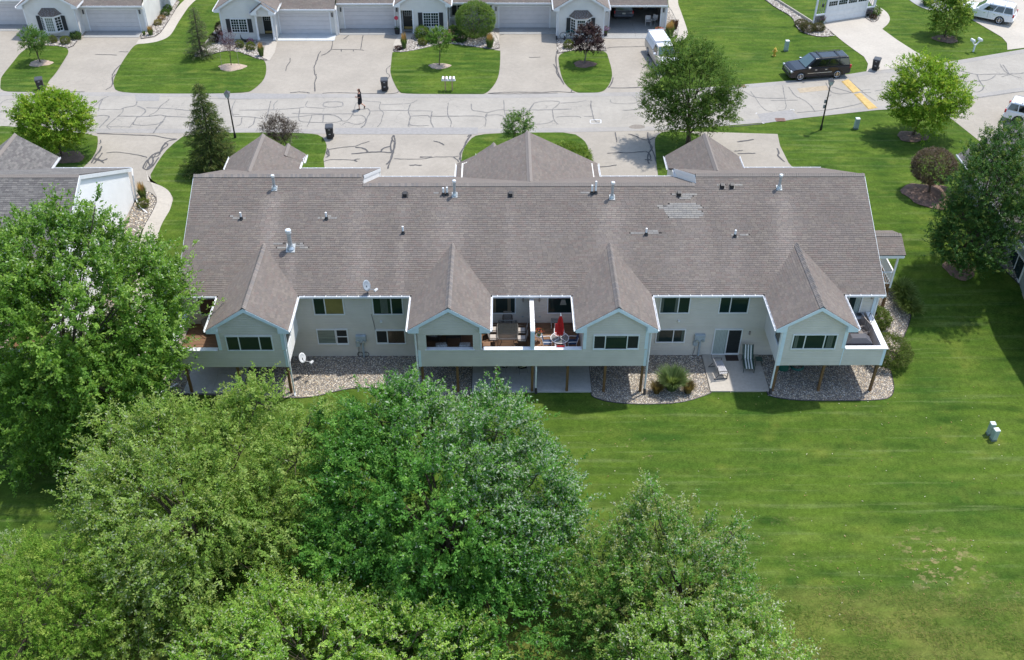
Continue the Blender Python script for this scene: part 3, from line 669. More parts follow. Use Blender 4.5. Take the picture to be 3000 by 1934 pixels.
# sunrooms
for i, (xc, a, b) in enumerate(SRS):
    op = [(.48, 3.2, .88, 2.05)] if i == 1 else []
    siding(TH, (a, YF), (b, YF), .905, gableiv(b-a, 2.74, 4.04), 4.0, op)
    siding(TH, (a, YW), (a, YF), -.34 if i in (1, 3) else .1, rect(YW-YF), 2.72, mat=SIDW if i == 3 else SIDING, join=True)
    if i != 1: siding(TH, (b, YF), (b, YW), -.34, rect(YW-YF), 2.72, mat=SIDWH if i in (0,) else SIDING, join=True)
    else: MB().box(b-.14, b, YF+.15, YF+.45, .15, 2.6).build('corner_post', SIDING, TH, True)
    for x, s in ((a, 1), (b, -1)):
        if i == 1 and s == 1: continue
        wd = .035 if i == 1 else .085
        MB().box(x-(.012 if s > 0 else wd*2), x+(wd*2 if s > 0 else .012), YF-.052, YF-.0, .97 if i in (0, 1, 2) or s < 0 else -.34, 2.62).build('corner_trim', FASCIA, TH, True)
        if s < 0 and i != 1 or (s > 0 and i == 3): MB().box(x-.02, x+.035 if s < 0 else x+.02, YF-.047, YF+.12, -.343, 2.6).build('corner_trim', FASCIA, TH, True)
    # roof of the sunroom
    hw, ze, zr, yF = 2.37, 2.56, 4.15, 45.36
    T = math.hypot(hw, zr-ze); yE, yR = 48.78, 51.95
    for s in (-1, 1):
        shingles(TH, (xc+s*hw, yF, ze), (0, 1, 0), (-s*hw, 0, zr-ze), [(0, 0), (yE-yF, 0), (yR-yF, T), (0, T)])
        gutter(TH, (xc+s*(hw+.005), yF, ze-.0), (xc+s*(hw+.005), yE-.1, ze-.0), (s, 0, 0))
    ridgecaps(TH, (xc, yF-.02, zr+.0), (xc, yR, zr+.0), ((-hw, 0, ze-zr), (hw, 0, ze-zr)), e=.15)
    m = .10
    for s in (-1, 1):
        sl = (zr-ze)/hw; k = xc+s*hw; rt_ = .62
        MB().prism([(xc, yF-.02, zr-.01), (k, yF-.02, ze-.01), (k, yF-.02, ze-.18), (xc+s*(hw-.02), yF-.02, ze-.19), (xc, yF-.02, zr-.27)], (0, .018, 0)).build('rake_board', FASCIA, TH, True)
        MB().prism([(k, yF-.026, ze-.05), (k-s*rt_, yF-.026, ze-.05+rt_*sl-.02), (k-s*rt_, yF-.026, ze-.21), (k, yF-.026, ze-.21)], (0, .24, 0)).build('eave_return', FASCIA, TH, True)
        MB().prism([(k, yF+.04, ze-.16), (k-s*.5, yF+.04, ze-.16), (k-s*.5, YW, ze-.16), (k, YW, ze-.16)], (0, 0, .03)).build('soffit', WHITE, TH, True)
# privacy wall between the two middle decks
MB().box(1.62, 1.78, YF+.14, YW-.03, .15, 2.24).build('privacy_wall', SIDING, TH, True)
MB().box(1.57, 1.83, YF-.03, YW-.03, 2.24, 2.30).build('rail_cap', M('peeling_white_paint', (.62, .61, .59), .6, .30, 7), TH, True)
MB().box(1.58, 1.82, YF-.05, YF+.14, .965, 2.24).build('corner_trim', FASCIA, TH, True)
# main roof: rear slope, front slopes, ridges
STREAK[:] = [(-14.45, 55.4, .62, .22), (-3.3, 54.9, 1.0, .2), (6.75, 54.9, 1.0, .2), (17.6, 55.4, .75, .2), (-9.0, 55.7, .8, .12), (12.3, 55, .6, .09), (-12.9, 51.6, .35, .2), (-6.2, 54.9, .3, .12), (.5, 55, .3, .1), (2., 54, 1.6, .06), (-8.4, 52, .7, .07), (11.1, 55, 1., .08), (14.2, 55.4, .5, .08), (9.8, 55, 20, -.03)]
e_ = .1405; T2 = 56*e_; T = 8.57; UX = (1, 0, 0); WR = (0, 1, .504); WF = (0, -1, .504)
RXL, RXR = -19.64, 23.08; r0 = (RXL, 48.75, 2.55)
SN = np.array([0, -.504, 1])/math.hypot(1, .504); WU = np.array(WR)/np.linalg.norm(WR)
# replaced pale shingles, each its own piece
PALE = []
def pale_row(x0, x1, y, lst): lst.append((x0, x1, y))
for sx, ex_, sy in ((1925, 1952, 605), (1942, 2050, 604.5), (1930, 2058, 610), (1945, 2046, 615.5), (1947, 2056, 621), (1950, 2060, 626.5), (1956, 2057, 632), (1960, 2050, 637.5), (1962, 2040, 599.5), (1990, 2022, 580), (1984, 2026, 574), (1968, 2040, 569),
                    (1847, 1932, 684), (1899, 1925, 678), (2142, 2150, 690), (2167, 2190, 686), (2152, 2160, 696), (673, 683, 636), (681, 718, 641), (931, 940, 636), (938, 985, 641), (960, 968, 635),
                    (800, 828, 716), (848, 885, 716), (838, 848, 711), (868, 880, 711), (812, 836, 727), (878, 900, 727), (860, 890, 721), (1700, 1725, 562), (2100, 2120, 541), (2140, 2175, 541), (1270, 1288, 563)):
    p, q = rp(sx, sy), rp(ex_, sy); PALE.append((p[0], q[0], p[1]))
def pale_at(p):
    for a, b, y in PALE:
        if a < p[0] < b and abs(p[1]-y) < .064: return True
    return False
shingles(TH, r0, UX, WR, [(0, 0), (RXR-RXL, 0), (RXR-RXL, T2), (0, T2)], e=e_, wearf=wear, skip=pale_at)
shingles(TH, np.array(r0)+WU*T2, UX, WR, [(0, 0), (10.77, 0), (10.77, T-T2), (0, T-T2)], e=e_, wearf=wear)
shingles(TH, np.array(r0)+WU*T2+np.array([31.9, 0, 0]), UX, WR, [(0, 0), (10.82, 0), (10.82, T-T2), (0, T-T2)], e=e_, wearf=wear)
PM = [M('pale_shingle_%s' % n, c, .9, .12, 25, spec=.2) for n, c in (('grey', (.222, .212, .20)), ('tan', (.24, .226, .206)), ('dull', (.20, .19, .18)))]
for a, b, y in PALE:
    x = a
    while x < b-.06:
        xe = min(x+.3*random.uniform(.7, 1.2), b+.05)
        tt = (y-48.75)/WU[1]; k = math.floor(tt/e_)*e_
        c0 = np.array([x+.004, 48.75, 2.55])+WU*k; q = lambda s, t, h: np.array([s, 48.75, 2.55])+WU*t+SN*h
        m = MB().add([q(x+.004, k-.002, .036), q(xe-.004, k-.002, .036), q(xe-.004, k+e_+.01, .014), q(x+.004, k+e_+.01, .014), q(x+.004, k-.002, 0), q(xe-.004, k-.002, 0)], [(0, 1, 2, 3), (4, 5, 1, 0), (0, 3, 4), (1, 5, 2)])
        m.build('shingle', PM[random.randrange(3)], TH, True); x = xe
Tf = 8.85; Tm = 8.3
shingles(TH, (RXL, 64.3, 2.44), UX, WF, [(0, 0), (10.77, 0), (10.77, Tf), (0, Tf)] , wearf=None) if False else None
def front(x0, x1, yr, zr, ye):
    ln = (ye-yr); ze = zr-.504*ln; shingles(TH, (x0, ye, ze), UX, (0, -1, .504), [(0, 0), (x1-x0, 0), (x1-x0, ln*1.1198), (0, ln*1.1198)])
    MB().box(x0, x1, ye, ye+.03, ze-.2, ze-.02).build('fascia', WHITE, TH, True); gutter(TH, (x0, ye+.03, ze), (x1, ye+.03, ze), (0, 1, 0))
front(RXL, -8.87, 56.4, 6.42, 64.3); front(-8.87, 12.25, 55.78, 6.105, 63.2); front(12.25, RXR, 56.4, 6.42, 64.3)
d1, d2 = (0, -1, -.504), (0, 1, -.504)
ridgecaps(TH, (RXL, 56.4, 6.415), (-8.9, 56.4, 6.415), (d1, d2)); ridgecaps(TH, (-8.87, 55.78, 6.10), (12.25, 55.78, 6.10), (d1, d2)); ridgecaps(TH, (12.28, 56.4, 6.415), (RXR, 56.4, 6.415), (d1, d2))
for x, s in ((-8.87, -1), (12.25, 1)):
    MB().prism([(x, 55.75, 5.95), (x, 55.82, 6.12), (x, 56.4, 6.40), (x, 64.3, 2.42), (x, 64.3, 1.6), (x, 63.2, 2.2)], (s*.12, 0, 0)).build('step_wall', SIDWH, TH, True)
    MB().prism([(x-s*.03, 56.35, 6.43), (x-s*.03, 64.35, 2.43), (x-s*.03, 64.35, 2.2), (x-s*.03, 56.35, 6.2)], (s*.03, 0, 0)).build('rake_board', WHITE, TH, True)
    MB().box(min(x, x+s*.1), max(x, x+s*.1), 63.2, 63.9, -.2, 2.1).build('step_wall', SIDW, TH, True)
for x in (RXL, RXR):       # barge boards on the end rakes
    s = 1 if x > 0 else -1
    for ye, ze in ((48.75, 2.55), (64.3, 2.44)): MB().prism([(x, ye, ze-.02), (x, 56.4, 6.4), (x, 56.4, 6.2), (x, ye, ze-.2)], (s*.03, 0, 0)).build('rake_board', FASCIA, TH, True)
for a, b in ((RXL, -17.2), (-12.25, -5.6), (-.66, 4.08), (9.02, 15.64), (20.6, RXR)):
    gutter(TH, (a, 48.72, 2.55), (b, 48.72, 2.55), (0, -1, 0))
    MB().box(a, b, 48.75, YW-.02, 2.36, 2.40).build('soffit', WHITE, TH, True)
def gable_roof(root, xc, hw, ze, zr, yF, yE, yR, pal=SHC, gut=True, front=True, frontdir=-1, caps=False, ret=True):
    """cross gable; yF front face, yE/yR where eave/ridge meet the roof behind"""
    T = math.hypot(hw, zr-ze); sg = 1 if yE > yF else -1
    for s in (-1, 1):
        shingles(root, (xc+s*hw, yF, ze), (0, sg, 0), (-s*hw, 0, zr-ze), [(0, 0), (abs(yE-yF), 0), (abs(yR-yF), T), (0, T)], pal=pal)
        if gut: gutter(root, (xc+s*(hw+.005), yF, ze), (xc+s*(hw+.005), yE, ze), (s, 0, 0))
        sl = (zr-ze)/hw; k = xc+s*hw; th = .035*sg
        MB().prism([(xc, yF-.02*sg, zr-.01), (k, yF-.02*sg, ze-.01), (k, yF-.02*sg, ze-.18), (k-s*.02, yF-.02*sg, ze-.19), (xc, yF-.02*sg, zr-.27)], (0, .018*sg, 0)).build('rake_board', WHITE, root, True)
        if ret: MB().prism([(k, yF-.026*sg, ze-.05), (k-s*.55, yF-.026*sg, ze-.05+.55*sl-.02), (k-s*.55, yF-.026*sg, ze-.21), (k, yF-.026*sg, ze-.21)], (0, .22*sg, 0)).build('eave_return', WHITE, root, True)
    ridgecaps(root, (xc, yF, zr), (xc, yR, zr), ((-hw, 0, ze-zr), (hw, 0, ze-zr)), join=not caps, pal=pal)
gable_roof(TH, -17.3, 2.65, 2.6, 4.4, 65.8, 63.98, 60.4); gable_roof(TH, 1.77, 5.1, 2.45, 5.0, 65.0, 63.0, 57.95); gable_roof(TH, 14.6, 2.7, 2.6, 4.4, 65.8, 63.98, 60.4)
gable_roof(TH, -15.7, 1.2, 2.5, 3.35, 66.3, 65.2, 64.6); gable_roof(TH, -.68, 1.2, 2.5, 3.35, 66.4, 65, 63)
for a, b, y, ze, zr in ((-19.6, -15, 65.4, 2.7, 4.2), (-2.9, 6.4, 64.6, 2.7, 4.8), (12.2, 17, 65.4, 2.7, 4.2)):
    siding(TH, (b, y), (a, y), -.2, gableiv(b-a, ze, zr), zr-.05, boards=False); siding(TH, (a, y), (a, 62.5), -.2, rect(y-62.5), ze, boards=False) if False else None
    for x in (a, b): MB().box(x-.07, x+.07, 62.5, y, -.2, ze).build('wall', SIDW, TH, True)
# windows at the rear
P3 = lambda k0, k1, k2, a=.27, b=.73: ((0, a, k0), (a, b, k1), (b, 1, k2))
def rw(x0, x1, z0, z1, panes, y=YW, **k): return window(TH, (0, y), (1, y), x0, x1, z0, z1, panes, **k)
for i, (a, b) in ((0, (-16.06, -13.48)), (2, (5.3, 7.86)), (3, (16.92, 19.42))):
    rw(a, b, .99, 1.98, P3('glass', 'glass', 'glass') if i != 2 else P3('screen', 'glass', 'screen', .25, .75), y=YF)
rw(-4.5, -1.78, .98, 2.04, (), y=YF) if False else None
for a in ((-4.56, -4.5), (-1.78, -1.72)): MB().box(a[0], a[1], YF-.03, YF+.1, .96, 2.06).build('opening_trim', WHITE, TH, True)
MB().box(-4.56, -1.72, YF-.03, YF+.1, 2.05, 2.10).build('opening_trim', WHITE, TH, True); cap(-4.6, -1.68, YF-.08, YF+.2)
rw(-11.53, -9.78, .90, 2.18, ((0, .37, 'glass'), (.37, 1, 'olive'))); rw(-7.92, -6.18, .90, 2.18, ((0, .62, 'glass'), (.62, 1, 'glass')))
rw(-11.57, -10.50, -1.42, -.36, ((0, 1, 'green'),)); rw(-10.38, -9.76, -1.46, -.34, ((0, 1, 'screen'),))
MB().box(-10.38, -9.76, YW-.07, YW-.02, -.92, -.86).build('meeting_rail', WHITE, TH, True)
rw(-7.90, -6.18, -1.42, -.42, ((0, .38, 'screen'), (.38, 1, 'brown')))
rw(9.63, 11.36, .94, 2.18, ((0, .62, 'glass'), (.62, 1, 'glass'))); rw(13.26, 14.96, .94, 2.18, ((0, .37, 'glass'), (.37, 1, 'glass')))
rw(9.60, 11.32, -1.37, -.43, ((0, .6, 'glass'), (.6, 1, 'glass')))
rw(13.24, 14.88, -2.36, -.43, ((0, .5, 'curtain'), (.5, 1, 'screen')), name='patio_door')
rw(-.62, .68, .22, 2.18, ((0, .99, 'glass'), (.99, 1, 'glass')), name='patio_door') if False else None
rw(-1.1, .70, .95, 2.2, ((0, 1, 'glass'),)); rw(2.74, 4.3, .95, 2.2, ((0, 1, 'glass'),))
rw(20.25, 21.85, .25, 2.2, ((0, .5, 'screen'), (.5, 1, 'glass')), name='patio_door'); rw(-18.5, -17.2, .9, 2.2, ((0, 1, 'glass'),))
window(TH, (16.28, YW), (16.28, YF), 2.35, 3.3, .95, 2.0, ((0, 1, 'glass'),)); window(TH, (-12.76, YF), (-12.76, YW), .3, 1.3, .95, 2.0, ((0, 1, 'glass'),))
CD = M('curtain_dim', (.10, .125, .105), .7, .3, 9, stretch=(9, 1, .2)); CB = M('curtain_tan', (.17, .14, .095), .7, .3, 9, stretch=(9, 1, .2)); LS = M('lampshade_dim', (.22, .24, .22), .7)
def curtain(x0, x1, z0, z1, y=YW, m=CD):
    k = max(2, int((x1-x0)/.07))
    for i in range(k): xa = x0+(x1-x0)*i/k; MB().box(xa+.005, xa+(x1-x0)/k-.005, y-.058-.006*(i % 2), y-.053, z0, z1).build('curtain_fold', m, TH, True)
curtain(-7.5, -7.05, .93, 2.15); curtain(9.66, 9.8, .97, 2.15); curtain(10.5, 10.66, .97, 2.15); curtain(13.95, 14.9, 1.95, 2.17); curtain(-1.08, -.9, .98, 2.17, m=CB); curtain(-.68, -.45, .98, 2.17, m=CB); curtain(.25, .45, .98, 2.17, m=CB); curtain(21.5, 21.82, .3, 2.15, m=CURT)
curtain(17.0, 17.2, 1.02, 1.95, YF); curtain(18.9, 19.25, 1.02, 1.95, YF); curtain(9.63, 9.75, -1.33, -.46); curtain(11.15, 11.3, -1.33, -.46)
MB().lathe([(.16, 0), (.11, .26), (.10, .27)], (3.6, YW-.06, 1.62), 12).build('lamp_shade', LS, TH, True) if False else None
MB().prism([(3.45, YW-.056, 1.55), (3.85, YW-.056, 1.55), (3.76, YW-.056, 1.95), (3.54, YW-.056, 1.95)], (0, -.004, 0)).build('reading_lamp', LS, TH, True)
MB().box(6.02, 7.1, YF-.058, YF-.053, 1.84, 1.96).build('window_blind', CD, TH, True)
# posts, downspouts, meters, lamps
for x in (-18.9, -15.83, -12.88, -4.85, -2.76, -.43, 1.73, 3.84, 6.08, 8.31, 16.38, 19.18, 22.35):
    MB().box(x-.075, x+.075, YF+.03, YF+.18, ZB-.1, -.33).build('deck_post', WOODP, TH, True, bevel=.01)
downspout(TH, [(-12.3, 45.42, 2.42), (-12.62, 45.50, 2.22), (-12.64, 45.50, -2.3), (-12.60, 45.36, -2.46)])
downspout(TH, [(-5.56, 45.42, 2.42), (-5.12, 45.52, 2.18), (-5.08, 45.5, -2.4)])
downspout(TH, [(8.98, 45.42, 2.42), (8.55, 45.52, 2.25), (8.53, 45.5, -2.45)], boot=True); downspout(TH, [(15.67, 45.42, 2.42), (16.18, 45.52, 2.25), (16.18, 45.5, -2.45)], boot=True)
downspout(TH, [(1.93, 45.66, -.35), (1.95, 45.62, -.8), (1.95, 45.6, -2.45)], boot=True); downspout(TH, [(22.9, 48.6, 2.4), (22.82, 49.0, 2.2), (22.82, 49.0, -2.4)])
for x in (-8.9, 12.3):
    o = MB().box(x-.32, x+.32, YW-.24, YW-.02, -1.25, -.74).build('meter_box', GREYBOX, TH, True, bevel=.015)
    for s in (-.18, .18): MB().cyl((x+s, YW-.34, -1.12), (x+s, YW-.24, -1.12), .09, 12).build('meter_dial', M('meter_glass', (.32, .36, .34), .2, .1), o)
    MB().box(x+.02, x+.12, YW-.16, YW-.02, ZB, -1.25).build('meter_conduit', GREYBOX, TH, True)
    MB().box(x-.35, x-.08, YW-.16, YW-.02, -1.62, -1.30).build('junction_box', GREYBOX, TH, True)
    MB().tube([(x-.2, YW-.08, -1.6), (x-.22, YW-.09, -2.0), (x-.3, YW-.1, -2.45)], .015, 5).build('cable', DARKGREY, TH, True)
for q in ((-9.06, -.15), (-8.68, .02)):
    a = np.linspace(0, 2*PI, 15); MB().tube([(q[0]+.17*math.cos(t), YW-.1, -2.28+.17*math.sin(t)) for t in a], .02, 5).build('cable_coil', DARKGREY, TH, True)
MB().tube([(-8.1, YW-.05, .85), (-8.0, YW-.05, .1), (-7.96, YW-.05, -.42)], .014, 5).build('cable', M('cable_brown', (.09, .05, .04), .6), TH, True)
for x in (-7.55, 10.85): MB().box(x-.07, x+.07, YW-.12, YW, .22, .36).build('dryer_vent', WHITE, TH, True)
def lamp(x, y, z):
    o = MB().box(x-.05, x+.05, y-.05, y, z-.16, z+.1).build('wall_lamp', BRONZE, TH, True)
    MB().lathe([(.05, -.12), (.06, .0), (.05, .08), (.01, .1)], (x, y-.11, z), 8).build('lamp_shade', M('lamp_glass', (.35, .3, .26), .3, .1), o)
for x, y, z in ((1.2, YW, 1.95), (2.2, YW, 1.95), (15.4, YW, -.65), (22.45, YW, 2.1)): lamp(x, y, z)
for x in (1.19, 2.24): MB().box(x-.06, x+.06, YW-.05, YW, .6, .68).build('outlet_cover', GREYBOX, TH, True)
# roof pipes
def flue(p, h, r, big=False):
    x, y, z = p; o = MB().cyl((x, y, z-.15), (x, y, z+h), r, 14).build('flue_pipe', STEEL, TH, True, smooth=False)
    MB().lathe([(r*2.0, 0), (r*1.25, .16), (r*1.2, .22)], (x, y, z+.02), 14).build('flashing_cone', STEEL, o)
    u = np.array([1., 0, 0]); MB().obox(np.array([x, y, z])+SN*.035, u*r*2.1, WU*r*2.3, SN*.012).build('flashing', M('flashing_pale', (.40, .42, .42), .5, .1), o)
    MB().lathe([(r*1.35, 0), (r*1.42, .02), (r*1.42, .20 if big else .12), (r*1.2, .24 if big else .15), (.02, .27 if big else .17)], (x, y, z+h-.02), 14).build('flue_cap', M('cap_metal', (.70, .72, .73), .35, .1, metal=.3), o)
for p, h, r, bg in ((rp(804.6, 553), .85, .085, 0), (rp(852, 728), 1.15, .13, 1), (rp(1332, 572), .95, .085, 0), (rp(1793, 579), 1.0, .085, 0), (rp(2282, 551), .85, .085, 0)): flue(p, h, r, bg)
def pvent(p, h, r=.062):
    x, y, z = p; h += .08; o = MB().cyl((x, y, z-.1), (x, y, z+h), r, 10).build('vent_pipe', WHITE, TH, True)
    MB().lathe([(r*2.6, -.06), (r*1.6, .06), (r*1.3, .15), (r*1.2, .16)], (x, y, z), 10).build('vent_boot', BLACKP, o)
for q, h in (((707, 641), .38), ((956.6, 641), .38), ((1181, 683), .4), ((1299, 570), .40), ((1310, 570), .45), ((1734, 566), .5), ((1745, 565), .75), ((1893, 687), .36), ((2153, 692), .36)): pvent(rp(*q), h)
for q in ((1187, 572), (1496, 571), (1989, 570), (2115.5, 547.5), (2143.5, 547)):
    p = rp(*q); o = MB().add([p+np.array(v) for v in ((-.12, -.15, -.02), (.12, -.15, -.02), (.12, .12, .1), (-.12, .12, .1), (-.11, -.16, .17), (.11, -.16, .17), (.11, .1, .24), (-.11, .1, .24))], BOXF).build('roof_vent', BLACKP, TH, True)
    MB().obox(p+SN*.03, (.2, 0, 0), WU*.2, SN*.008).build('flashing', BLACKP, o)
# side porch at the right end
for s, y0 in ((1, 53.0), (-1, 55.85)):
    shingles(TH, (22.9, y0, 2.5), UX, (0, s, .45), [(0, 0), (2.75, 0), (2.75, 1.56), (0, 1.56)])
ridgecaps(TH, (23.2, 54.42, 3.15), (25.65, 54.42, 3.15), ((0, -1, -.45), (0, 1, -.45)), join=True)
MB().box(22.9, 25.6, 53.03, 53.12, 2.22, 2.46).build('porch_beam', WHITE, TH, True); MB().box(22.9, 25.6, 55.7, 55.8, 2.22, 2.46).build('porch_beam', WHITE, TH, True)
MB().prism([(25.6, 53.05, 2.3), (25.6, 55.8, 2.3), (25.6, 54.42, 3.05)], (.04, 0, 0)).build('porch_gable', WHITE, TH, True)
for y in (53.35, 55.6): MB().box(25.30, 25.42, y-.06, y+.06, -.3, 2.25).build('porch_post', WHITE, TH, True)
o = MB().box(22.75, 25.4, 53.3, 55.7, -.2, -.05).build('porch_floor', WOODP, TH, True)
for y in (53.4, 55.5): MB().box(25.2, 25.36, y-.08, y+.08, -2.3, -.2).build('porch_stilt', WOODP, TH, True)
def rail(a, b, root=TH, z0=.05, z1=.92, gap=.13):
    a, b = np.array(a, float), np.array(b, float); L = np.linalg.norm(b-a); m = MB()
    m.bar((a[0], a[1], z1), (b[0], b[1], z1), .09, .05); m.bar((a[0], a[1], z0), (b[0], b[1], z0), .06, .05); o = m.build('railing', WHITE, root, True)
    for i in range(1, int(L/gap)):
        c = a+(b-a)*i*gap/L; MB().box(c[0]-.02, c[0]+.02, c[1]-.02, c[1]+.02, z0, z1).build('baluster', WHITE, o)
rail((22.85, 53.35), (25.36, 53.35)); rail((25.36, 53.35), (25.36, 55.6))
# ------------------------------------------------------------------ the neighbours
def sgable(root, a, b, yw, z0, ze, zr, mat=SIDW, op=(), sides=None):
    siding(root, (a, yw), (b, yw), z0, gableiv(b-a, ze, zr), zr-.03, op, mat=mat, join=True)
NB = thing('townhouse_block', 'grey roofed townhouse with a white sunlit end wall at the left edge', 'townhouse', (-40, 56, 0))
for s, y0, z0 in ((1, 48.75, 2.55), (-1, 64.4, 2.43)):
    shingles(NB, (-58, y0, z0), (1, 0, 0), (0, s, .504), [(0, 0), (31.1, 0), (31.1, abs(56.4-y0)*1.1198), (0, abs(56.4-y0)*1.1198)], pal=SHD)
ridgecaps(NB, (-58, 56.4, 6.41), (-26.9, 56.4, 6.41), (d1, d2), join=True)
siding(NB, (-27, YW), (-27, 64.0), ZB, gableiv(14.85, 2.4, 6.15), 6.15, mat=SIDWH, join=True)
siding(NB, (-58, YW), (-27, YW), ZB, rect(31), 2.45, join=True)
for ye, ze in ((48.75, 2.55), (64.4, 2.43)): MB().prism([(-26.9, ye, ze), (-26.9, 56.4, 6.42), (-26.9, 56.4, 6.14), (-26.9, ye, ze-.26)], (.05, 0, 0)).build('rake_board', WHITE, NB, True)
gutter(NB, (-58, 64.43, 2.43), (-26.85, 64.43, 2.43), (0, 1, 0)); gutter(NB, (-58, 48.72, 2.55), (-26.85, 48.72, 2.55), (0, -1, 0))
downspout(NB, [(-26.8, 64.5, 2.35), (-26.72, 64.1, 2.0), (-26.85, 63.9, .2), (-26.3, 62.9, .12), (-25.6, 62.2, .05)])
gable_roof(NB, -35.1, 2.65, 2.6, 4.45, 65.8, 64.0, 60.3, pal=SHD)
gable_roof(NB, -31.7, 2.4, 2.56, 4.15, 45.36, 48.78, 51.95, pal=SHD); sgable(NB, -33.6, -29.8, YF, -.34, 2.74, 4.0, SIDING)
for a, b in (((-29.8, YF), (-29.8, YW)), ((-33.6, YW), (-33.6, YF))): siding(NB, a, b, -.34, rect(YW-YF), 2.7, boards=False)
siding(NB, (-29.8, YF), (-26.98, YF), -.34, rect(2.82), .9, join=True); siding(NB, (-26.98, YF), (-26.98, YW), -.34, rect(YW-YF), .9, mat=SIDW, join=True)
MB().box(-29.8, -27, YF, YW, -.3, .12).build('deck_floor', DECKW, NB, True); MB().box(-29.8, -26.9, YF-.09, YF+.2, .9, .965).build('rail_cap', WHITE, NB, True); MB().box(-27.15, -26.9, YF+.2, YW, .9, .965).build('rail_cap', WHITE, NB, True)
for x in (-33.4, -30.2, -27.15): MB().box(x-.075, x+.075, YF+.03, YF+.18, ZB-.1, -.33).build('deck_post', WOODP, NB, True)

def shutter(root, x0, x1, y, z0, z1):
    o = MB().box(x0, x1, y-.06, y-.01, z0, z1).build('shutter', SHUT, root, True); m = MB(); z = z0+.08
    while z < z1-.1: m.add([(x0+.05, y-.062, z), (x1-.05, y-.062, z), (x1-.05, y-.075, z+.05), (x0+.05, y-.075, z+.05)], [(0, 1, 2, 3)]); z += .075
    m.build('louvre', SHUT, o, True)
def garage_door(root, x0, x1, y, z0=.05, z1=2.18, mat=GARD, panels=5):
    o = None; h = (z1-z0)/panels
    for i in range(panels):
        m = MB().box(x0, x1, y-.03, y+.02, z0+i*h+.006, z0+(i+1)*h-.006)
        for j in range(8): xa = x0+(x1-x0)*j/8+.07; m.box(xa, x0+(x1-x0)*(j+1)/8-.07, y-.036, y-.03, z0+i*h+.09, z0+(i+1)*h-.09)
        m.build('garage_door_panel', mat, root, True)
    MB().box(x0, x1, y+.02, y+.06, z0-.05, z1).build('garage_door_seal', BLACKP, root, True)
    MB().box(x0-.11, x0, y-.07, y+.03, z0-.05, z1).build('door_jamb', WHITE, root, True); MB().box(x1, x1+.11, y-.07, y+.03, z0-.05, z1).build('door_jamb', WHITE, root, True); MB().box(x0-.11, x1+.11, y-.07, y+.03, z1, z1+.11).build('door_head', WHITE, root, True)
def unit_roof(root, x0, x1, ye, ze=2.62, run=8, pal=SHC, gut=True):
    shingles(root, (x0, ye, ze), (1, 0, 0), (0, 1, .5), [(0, 0), (x1-x0, 0), (x1-x0, run*1.118), (0, run*1.118)], pal=pal)
    MB().box(x0, x1, ye, ye+.03, ze-.2, ze-.01).build('fascia', WHITE, root, True)
    if gut: gutter(root, (x0, ye, ze), (x1, ye, ze), (0, -1, 0))
    MB().prism([(x0, ye+run, ze+run*.5-.05), (x0, ye+2*run, ze-.2), (x0, ye+2*run, ze-.5), (x0, ye+run, ze+run*.5-.2)], (x1-x0, 0, 0)).build('rear_roof', FASCIA, root, True)
def bay(root, xc, y, z0=.62, z1=2.05, wd=1.9, dp=.55, shade=False, pal=SHC):
    h = wd/2; q = [(xc-h, y), (xc-h+.5, y-dp), (xc+h-.5, y-dp), (xc+h, y)]
    m = MB().prism([(a, b, z0-.14) for a, b in q], (0, 0, .14)); m.prism([(a, b, z1) for a, b in q], (0, 0, .12)); o = m.build('bay_window', WHITE, root, True)
    for i in range(3):
        a, b = np.array(q[i]), np.array(q[i+1]); L = np.linalg.norm(b-a)
        wn = window(root, a, b, .09, L-.09, z0+.08, z1-.05, ((0, 1, 'green' if shade and i == 1 else 'glass'),), fr=.09, grid=(4, 5) if i == 1 else (2, 5), d0=.045)
    r = [(xc-h-.2, y), (xc-h+.4, y-dp-.22), (xc+h-.4, y-dp-.22), (xc+h+.2, y)]; t0 = (xc-.6, y, z1+.72); t1 = (xc+.6, y, z1+.72); zb = z1+.14
    m = MB(); B_ = [(a, b, zb) for a, b in r]; m.add(B_+[t0, t1], [(0, 1, 4), (1, 2, 5, 4), (2, 3, 5), (3, 2, 1, 0), (0, 4, 5, 3)]); m.build('bay_roof_base', FASCIA, root, True)
    V = []
    def face(O, u, w, poly): shingles(root, O, u, w, poly, deck=False, e=.13, pal=pal)
    L = np.linalg.norm(np.array(B_[2])-B_[1]); hh = np.array([0, dp+.22, .58]); T = np.linalg.norm(hh)
    face(B_[1], (1, 0, 0), hh, [(0, 0), (L, 0), (L+.05, T), (-.05, T)])
    for p, s in ((B_[1], -1), (B_[2], 1)):
        e0 = np.array(B_[0] if s < 0 else B_[3]); p = np.array(p); u = e0-p; lu = np.linalg.norm(u); u /= lu; tp = np.array(t0 if s < 0 else t1); k = (tp-p)@u; w_ = tp-p-u*k
        face(p, u, w_, [(0, 0), (lu, 0), (k+.3, np.linalg.norm(w_)), (k, np.linalg.norm(w_))])
    MB().prism([(a, b, z1+.08) for a, b in r], (0, 0, .07)).build('bay_eave', WHITE, root, True)
    for s in (-1, 1): shutter(root, xc+s*(h+.22)-.2, xc+s*(h+.22)+.2, y-.02, z0-.02, z1+.0)
def side(root, x, y0, y1, z1, mat=SIDW, right=True):
    siding(root, (x, y0) if right else (x, y1), (x, y1) if right else (x, y0), -.1, rect(abs(y1-y0)), z1, mat=mat, join=True)
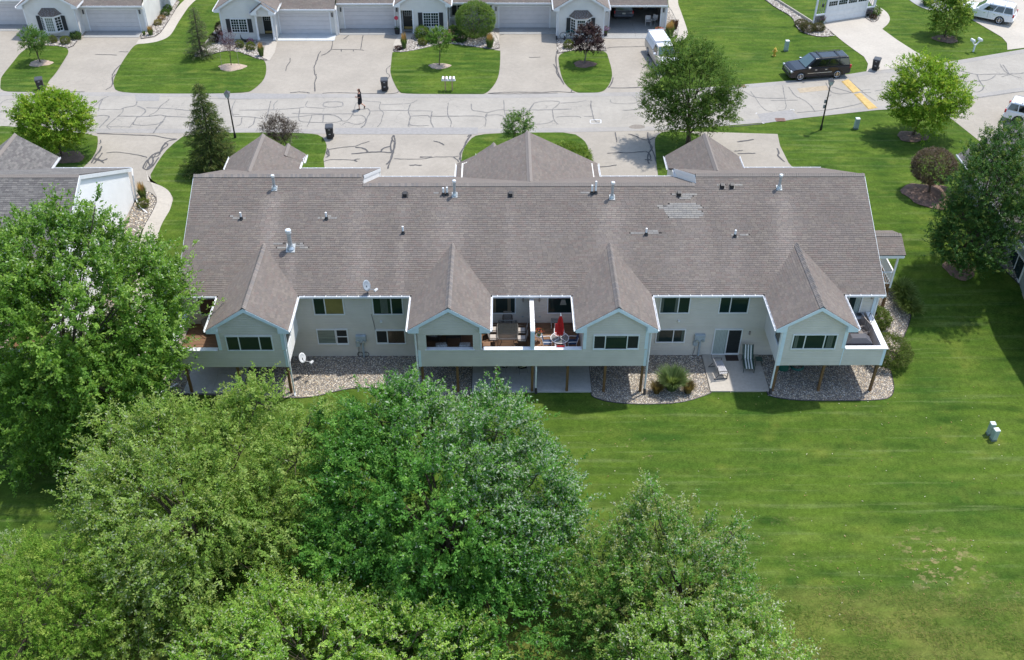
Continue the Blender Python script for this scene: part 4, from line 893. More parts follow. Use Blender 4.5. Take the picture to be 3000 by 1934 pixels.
def gable_unit(root, a, b, yw, zr=4.5, op=(), mat=SIDW, yb=100., ov=.42, trims=True, zb=-.05):
    xc = (a+b)/2; hw = (b-a)/2+ov; ze = 2.98; zr = ze+hw*.62
    siding(root, (a, yw), (b, yw), zb, gableiv(b-a, ze+.15, zr-.05), zr-.06, op, mat=mat, join=True)
    MB().box(a, b, yw+.03, yw+.1, -.2, .12).build('foundation', CONCB, root, True)
    side(root, b, yw, yw+3.4, 2.9, mat, True); side(root, a, yw, yw+3.4, 2.9, mat, False)
    gable_roof(root, xc, hw, ze, zr, yw-.3, yw+2.5, yw+6)
    for x, s in ((a, 1), (b, -1)): MB().box(x-.09 if s < 0 else x-.02, x+.02 if s < 0 else x+.09, yw-.04, yw, -.02, 2.8).build('corner_trim', WHITE, root, True); MB().box(x-.02, x+.02, yw-.036, yw+.12, -.02, 2.8).build('corner_trim', WHITE, root, True)
def porch_door(root, xc, y, z=.12):
    o = MB().box(xc-.47, xc+.47, y-.06, y, z, z+2.06).build('front_door', DOORB, root, True)
    MB().box(xc-.3, xc+.3, y-.075, y-.06, z+1.35, z+1.9).build('door_light', GLASSM, o); MB().box(xc-.4, xc+.4, y-.072, y-.06, z+.06, z+.28).build('kick_plate', BRASS, o)
    g = MB(); [g.box(xc-.3, xc+.3, y-.083, y-.076, z+1.35+k*.18, z+1.365+k*.18) for k in range(4)]; [g.box(xc-.3+k*.2, xc-.285+k*.2, y-.084, y-.077, z+1.35, z+1.9) for k in range(4)]; g.build('muntin', WHITE, o)
    MB().ell((xc+.38, y-.1, z+1.0), (.035, .035, .035), 6, 4).build('door_knob', BRASS, o)
    MB().box(xc-.55, xc-.47, y-.08, y, z, z+2.14).build('door_jamb', WHITE, root, True); MB().box(xc+.47, xc+.55, y-.08, y, z, z+2.14).build('door_jamb', WHITE, root, True); MB().box(xc-.55, xc+.55, y-.08, y, z+2.06, z+2.14).build('door_head', WHITE, root, True)
FARB = thing('townhouse_block', 'long beige townhouse row across the street with four garages', 'townhouse', (-5, 98, 0))
# first gable with porch
gable_unit(FARB, -26.87, -21.75, 93.76, op=[(3.35, 5.0, -.1, 2.42)])
window(FARB, (-26.87, 93.76), (-21.8, 93.76), .98, 2.42, .78, 2.02, ((0, .5, 'glass'), (.5, 1, 'glass')), grid=(3, 5)); shutter(FARB, -26.37, -25.97, 93.74, .74, 2.06); shutter(FARB, -24.32, -23.92, 93.74, .74, 2.06)
siding(FARB, (-23.7, 95.0), (-21.7, 95.0), -.05, rect(2.0), 2.7, mat=SIDW, join=True); porch_door(FARB, -22.65, 94.97)
gable_roof(FARB, -22.65, 1.12, 2.85, 3.72, 93.1, 94.0, 94.4); siding(FARB, (-23.5, 93.42), (-21.8, 93.42), 2.42, gableiv(1.7, 2.9, 3.66), 3.6, mat=SIDW, join=True)
for x in (-23.42, -21.92): MB().box(x-.08, x+.08, 93.36, 93.52, .08, 2.8).build('porch_post', WHITE, FARB, True); MB().box(x-.11, x+.11, 93.33, 93.55, .08, .28).build('post_base', WHITE, FARB, True)
MB().box(-23.6, -21.75, 93.3, 95, -.05, .1).build('porch_floor', CONCB, FARB, True)
# garages
def garage(root, x0, x1, a, b, yw, op=True, ze=2.62):
    siding(root, (a, yw), (b, yw), -.05, rect(b-a), 2.5, [(x0-a-.1, x1-a+.1, -.1, 2.28)], mat=SIDW, join=True); unit_roof(root, a, b, yw-.36, ze)
    for x in (x0-.32, x1+.28): lamp_(root, x, yw)
def lamp_(root, x, yw): MB().box(x-.06, x+.06, yw-.12, yw-.02, 1.75, 2.15).build('wall_lamp', DARKGREY, root, True)
garage(FARB, -21.54, -16.72, -21.75, -16.1, 95.1); garage_door(FARB, -21.54, -16.72, 95.1)
garage(FARB, -15.45, -10.6, -16.1, -9.95, 96.43, ze=2.70); garage_door(FARB, -15.45, -10.6, 96.43); side(FARB, -16.08, 94.75, 96.4, 2.5)
MB().box(-16.12, -15.96, 94.9, 95.04, 0, 2.6).build('corner_trim', WHITE, FARB, True); downspout(FARB, [(-16.0, 94.75, 2.6), (-15.95, 94.95, 2.4), (-15.92, 94.98, .1)])
# second gable, porch at its left
gable_unit(FARB, -9.95, -5.36, 95.12, op=[(.12, 1.3, -.1, 2.42)])
siding(FARB, (-9.95, 96.1), (-8.6, 96.1), -.05, rect(1.35), 2.8, mat=SIDW, join=True); porch_door(FARB, -9.24, 96.08); siding(FARB, (-8.62, 96.1), (-8.62, 95.2), -.05, rect(.9), 2.6, mat=SIDW, join=True)
for x in (-9.9, -8.66): MB().box(x-.07, x+.07, 95.05, 95.19, .05, 2.45).build('porch_post', WHITE, FARB, True); MB().box(x-.1, x+.1, 95.02, 95.22, .05, .22).build('post_base', WHITE, FARB, True)
MB().box(-10.0, -8.55, 95.0, 96.1, -.05, .12).build('porch_floor', CONCB, FARB, True); MB().box(-9.6, -8.9, 95.25, 95.6, .12, .135).build('door_mat', M('mat_grey', (.14, .13, .12), .9), FARB, True)
window(FARB, (-9.95, 95.12), (-5.36, 95.12), 2.32, 3.72, .80, 2.12, ((0, .5, 'glass'), (.5, 1, 'glass')), grid=(3, 5)); shutter(FARB, -8.16, -7.74, 95.1, .76, 2.16); shutter(FARB, -6.14, -5.74, 95.1, .76, 2.16)
# railed porch behind the globe shrub
siding(FARB, (-5.36, 98.0), (-.85, 98.0), -.05, rect(4.51), 2.7, mat=SIDW, join=True); unit_roof(FARB, -5.36, -.85, 96.2, 2.72)
MB().box(-5.3, -.9, 96.5, 98, -.05, .25).build('porch_floor', CONCB, FARB, True); MB().box(-5.3, -.9, 96.45, 96.58, 2.35, 2.6).build('porch_beam', WHITE, FARB, True)
window(FARB, (-5.36, 98), (-.85, 98), .9, 2.2, .8, 2.1, ((0, .5, 'glass'), (.5, 1, 'glass')), grid=(3, 5)); window(FARB, (-5.36, 98), (-.85, 98), 2.9, 3.9, .8, 2.1, ((0, 1, 'glass'),), grid=(3, 5)); shutter(FARB, -5.0, -4.55, 97.98, .78, 2.15); shutter(FARB, -1.4, -1.0, 97.98, .78, 2.15)
for x in (-5.2, -.98): MB().box(x-.07, x+.07, 96.45, 96.6, .25, 2.4).build('porch_post', WHITE, FARB, True)
rail((-5.15, 96.52), (-3.0, 96.52), FARB, .35, 1.12)
garage(FARB, -.32, 4.6, -.9, 5.3, 96.62, ze=2.68); garage_door(FARB, -.32, 4.6, 96.62); MB().box(-.95, -.83, 96.5, 96.62, 0, 2.6).build('corner_trim', WHITE, FARB, True)
# gable with the bay window
gable_unit(FARB, 5.29, 9.76, 94.07); bay(FARB, 7.5, 94.03)
downspout(FARB, [(4.95, 93.85, 2.9), (5.2, 93.98, 2.7), (5.2, 93.98, .2), (5.2, 93.7, .05)], boot=True)
# open garage
garage(FARB, 10.5, 15.45, 9.76, 16.05, 96.3, ze=2.55)
for x0, x1, y0, y1 in ((9.8, 9.95, 96.4, 102.5), (15.9, 16.0, 96.4, 102.5), (9.8, 16, 102.4, 102.5)): MB().box(x0, x1, y0, y1, 0, 2.5).build('garage_wall', M('drywall', (.36, .34, .32), .9), FARB, True)
MB().box(9.8, 16, 96.45, 102.5, 2.45, 2.5).build('garage_ceiling', M('drywall', (.36, .34, .32), .9), FARB, True)
MB().box(10.4, 10.5, 96.2, 96.4, 0, 2.25).build('door_jamb', WHITE, FARB, True); MB().box(15.45, 15.56, 96.2, 96.4, 0, 2.25).build('door_jamb', WHITE, FARB, True); MB().box(10.4, 15.56, 96.2, 96.4, 2.25, 2.36).build('door_head', WHITE, FARB, True)
MB().box(15.97, 16.1, 96.16, 96.34, 0, 2.5).build('corner_trim', WHITE, FARB, True); side(FARB, 16.05, 96.3, 104, 2.5)
for i, (c, wd) in enumerate((((.25, .14, .08), .5), ((.3, .3, .32), .4), ((.10, .13, .2), .6))):
    MB().box(13.9+i*.62, 13.9+i*.62+wd, 101.5, 102.2, .05, 1.1+.3*(i % 2)).build('stored_box', M('box_%d' % i, c, .8), FARB, True)
# row end at the upper left
LB = thing('townhouse_block', 'beige townhouse at the upper left corner with a bay window and tan drive', 'townhouse', (-42, 99, 0))
gable_unit(LB, -45.75, -40.88, 94.65); bay(LB, -43.3, 94.62, shade=True)
garage(LB, -40.25, -35.4, -40.88, -34.75, 95.85, ze=2.66); garage_door(LB, -40.25, -35.4, 95.85); siding(LB, (-34.75, 95.85), (-34.75, 101.8), -.05, rect(5.95), 2.6, mat=SIDW, join=True); siding(LB, (-34.75, 101.8), (-34.0, 101.8), -.05, rect(.75), 2.6, mat=SIDW, join=True); siding(LB, (-34, 101.8), (-34, 108), -.05, rect(6.2), 2.6, mat=SIDW, join=True)
MB().prism([(-34.8, 95.6, 2.3), (-34.8, 103.5, 6.2), (-34.8, 103.5, 2.3)], (.06, 0, 0)).build('gable_wall', SIDW, LB, True); unit_roof(LB, -34.75, -33.6, 101.4, 2.62, 4)
trim(LB, -34.78, 95.82, 0, 2.55, .07, .05, WHITE); trim(LB, -34.02, 101.77, 0, 2.55, .09, .06, WHITE); downspout(LB, [(-34.65, 95.45, 2.6), (-34.6, 95.74, 2.4), (-34.6, 95.74, .1)])
garage(LB, -51.9, -47.0, -53, -45.75, 97.46, ze=2.66); garage_door(LB, -51.9, -47.0, 97.46)
# slate grey house, turned to its street
GH = thing('grey_house', 'slate grey house with a white garage door at the top right', 'house', (31.0, 97.45, 0), math.radians(20.2))
def GHb(m, n, mt, **k): return m.build(n, mt, GH, **k)
siding(GH, (0, 0), (7.05, 0), -.05, rect(7.05), 3.2, [(1.25, 6.05, -.1, 2.3)], mat=M('board_and_batten_grey', (.27, .29, .32), .6, .06), boards=False)
for i in range(30):
    x = .12+i*.24
    if 1.15 < x < 6.1: continue
    GHb(MB().box(x-.02, x+.02, -.04, .0, 1.0, 3.1), 'batten', M('board_and_batten_grey', (.27, .29, .32)))
for x0, x1 in ((.02, 1.1), (6.1, 7.03)):
    z = 0
    while z < .9:
        x = x0; h = .13
        while x < x1-.03: wd = min(random.uniform(.2, .42), x1-x); GHb(MB().box(x+.006, x+wd-.006, -random.uniform(.08, .11), .0, z+.006, z+h-.006), 'stone', STONEW); x += wd
        z += h
    GHb(MB().box(x0-.03, x1+.03, -.14, .0, .91, 1.03), 'stone_sill', WHITE)
for x in (.0, 7.05): GHb(MB().box(x-.08, x+.08, -.06, .06, 1.03 if x else 0, 3.1), 'corner_trim', WHITE)
for i in range(4):
    m = MB().box(1.3, 6.0, -.03, .02, .05+i*.55+.006, .05+(i+1)*.55-.006)
    for j in range(4):
        xa = 1.4+j*1.16
        if i < 3: m.box(xa, xa+1.02, -.045, -.03, .05+i*.55+.1, .05+(i+1)*.55-.1)
    o = GHb(m, 'garage_door_panel', WHITE)
    if i == 3:
        for j in range(4):
            xa = 1.4+j*1.16; g = MB(); [g.box(xa+.03+k*.25, xa+.24+k*.25, -.045, -.03, 1.70+.23*r, 1.90+.23*r) for k in range(4) for r in range(2)]; g.build('pane', GLASSM, o)
GHb(MB().box(1.15, 1.3, -.08, .03, 0, 2.3), 'door_jamb', WHITE); GHb(MB().box(6., 6.15, -.08, .03, 0, 2.3), 'door_jamb', WHITE); GHb(MB().box(1.15, 6.15, -.08, .03, 2.28, 2.45), 'door_head', WHITE)
GHb(MB().box(.62, .76, -.16, -.02, 1.75, 2.05), 'wall_lamp', BLACKP)
siding(GH, (0, 14), (0, 0), .25, rect(14), 3.2, mat=SIDGREY, join=True); siding(GH, (7.05, 0), (7.05, 14), 0, rect(14), 3.2, mat=SIDGREY, join=True); GHb(MB().box(.02, .12, 0, 14, -.1, .27), 'foundation', CONC)
shingles(GH, (-.4, -.3, 3.2), (0, 1, 0), (3.9, 0, 2.4), [(0, 0), (14, 0), (14, 4.6), (0, 4.6)], pal=SHD); shingles(GH, (7.45, -.3, 3.2), (0, 1, 0), (-3.9, 0, 2.4), [(0, 0), (14, 0), (14, 4.6), (0, 4.6)], pal=SHD)
downspout(GH, [(-.12, -.1, 3.1), (-.12, -.12, .1)], WHITE, boot=True)
# grey-green house at the right edge
RH = thing('green_house', 'grey-green sided house cut by the right edge behind the dark tree', 'house', (40, 58, 0))
siding(RH, (35, 62), (35, 46), ZB+.9, rect(16), 2.4, mat=SIDGREEN, join=True); siding(RH, (35, 46), (44, 46), ZB, rect(9), 2.4, mat=SIDGREEN, join=True); siding(RH, (44.2, 66), (34.4, 66), -.3, gableiv(9.8, 2.6, 5.8), 5.7, mat=SIDGREEN, join=True); siding(RH, (34.4, 66), (34.4, 62), -.3, rect(4), 2.4, mat=SIDGREEN, join=True)
MB().box(34.93, 35.05, 46, 62, ZB-.3, ZB+.92).build('foundation', CONC, RH, True)
window(RH, (35, 62), (35, 46), 4.7, 6.7, -1.15, .25, ((0, .5, 'glass'), (.5, 1, 'glass')), fr=.12)
gable_roof(RH, 39.3, 5.6, 2.45, 6.3, 66.3, 45.6, 45.6, pal=SHD)
downspout(RH, [(34.9, 58.4, 2.3), (34.9, 58.4, -1.5)])
# ------------------------------------------------------------------ vegetation
def unit(v): return v/np.maximum(np.linalg.norm(v, axis=-1, keepdims=True), 1e-9)
def leaves(pos, axis, nrm, ln, wd, col, rng):
    """folded diamond leaves"""
    s = unit(np.cross(axis, nrm)); nn = np.cross(s, axis)
    a = pos; t = pos+axis*ln[:, None]; m = pos+axis*(ln*.45)[:, None]; hw = (wd/2)[:, None]
    l = m+s*hw+nn*hw*.35; r = m-s*hw+nn*hw*.35
    V = np.stack([a, r, t, l], 1).reshape(-1, 3); F = np.arange(len(V)).reshape(-1, 4)
    return V, F, np.repeat(col, 4, 0)
CLK = [8]
def crown_shoots(blobs, dens, rng, shell, up, cull=True, squash=.9, rough=.16):
    """shoot bases and directions over the surface and through the volume of a set of ellipsoids"""
    P = []; D = []
    B = [np.array(b, float) for b in blobs]      # x y z rx ry rz
    for i, b in enumerate(B):
        rm = (b[3]*b[4]*b[5])**(1/3); n = int(dens*4*PI*rm*rm); d = unit(rng.normal(size=(n, 3)))
        if cull and n > 20: ci = rng.integers(0, max(2, n//CLK[0]), n); d = unit(d[ci]+rng.normal(0, .42/rm, (n, 3))); cf_ = rng.random(n)[ci]
        wob = 1+rough*np.sin(d[:, 0]*5+i*2.1)*np.cos(d[:, 1]*6+i)+rough*.7*np.sin(d[:, 2]*9+d[:, 0]*7+i)
        f = (shell+(1-shell)*rng.random(n)**.6)*wob
        if cull and n > 20: f *= .86+.24*cf_
        p = b[:3]+d*b[3:6]*f[:, None]; k = np.ones(n, bool)
        if cull:
            for j, c in enumerate(B):
                if j != i: k &= (((p-c[:3])/c[3:6])**2).sum(1) > .30
        P.append(p[k]); D.append(d[k])
    P = np.concatenate(P); D = np.concatenate(D)
    return P, unit(D*.75+np.array([0, 0, up])+rng.normal(0, .3, D.shape))
def foliage(name, root, blobs, dens, L, nl, ll, lw, cols, seed, up=.5, shell=.55, mat=None, cull=True, tipcol=None, palep=0., palec=(.42, .47, .40), paledir=None, rough=.16, flat=.68, zmin=-1e9):
    rng = np.random.default_rng(seed); P, D = crown_shoots(blobs, dens, rng, shell, up, cull, rough=rough)
    k = P[:, 2] > zmin
    if cull: zc = np.array(blobs)[:, 2]; k &= ~((P[:, 2] < np.percentile(P[:, 2], 30)) & (D[:, 2] < 0) & (rng.random(len(P)) < .6))
    P, D = P[k], D[k]
    n = len(P); Ls = L*rng.uniform(.5, 1.3, n)
    t = (np.arange(nl)+.5)/nl; t = t[None]+rng.uniform(-.5/nl, .5/nl, (n, nl)); t = np.clip(t, .02, 1)
    bend = np.array([0, 0, -.25])
    pos = P[:, None]+D[:, None]*(Ls[:, None]*t)[..., None]+bend*(Ls[:, None]*t**2)[..., None]
    ax = unit(D[:, None]*.6+rng.normal(0, .55, (n, nl, 3))+np.array([0, 0, -.12])); nr = unit(rng.normal(0, 1-flat, (n, nl, 3))+np.array([0, 0, flat])+D[:, None]*.25)
    l = ll*rng.uniform(.55, 1.45, (n, nl))*(1-.35*t); w = lw*rng.uniform(.75, 1.25, (n, nl))*(1-.3*t)
    cols = np.array(cols); m = rng.random(n); c = cols[0]+(cols[1]-cols[0])*m[:, None]
    if len(cols) > 2: q = rng.random(n) < .22; c[q] = cols[2]*rng.uniform(.8, 1.15, (q.sum(), 1))
    C = c[:, None]*rng.uniform(.82, 1.18, (n, nl, 1))
    if tipcol is not None: tt = np.clip((t-.6)/.4, 0, 1)[..., None]*(rng.random((n, 1, 1)) < .6); C = C*(1-tt*.6)+np.array(tipcol)*tt*.6
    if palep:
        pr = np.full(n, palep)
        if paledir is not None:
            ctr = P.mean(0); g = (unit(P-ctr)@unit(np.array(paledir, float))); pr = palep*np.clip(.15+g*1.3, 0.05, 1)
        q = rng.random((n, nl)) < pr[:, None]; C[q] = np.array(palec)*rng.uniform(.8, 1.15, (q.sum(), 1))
    pos += rng.normal(0, ll*.25, pos.shape)
    V, F, CC = leaves(pos.reshape(-1, 3), ax.reshape(-1, 3), nr.reshape(-1, 3), l.ravel(), w.ravel(), C.reshape(-1, 3), rng)
    return mesh_np(name, V, F, mat or LEAF, root, CC, world=True)
def trunk(root, base, top, r, blobs, seed, bark=None, twigs=5, fork=.45):
    rg = random.Random(seed); m = MB(); base = np.array(base, float); top = np.array(top, float); H = top-base
    pts = [base+H*f+np.array([rg.uniform(-.12, .12), rg.uniform(-.12, .12), 0])*(0 if f == 0 else 1)*r*3 for f in (0, .15, .35, .6, .85, 1)]
    m.tube(pts, [r*1.4, r*1.0, r*.85, r*.65, r*.36, r*.16], 9)
    lim = MB()
    for b in blobs:
        c = np.array(b[:3], float); k = rg.uniform(fork*.5, fork*1.4); s = base+H*min(k, .9); mid = s*.55+c*.45+np.array([0, 0, rg.uniform(0, .4)])
        lim.tube([s, mid, c, c+np.array([rg.uniform(-.3, .3)*b[3], rg.uniform(-.3, .3)*b[4], .55*b[5]])], [r*.42, r*.26, r*.14, r*.05], 6)
        for _ in range(twigs):
            d = np.array([rg.gauss(0, 1), rg.gauss(0, 1), rg.uniform(-.2, 1.2)]); d /= np.linalg.norm(d); e = c+d*np.array(b[3:6])*.92; q = (mid if rg.random() < .4 else c)
            lim.tube([q, q*.5+e*.5+np.array([0, 0, .12*b[5]]), e], [r*.13, r*.08, r*.03], 5)
    t = m.build('trunk', bark or BARK, root, True, smooth=True)
    if lim.v: lim.build('limbs', bark or BARK, t, True, smooth=True)
def tree(name, label, base, h, r, blobs, group=None, cat='tree', trunk_kw={}, **k):
    root = thing(name, label, cat, tuple(base), 0, group); trunk(root, base, np.array([blobs[0][0], blobs[0][1], max(blobs[0][2]-.15*blobs[0][5], base[2]+1)]), r, blobs, int(abs(base[0]*7)), **trunk_kw)
    CLK[0] = 7 if k.get('fg') else 3; k['ll'] *= 1.3; k['lw'] *= 1.45; k['nl'] = int(k['nl']*1.35); k['L'] *= 1.4; k['rough'] = k.get('rough', .16)*(1.4 if k.get('cull', True) else 1); k['cols'] = [tuple(q*x for q, x in zip((1.5, 1.62, 1.4), c)) for c in k['cols']] if k.pop('fg', False) else [tuple(1.18*x for x in c) for c in k['cols']]; foliage('crown', root, blobs, **k); return root
def bl(x, y, yw, rpx, dy=0., fz=.9, fy=1.):
    """crown lobe from a reading: centre pixel, depth plane, radius in photo pixels"""
    c = YP(x, y, yw); s = FPX/((c-CAM)@cf); r = rpx/s; return (c[0], c[1]+dy, c[2], r, r*fy, r*fz)
g0 = lambda x, y: G(x*D_, y*D_, 0)
def b2(x, y, yw, r, **k): return bl(x*D_, y*D_, yw, r*D_, **k)
# 1 the big maple at left
MG = [(.060, .122, .022), (.105, .178, .032), (.155, .23, .055)]
tree('maple_tree', 'big bushy green maple covering the left corner of the townhouses', (-26.2, 43.2, ZB), 7, .2,
     [b2(190, 720, 43.5, 215), b2(300, 690, 44.5, 125), b2(95, 600, 45.5, 115), b2(195, 600, 45.3, 100), b2(320, 645, 45, 58), b2(350, 830, 43.2, 80), b2(60, 790, 43, 160), b2(215, 900, 41.5, 150), b2(300, 950, 41.5, 85), b2(90, 960, 41, 150), b2(360, 690, 44.5, 70), b2(20, 650, 44, 120), b2(150, 1010, 40.5, 90), b2(222, 482, 45.8, 13, fz=1.6), b2(140, 485, 46.3, 24)],
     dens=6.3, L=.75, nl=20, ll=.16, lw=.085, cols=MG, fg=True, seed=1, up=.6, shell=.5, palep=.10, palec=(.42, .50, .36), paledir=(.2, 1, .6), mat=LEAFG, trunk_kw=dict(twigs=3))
# 2 pale airy elm
tree('elm_tree', 'wide airy grey-green tree in the lower left foreground', (-14.5, 32.5, ZB), 8, .2,
     [b2(430, 1190, 32.5, 210, fz=.75), b2(560, 1060, 35, 130, fz=.7), b2(330, 1130, 33.5, 120, fz=.65), b2(640, 1200, 33.5, 130, fz=.7), b2(260, 1060, 35.5, 70), b2(480, 990, 36.5, 80, fz=.7), b2(230, 1170, 32.5, 75, fz=.5), b2(300, 1300, 31, 140, fz=.7), b2(520, 1330, 31, 150, fz=.7), b2(330, 1430, 29.5, 150, fz=.7), b2(230, 1400, 30, 100, fz=.6), b2(440, 1450, 29.5, 130, fz=.6), b2(690, 1080, 34.5, 90), b2(370, 1000, 36, 60), b2(250, 985, 36.2, 22), b2(600, 940, 37, 60), b2(720, 990, 36, 60)],
     dens=6.3, L=.85, nl=24, ll=.135, lw=.062, cols=[(.105, .165, .035), (.155, .215, .055), (.20, .25, .085)], fg=True, seed=2, up=.28, shell=.45, palep=.14, palec=(.34, .40, .27), paledir=(-.6, -.4, .3), rough=.24, tipcol=(.24, .24, .07), mat=LEAFG, trunk_kw=dict(twigs=5))
# 3 dark central tree
tree('poplar_tree', 'large deep green tree in the centre foreground, its right side silvered', (-2.2, 32.0, ZB), 9, .22,
     [b2(1020, 1190, 32.5, 230), b2(960, 1010, 35, 105), b2(965, 930, 36.5, 50), b2(1110, 1040, 34.5, 125), b2(1160, 1010, 35.2, 75), b2(1240, 1130, 33.5, 105), b2(1300, 1180, 33, 75), b2(860, 1130, 33.5, 125), b2(800, 1040, 35, 80), b2(850, 1270, 31.5, 125), b2(1000, 1330, 30.5, 150), b2(1180, 1300, 31, 130), b2(1280, 1280, 31.3, 85), b2(1150, 1430, 29, 140), b2(980, 1470, 28.5, 110), b2(880, 970, 36, 60)],
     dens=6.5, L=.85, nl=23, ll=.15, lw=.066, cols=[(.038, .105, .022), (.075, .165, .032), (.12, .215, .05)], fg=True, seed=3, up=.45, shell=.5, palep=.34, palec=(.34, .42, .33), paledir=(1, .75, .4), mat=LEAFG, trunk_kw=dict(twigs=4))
# 4 lower right tree with a bare reddish tip
tree('poplar_tree', 'silvery green tree with a tall thin tip at the lower centre right', (9.2, 28.5, ZB), 9, .16,
     [b2(1575, 1370, 29.2, 165), b2(1430, 1370, 29.4, 75), b2(1395, 1320, 30, 62), b2(1420, 1420, 28.8, 85), b2(1400, 1480, 28, 85), b2(1700, 1420, 28.6, 80), b2(1530, 1240, 31, 75), b2(1525, 1180, 31.8, 36, fz=1.6), b2(1520, 1135, 32.2, 13, fz=2.2), b2(1620, 1260, 30.8, 60), b2(1690, 1340, 29.5, 70), b2(1490, 1340, 29.6, 85), b2(1450, 1430, 28.4, 90), b2(1650, 1460, 28, 110), b2(1540, 1500, 27.5, 120), b2(1710, 1250, 30.6, 24, fz=1.5), b2(1450, 1250, 30.8, 40)],
     dens=6.6, L=.75, nl=21, ll=.13, lw=.056, cols=[(.062, .14, .028), (.11, .19, .045), (.18, .21, .075)], fg=True, seed=4, up=.75, shell=.45, palep=.17, palec=(.40, .44, .34), paledir=(.3, .6, 1), tipcol=(.25, .17, .08), mat=LEAFG, trunk_kw=dict(twigs=5))
# 5 6 7 along the bottom edge
tree('maple_tree', 'bright yellow-green treetop at the bottom centre edge', (-7.8, 25.2, ZB), 6, .16,
     [b2(700, 1520, 26.2, 170), b2(560, 1500, 26.6, 95), b2(640, 1430, 27.5, 75), b2(820, 1490, 26.6, 105), b2(960, 1510, 26.4, 100), b2(760, 1420, 27.6, 60), b2(900, 1430, 27.4, 45), b2(1060, 1520, 26.2, 90), b2(480, 1540, 26, 80)],
     dens=7.5, L=.65, nl=20, ll=.12, lw=.055, cols=[(.105, .19, .03), (.17, .26, .05), (.25, .33, .09)], fg=True, seed=5, up=.7, shell=.5, palep=.14, palec=(.42, .47, .33), tipcol=(.30, .27, .08), mat=LEAFG)
tree('maple_tree', 'bright silver-flecked treetop at the bottom edge right of centre', (11.5, 24.5, ZB), 5, .14,
     [b2(1640, 1530, 25.6, 120), b2(1560, 1500, 26, 80), b2(1740, 1510, 26, 95), b2(1830, 1540, 25.6, 70), b2(1690, 1450, 26.8, 55), b2(1480, 1540, 25.6, 70), b2(1600, 1440, 27, 40)],
     dens=7., L=.7, nl=18, ll=.13, lw=.058, cols=[(.10, .18, .035), (.16, .245, .05), (.22, .30, .09)], fg=True, seed=6, up=.55, shell=.5, palep=.2, palec=(.47, .5, .4), tipcol=(.28, .27, .08), mat=LEAFG)
tree('willow_shrub', 'rounded olive green shrub in the bottom left corner', (-22.5, 27.5, ZB), 3.5, .12,
     [b2(90, 1370, 28.6, 120), b2(30, 1320, 29.4, 80), b2(150, 1320, 29.4, 70), b2(60, 1470, 27.2, 120), b2(180, 1460, 27.4, 90), b2(140, 1540, 26.4, 110), b2(20, 1560, 26.3, 100)],
     dens=11, L=.42, nl=17, ll=.085, lw=.042, cols=[(.085, .155, .025), (.14, .205, .04), (.19, .235, .06)], fg=True, seed=7, up=.45, shell=.6, rough=.1)
tree('willow_shrub', 'grey-leaved shrub at the left edge above the olive shrub', (-24.6, 30.6, ZB), 2.2, .06, [b2(8, 1270, 30.6, 32), b2(-25, 1300, 30.4, 45)],
     dens=12, L=.35, nl=16, ll=.08, lw=.03, cols=[(.20, .24, .17), (.28, .31, .24)], fg=True, seed=8, up=.4)
# street and garden trees
YG = [(.125, .225, .022), (.185, .30, .035), (.29, .365, .06)]
c = g0(135, 357); mulch((-34.2, 70.4), 1.5, 1.0, MULCH, 'dark mulch ring under the yellow-green maple at left')
tree('maple_tree', 'yellow-green young maple by the street at the left', (-34.6, 70.6, 0), 4.6, .085, [b2(122, 285, 71.0, 68), b2(85, 262, 71.5, 42), b2(158, 262, 71.2, 46), b2(125, 243, 71.8, 34), b2(80, 300, 70.8, 38), b2(165, 300, 70.6, 38), b2(60, 270, 71, 26), b2(185, 285, 70.8, 24), b2(125, 325, 70.3, 34)],
     dens=14, L=.45, nl=14, ll=.13, lw=.08, cols=YG, seed=9, up=.45, shell=.45)
tree('street_tree', 'big dense green street tree between the street and the right front gable', (14.9, 72.6, 0), 7.5, .17, [b2(1608, 205, 72.5, 88, fz=1.0), b2(1610, 135, 73.5, 55), b2(1560, 195, 72.8, 60), b2(1660, 195, 72.6, 60), b2(1545, 250, 72, 50), b2(1670, 260, 71.8, 52), b2(1608, 265, 71.6, 60), b2(1580, 130, 73.6, 36), b2(1645, 140, 73.3, 42), b2(1700, 225, 72.2, 28)],
     dens=15, L=.42, nl=13, ll=.105, lw=.055, cols=[(.058, .118, .026), (.09, .155, .034), (.135, .195, .05)], seed=10, up=.6, shell=.4, trunk_kw=dict(twigs=8, fork=.3))
mulch((33.3, 73.7), 1.25, .95, MULCH, 'mulch ring under the yellow-green tree at right')
tree('maple_tree', 'yellow-green rounded maple by the street at the right', (33.4, 73.9, 0), 5.6, .1, [b2(2165, 225, 74.0, 74), b2(2150, 175, 74.8, 50), b2(2115, 235, 73.8, 42), b2(2215, 225, 73.8, 44), b2(2170, 275, 73.2, 44), b2(2195, 185, 74.5, 42), b2(2110, 205, 74.3, 34), b2(2235, 245, 73.6, 26), b2(2120, 270, 73.4, 26)],
     dens=14, L=.45, nl=14, ll=.12, lw=.07, cols=YG, seed=11, up=.5, shell=.45)
mulch((43.0, 93.8), 1.2, 1.0, MULCH, 'mulch ring under the small tree at the top right')
tree('linden_tree', 'dense green young tree at the top right beside the white mailboxes', (43.0, 94.2, 0), 5.5, .09, [b2(2218, 38, 94.4, 40, fz=1.05), b2(2205, 15, 94.8, 32), b2(2235, 20, 94.6, 30), b2(2222, -15, 95.2, 30), b2(2200, 50, 94.2, 22), b2(2240, 52, 94.2, 22)],
     dens=12, L=.38, nl=16, ll=.12, lw=.075, cols=[(.08, .165, .025), (.16, .24, .045), (.27, .33, .09)], seed=12, up=.4, shell=.55)
mulch((-42.5, 88.2), 1.05, .75, MULCHL, 'pale mulch ring under the small tree at far left')
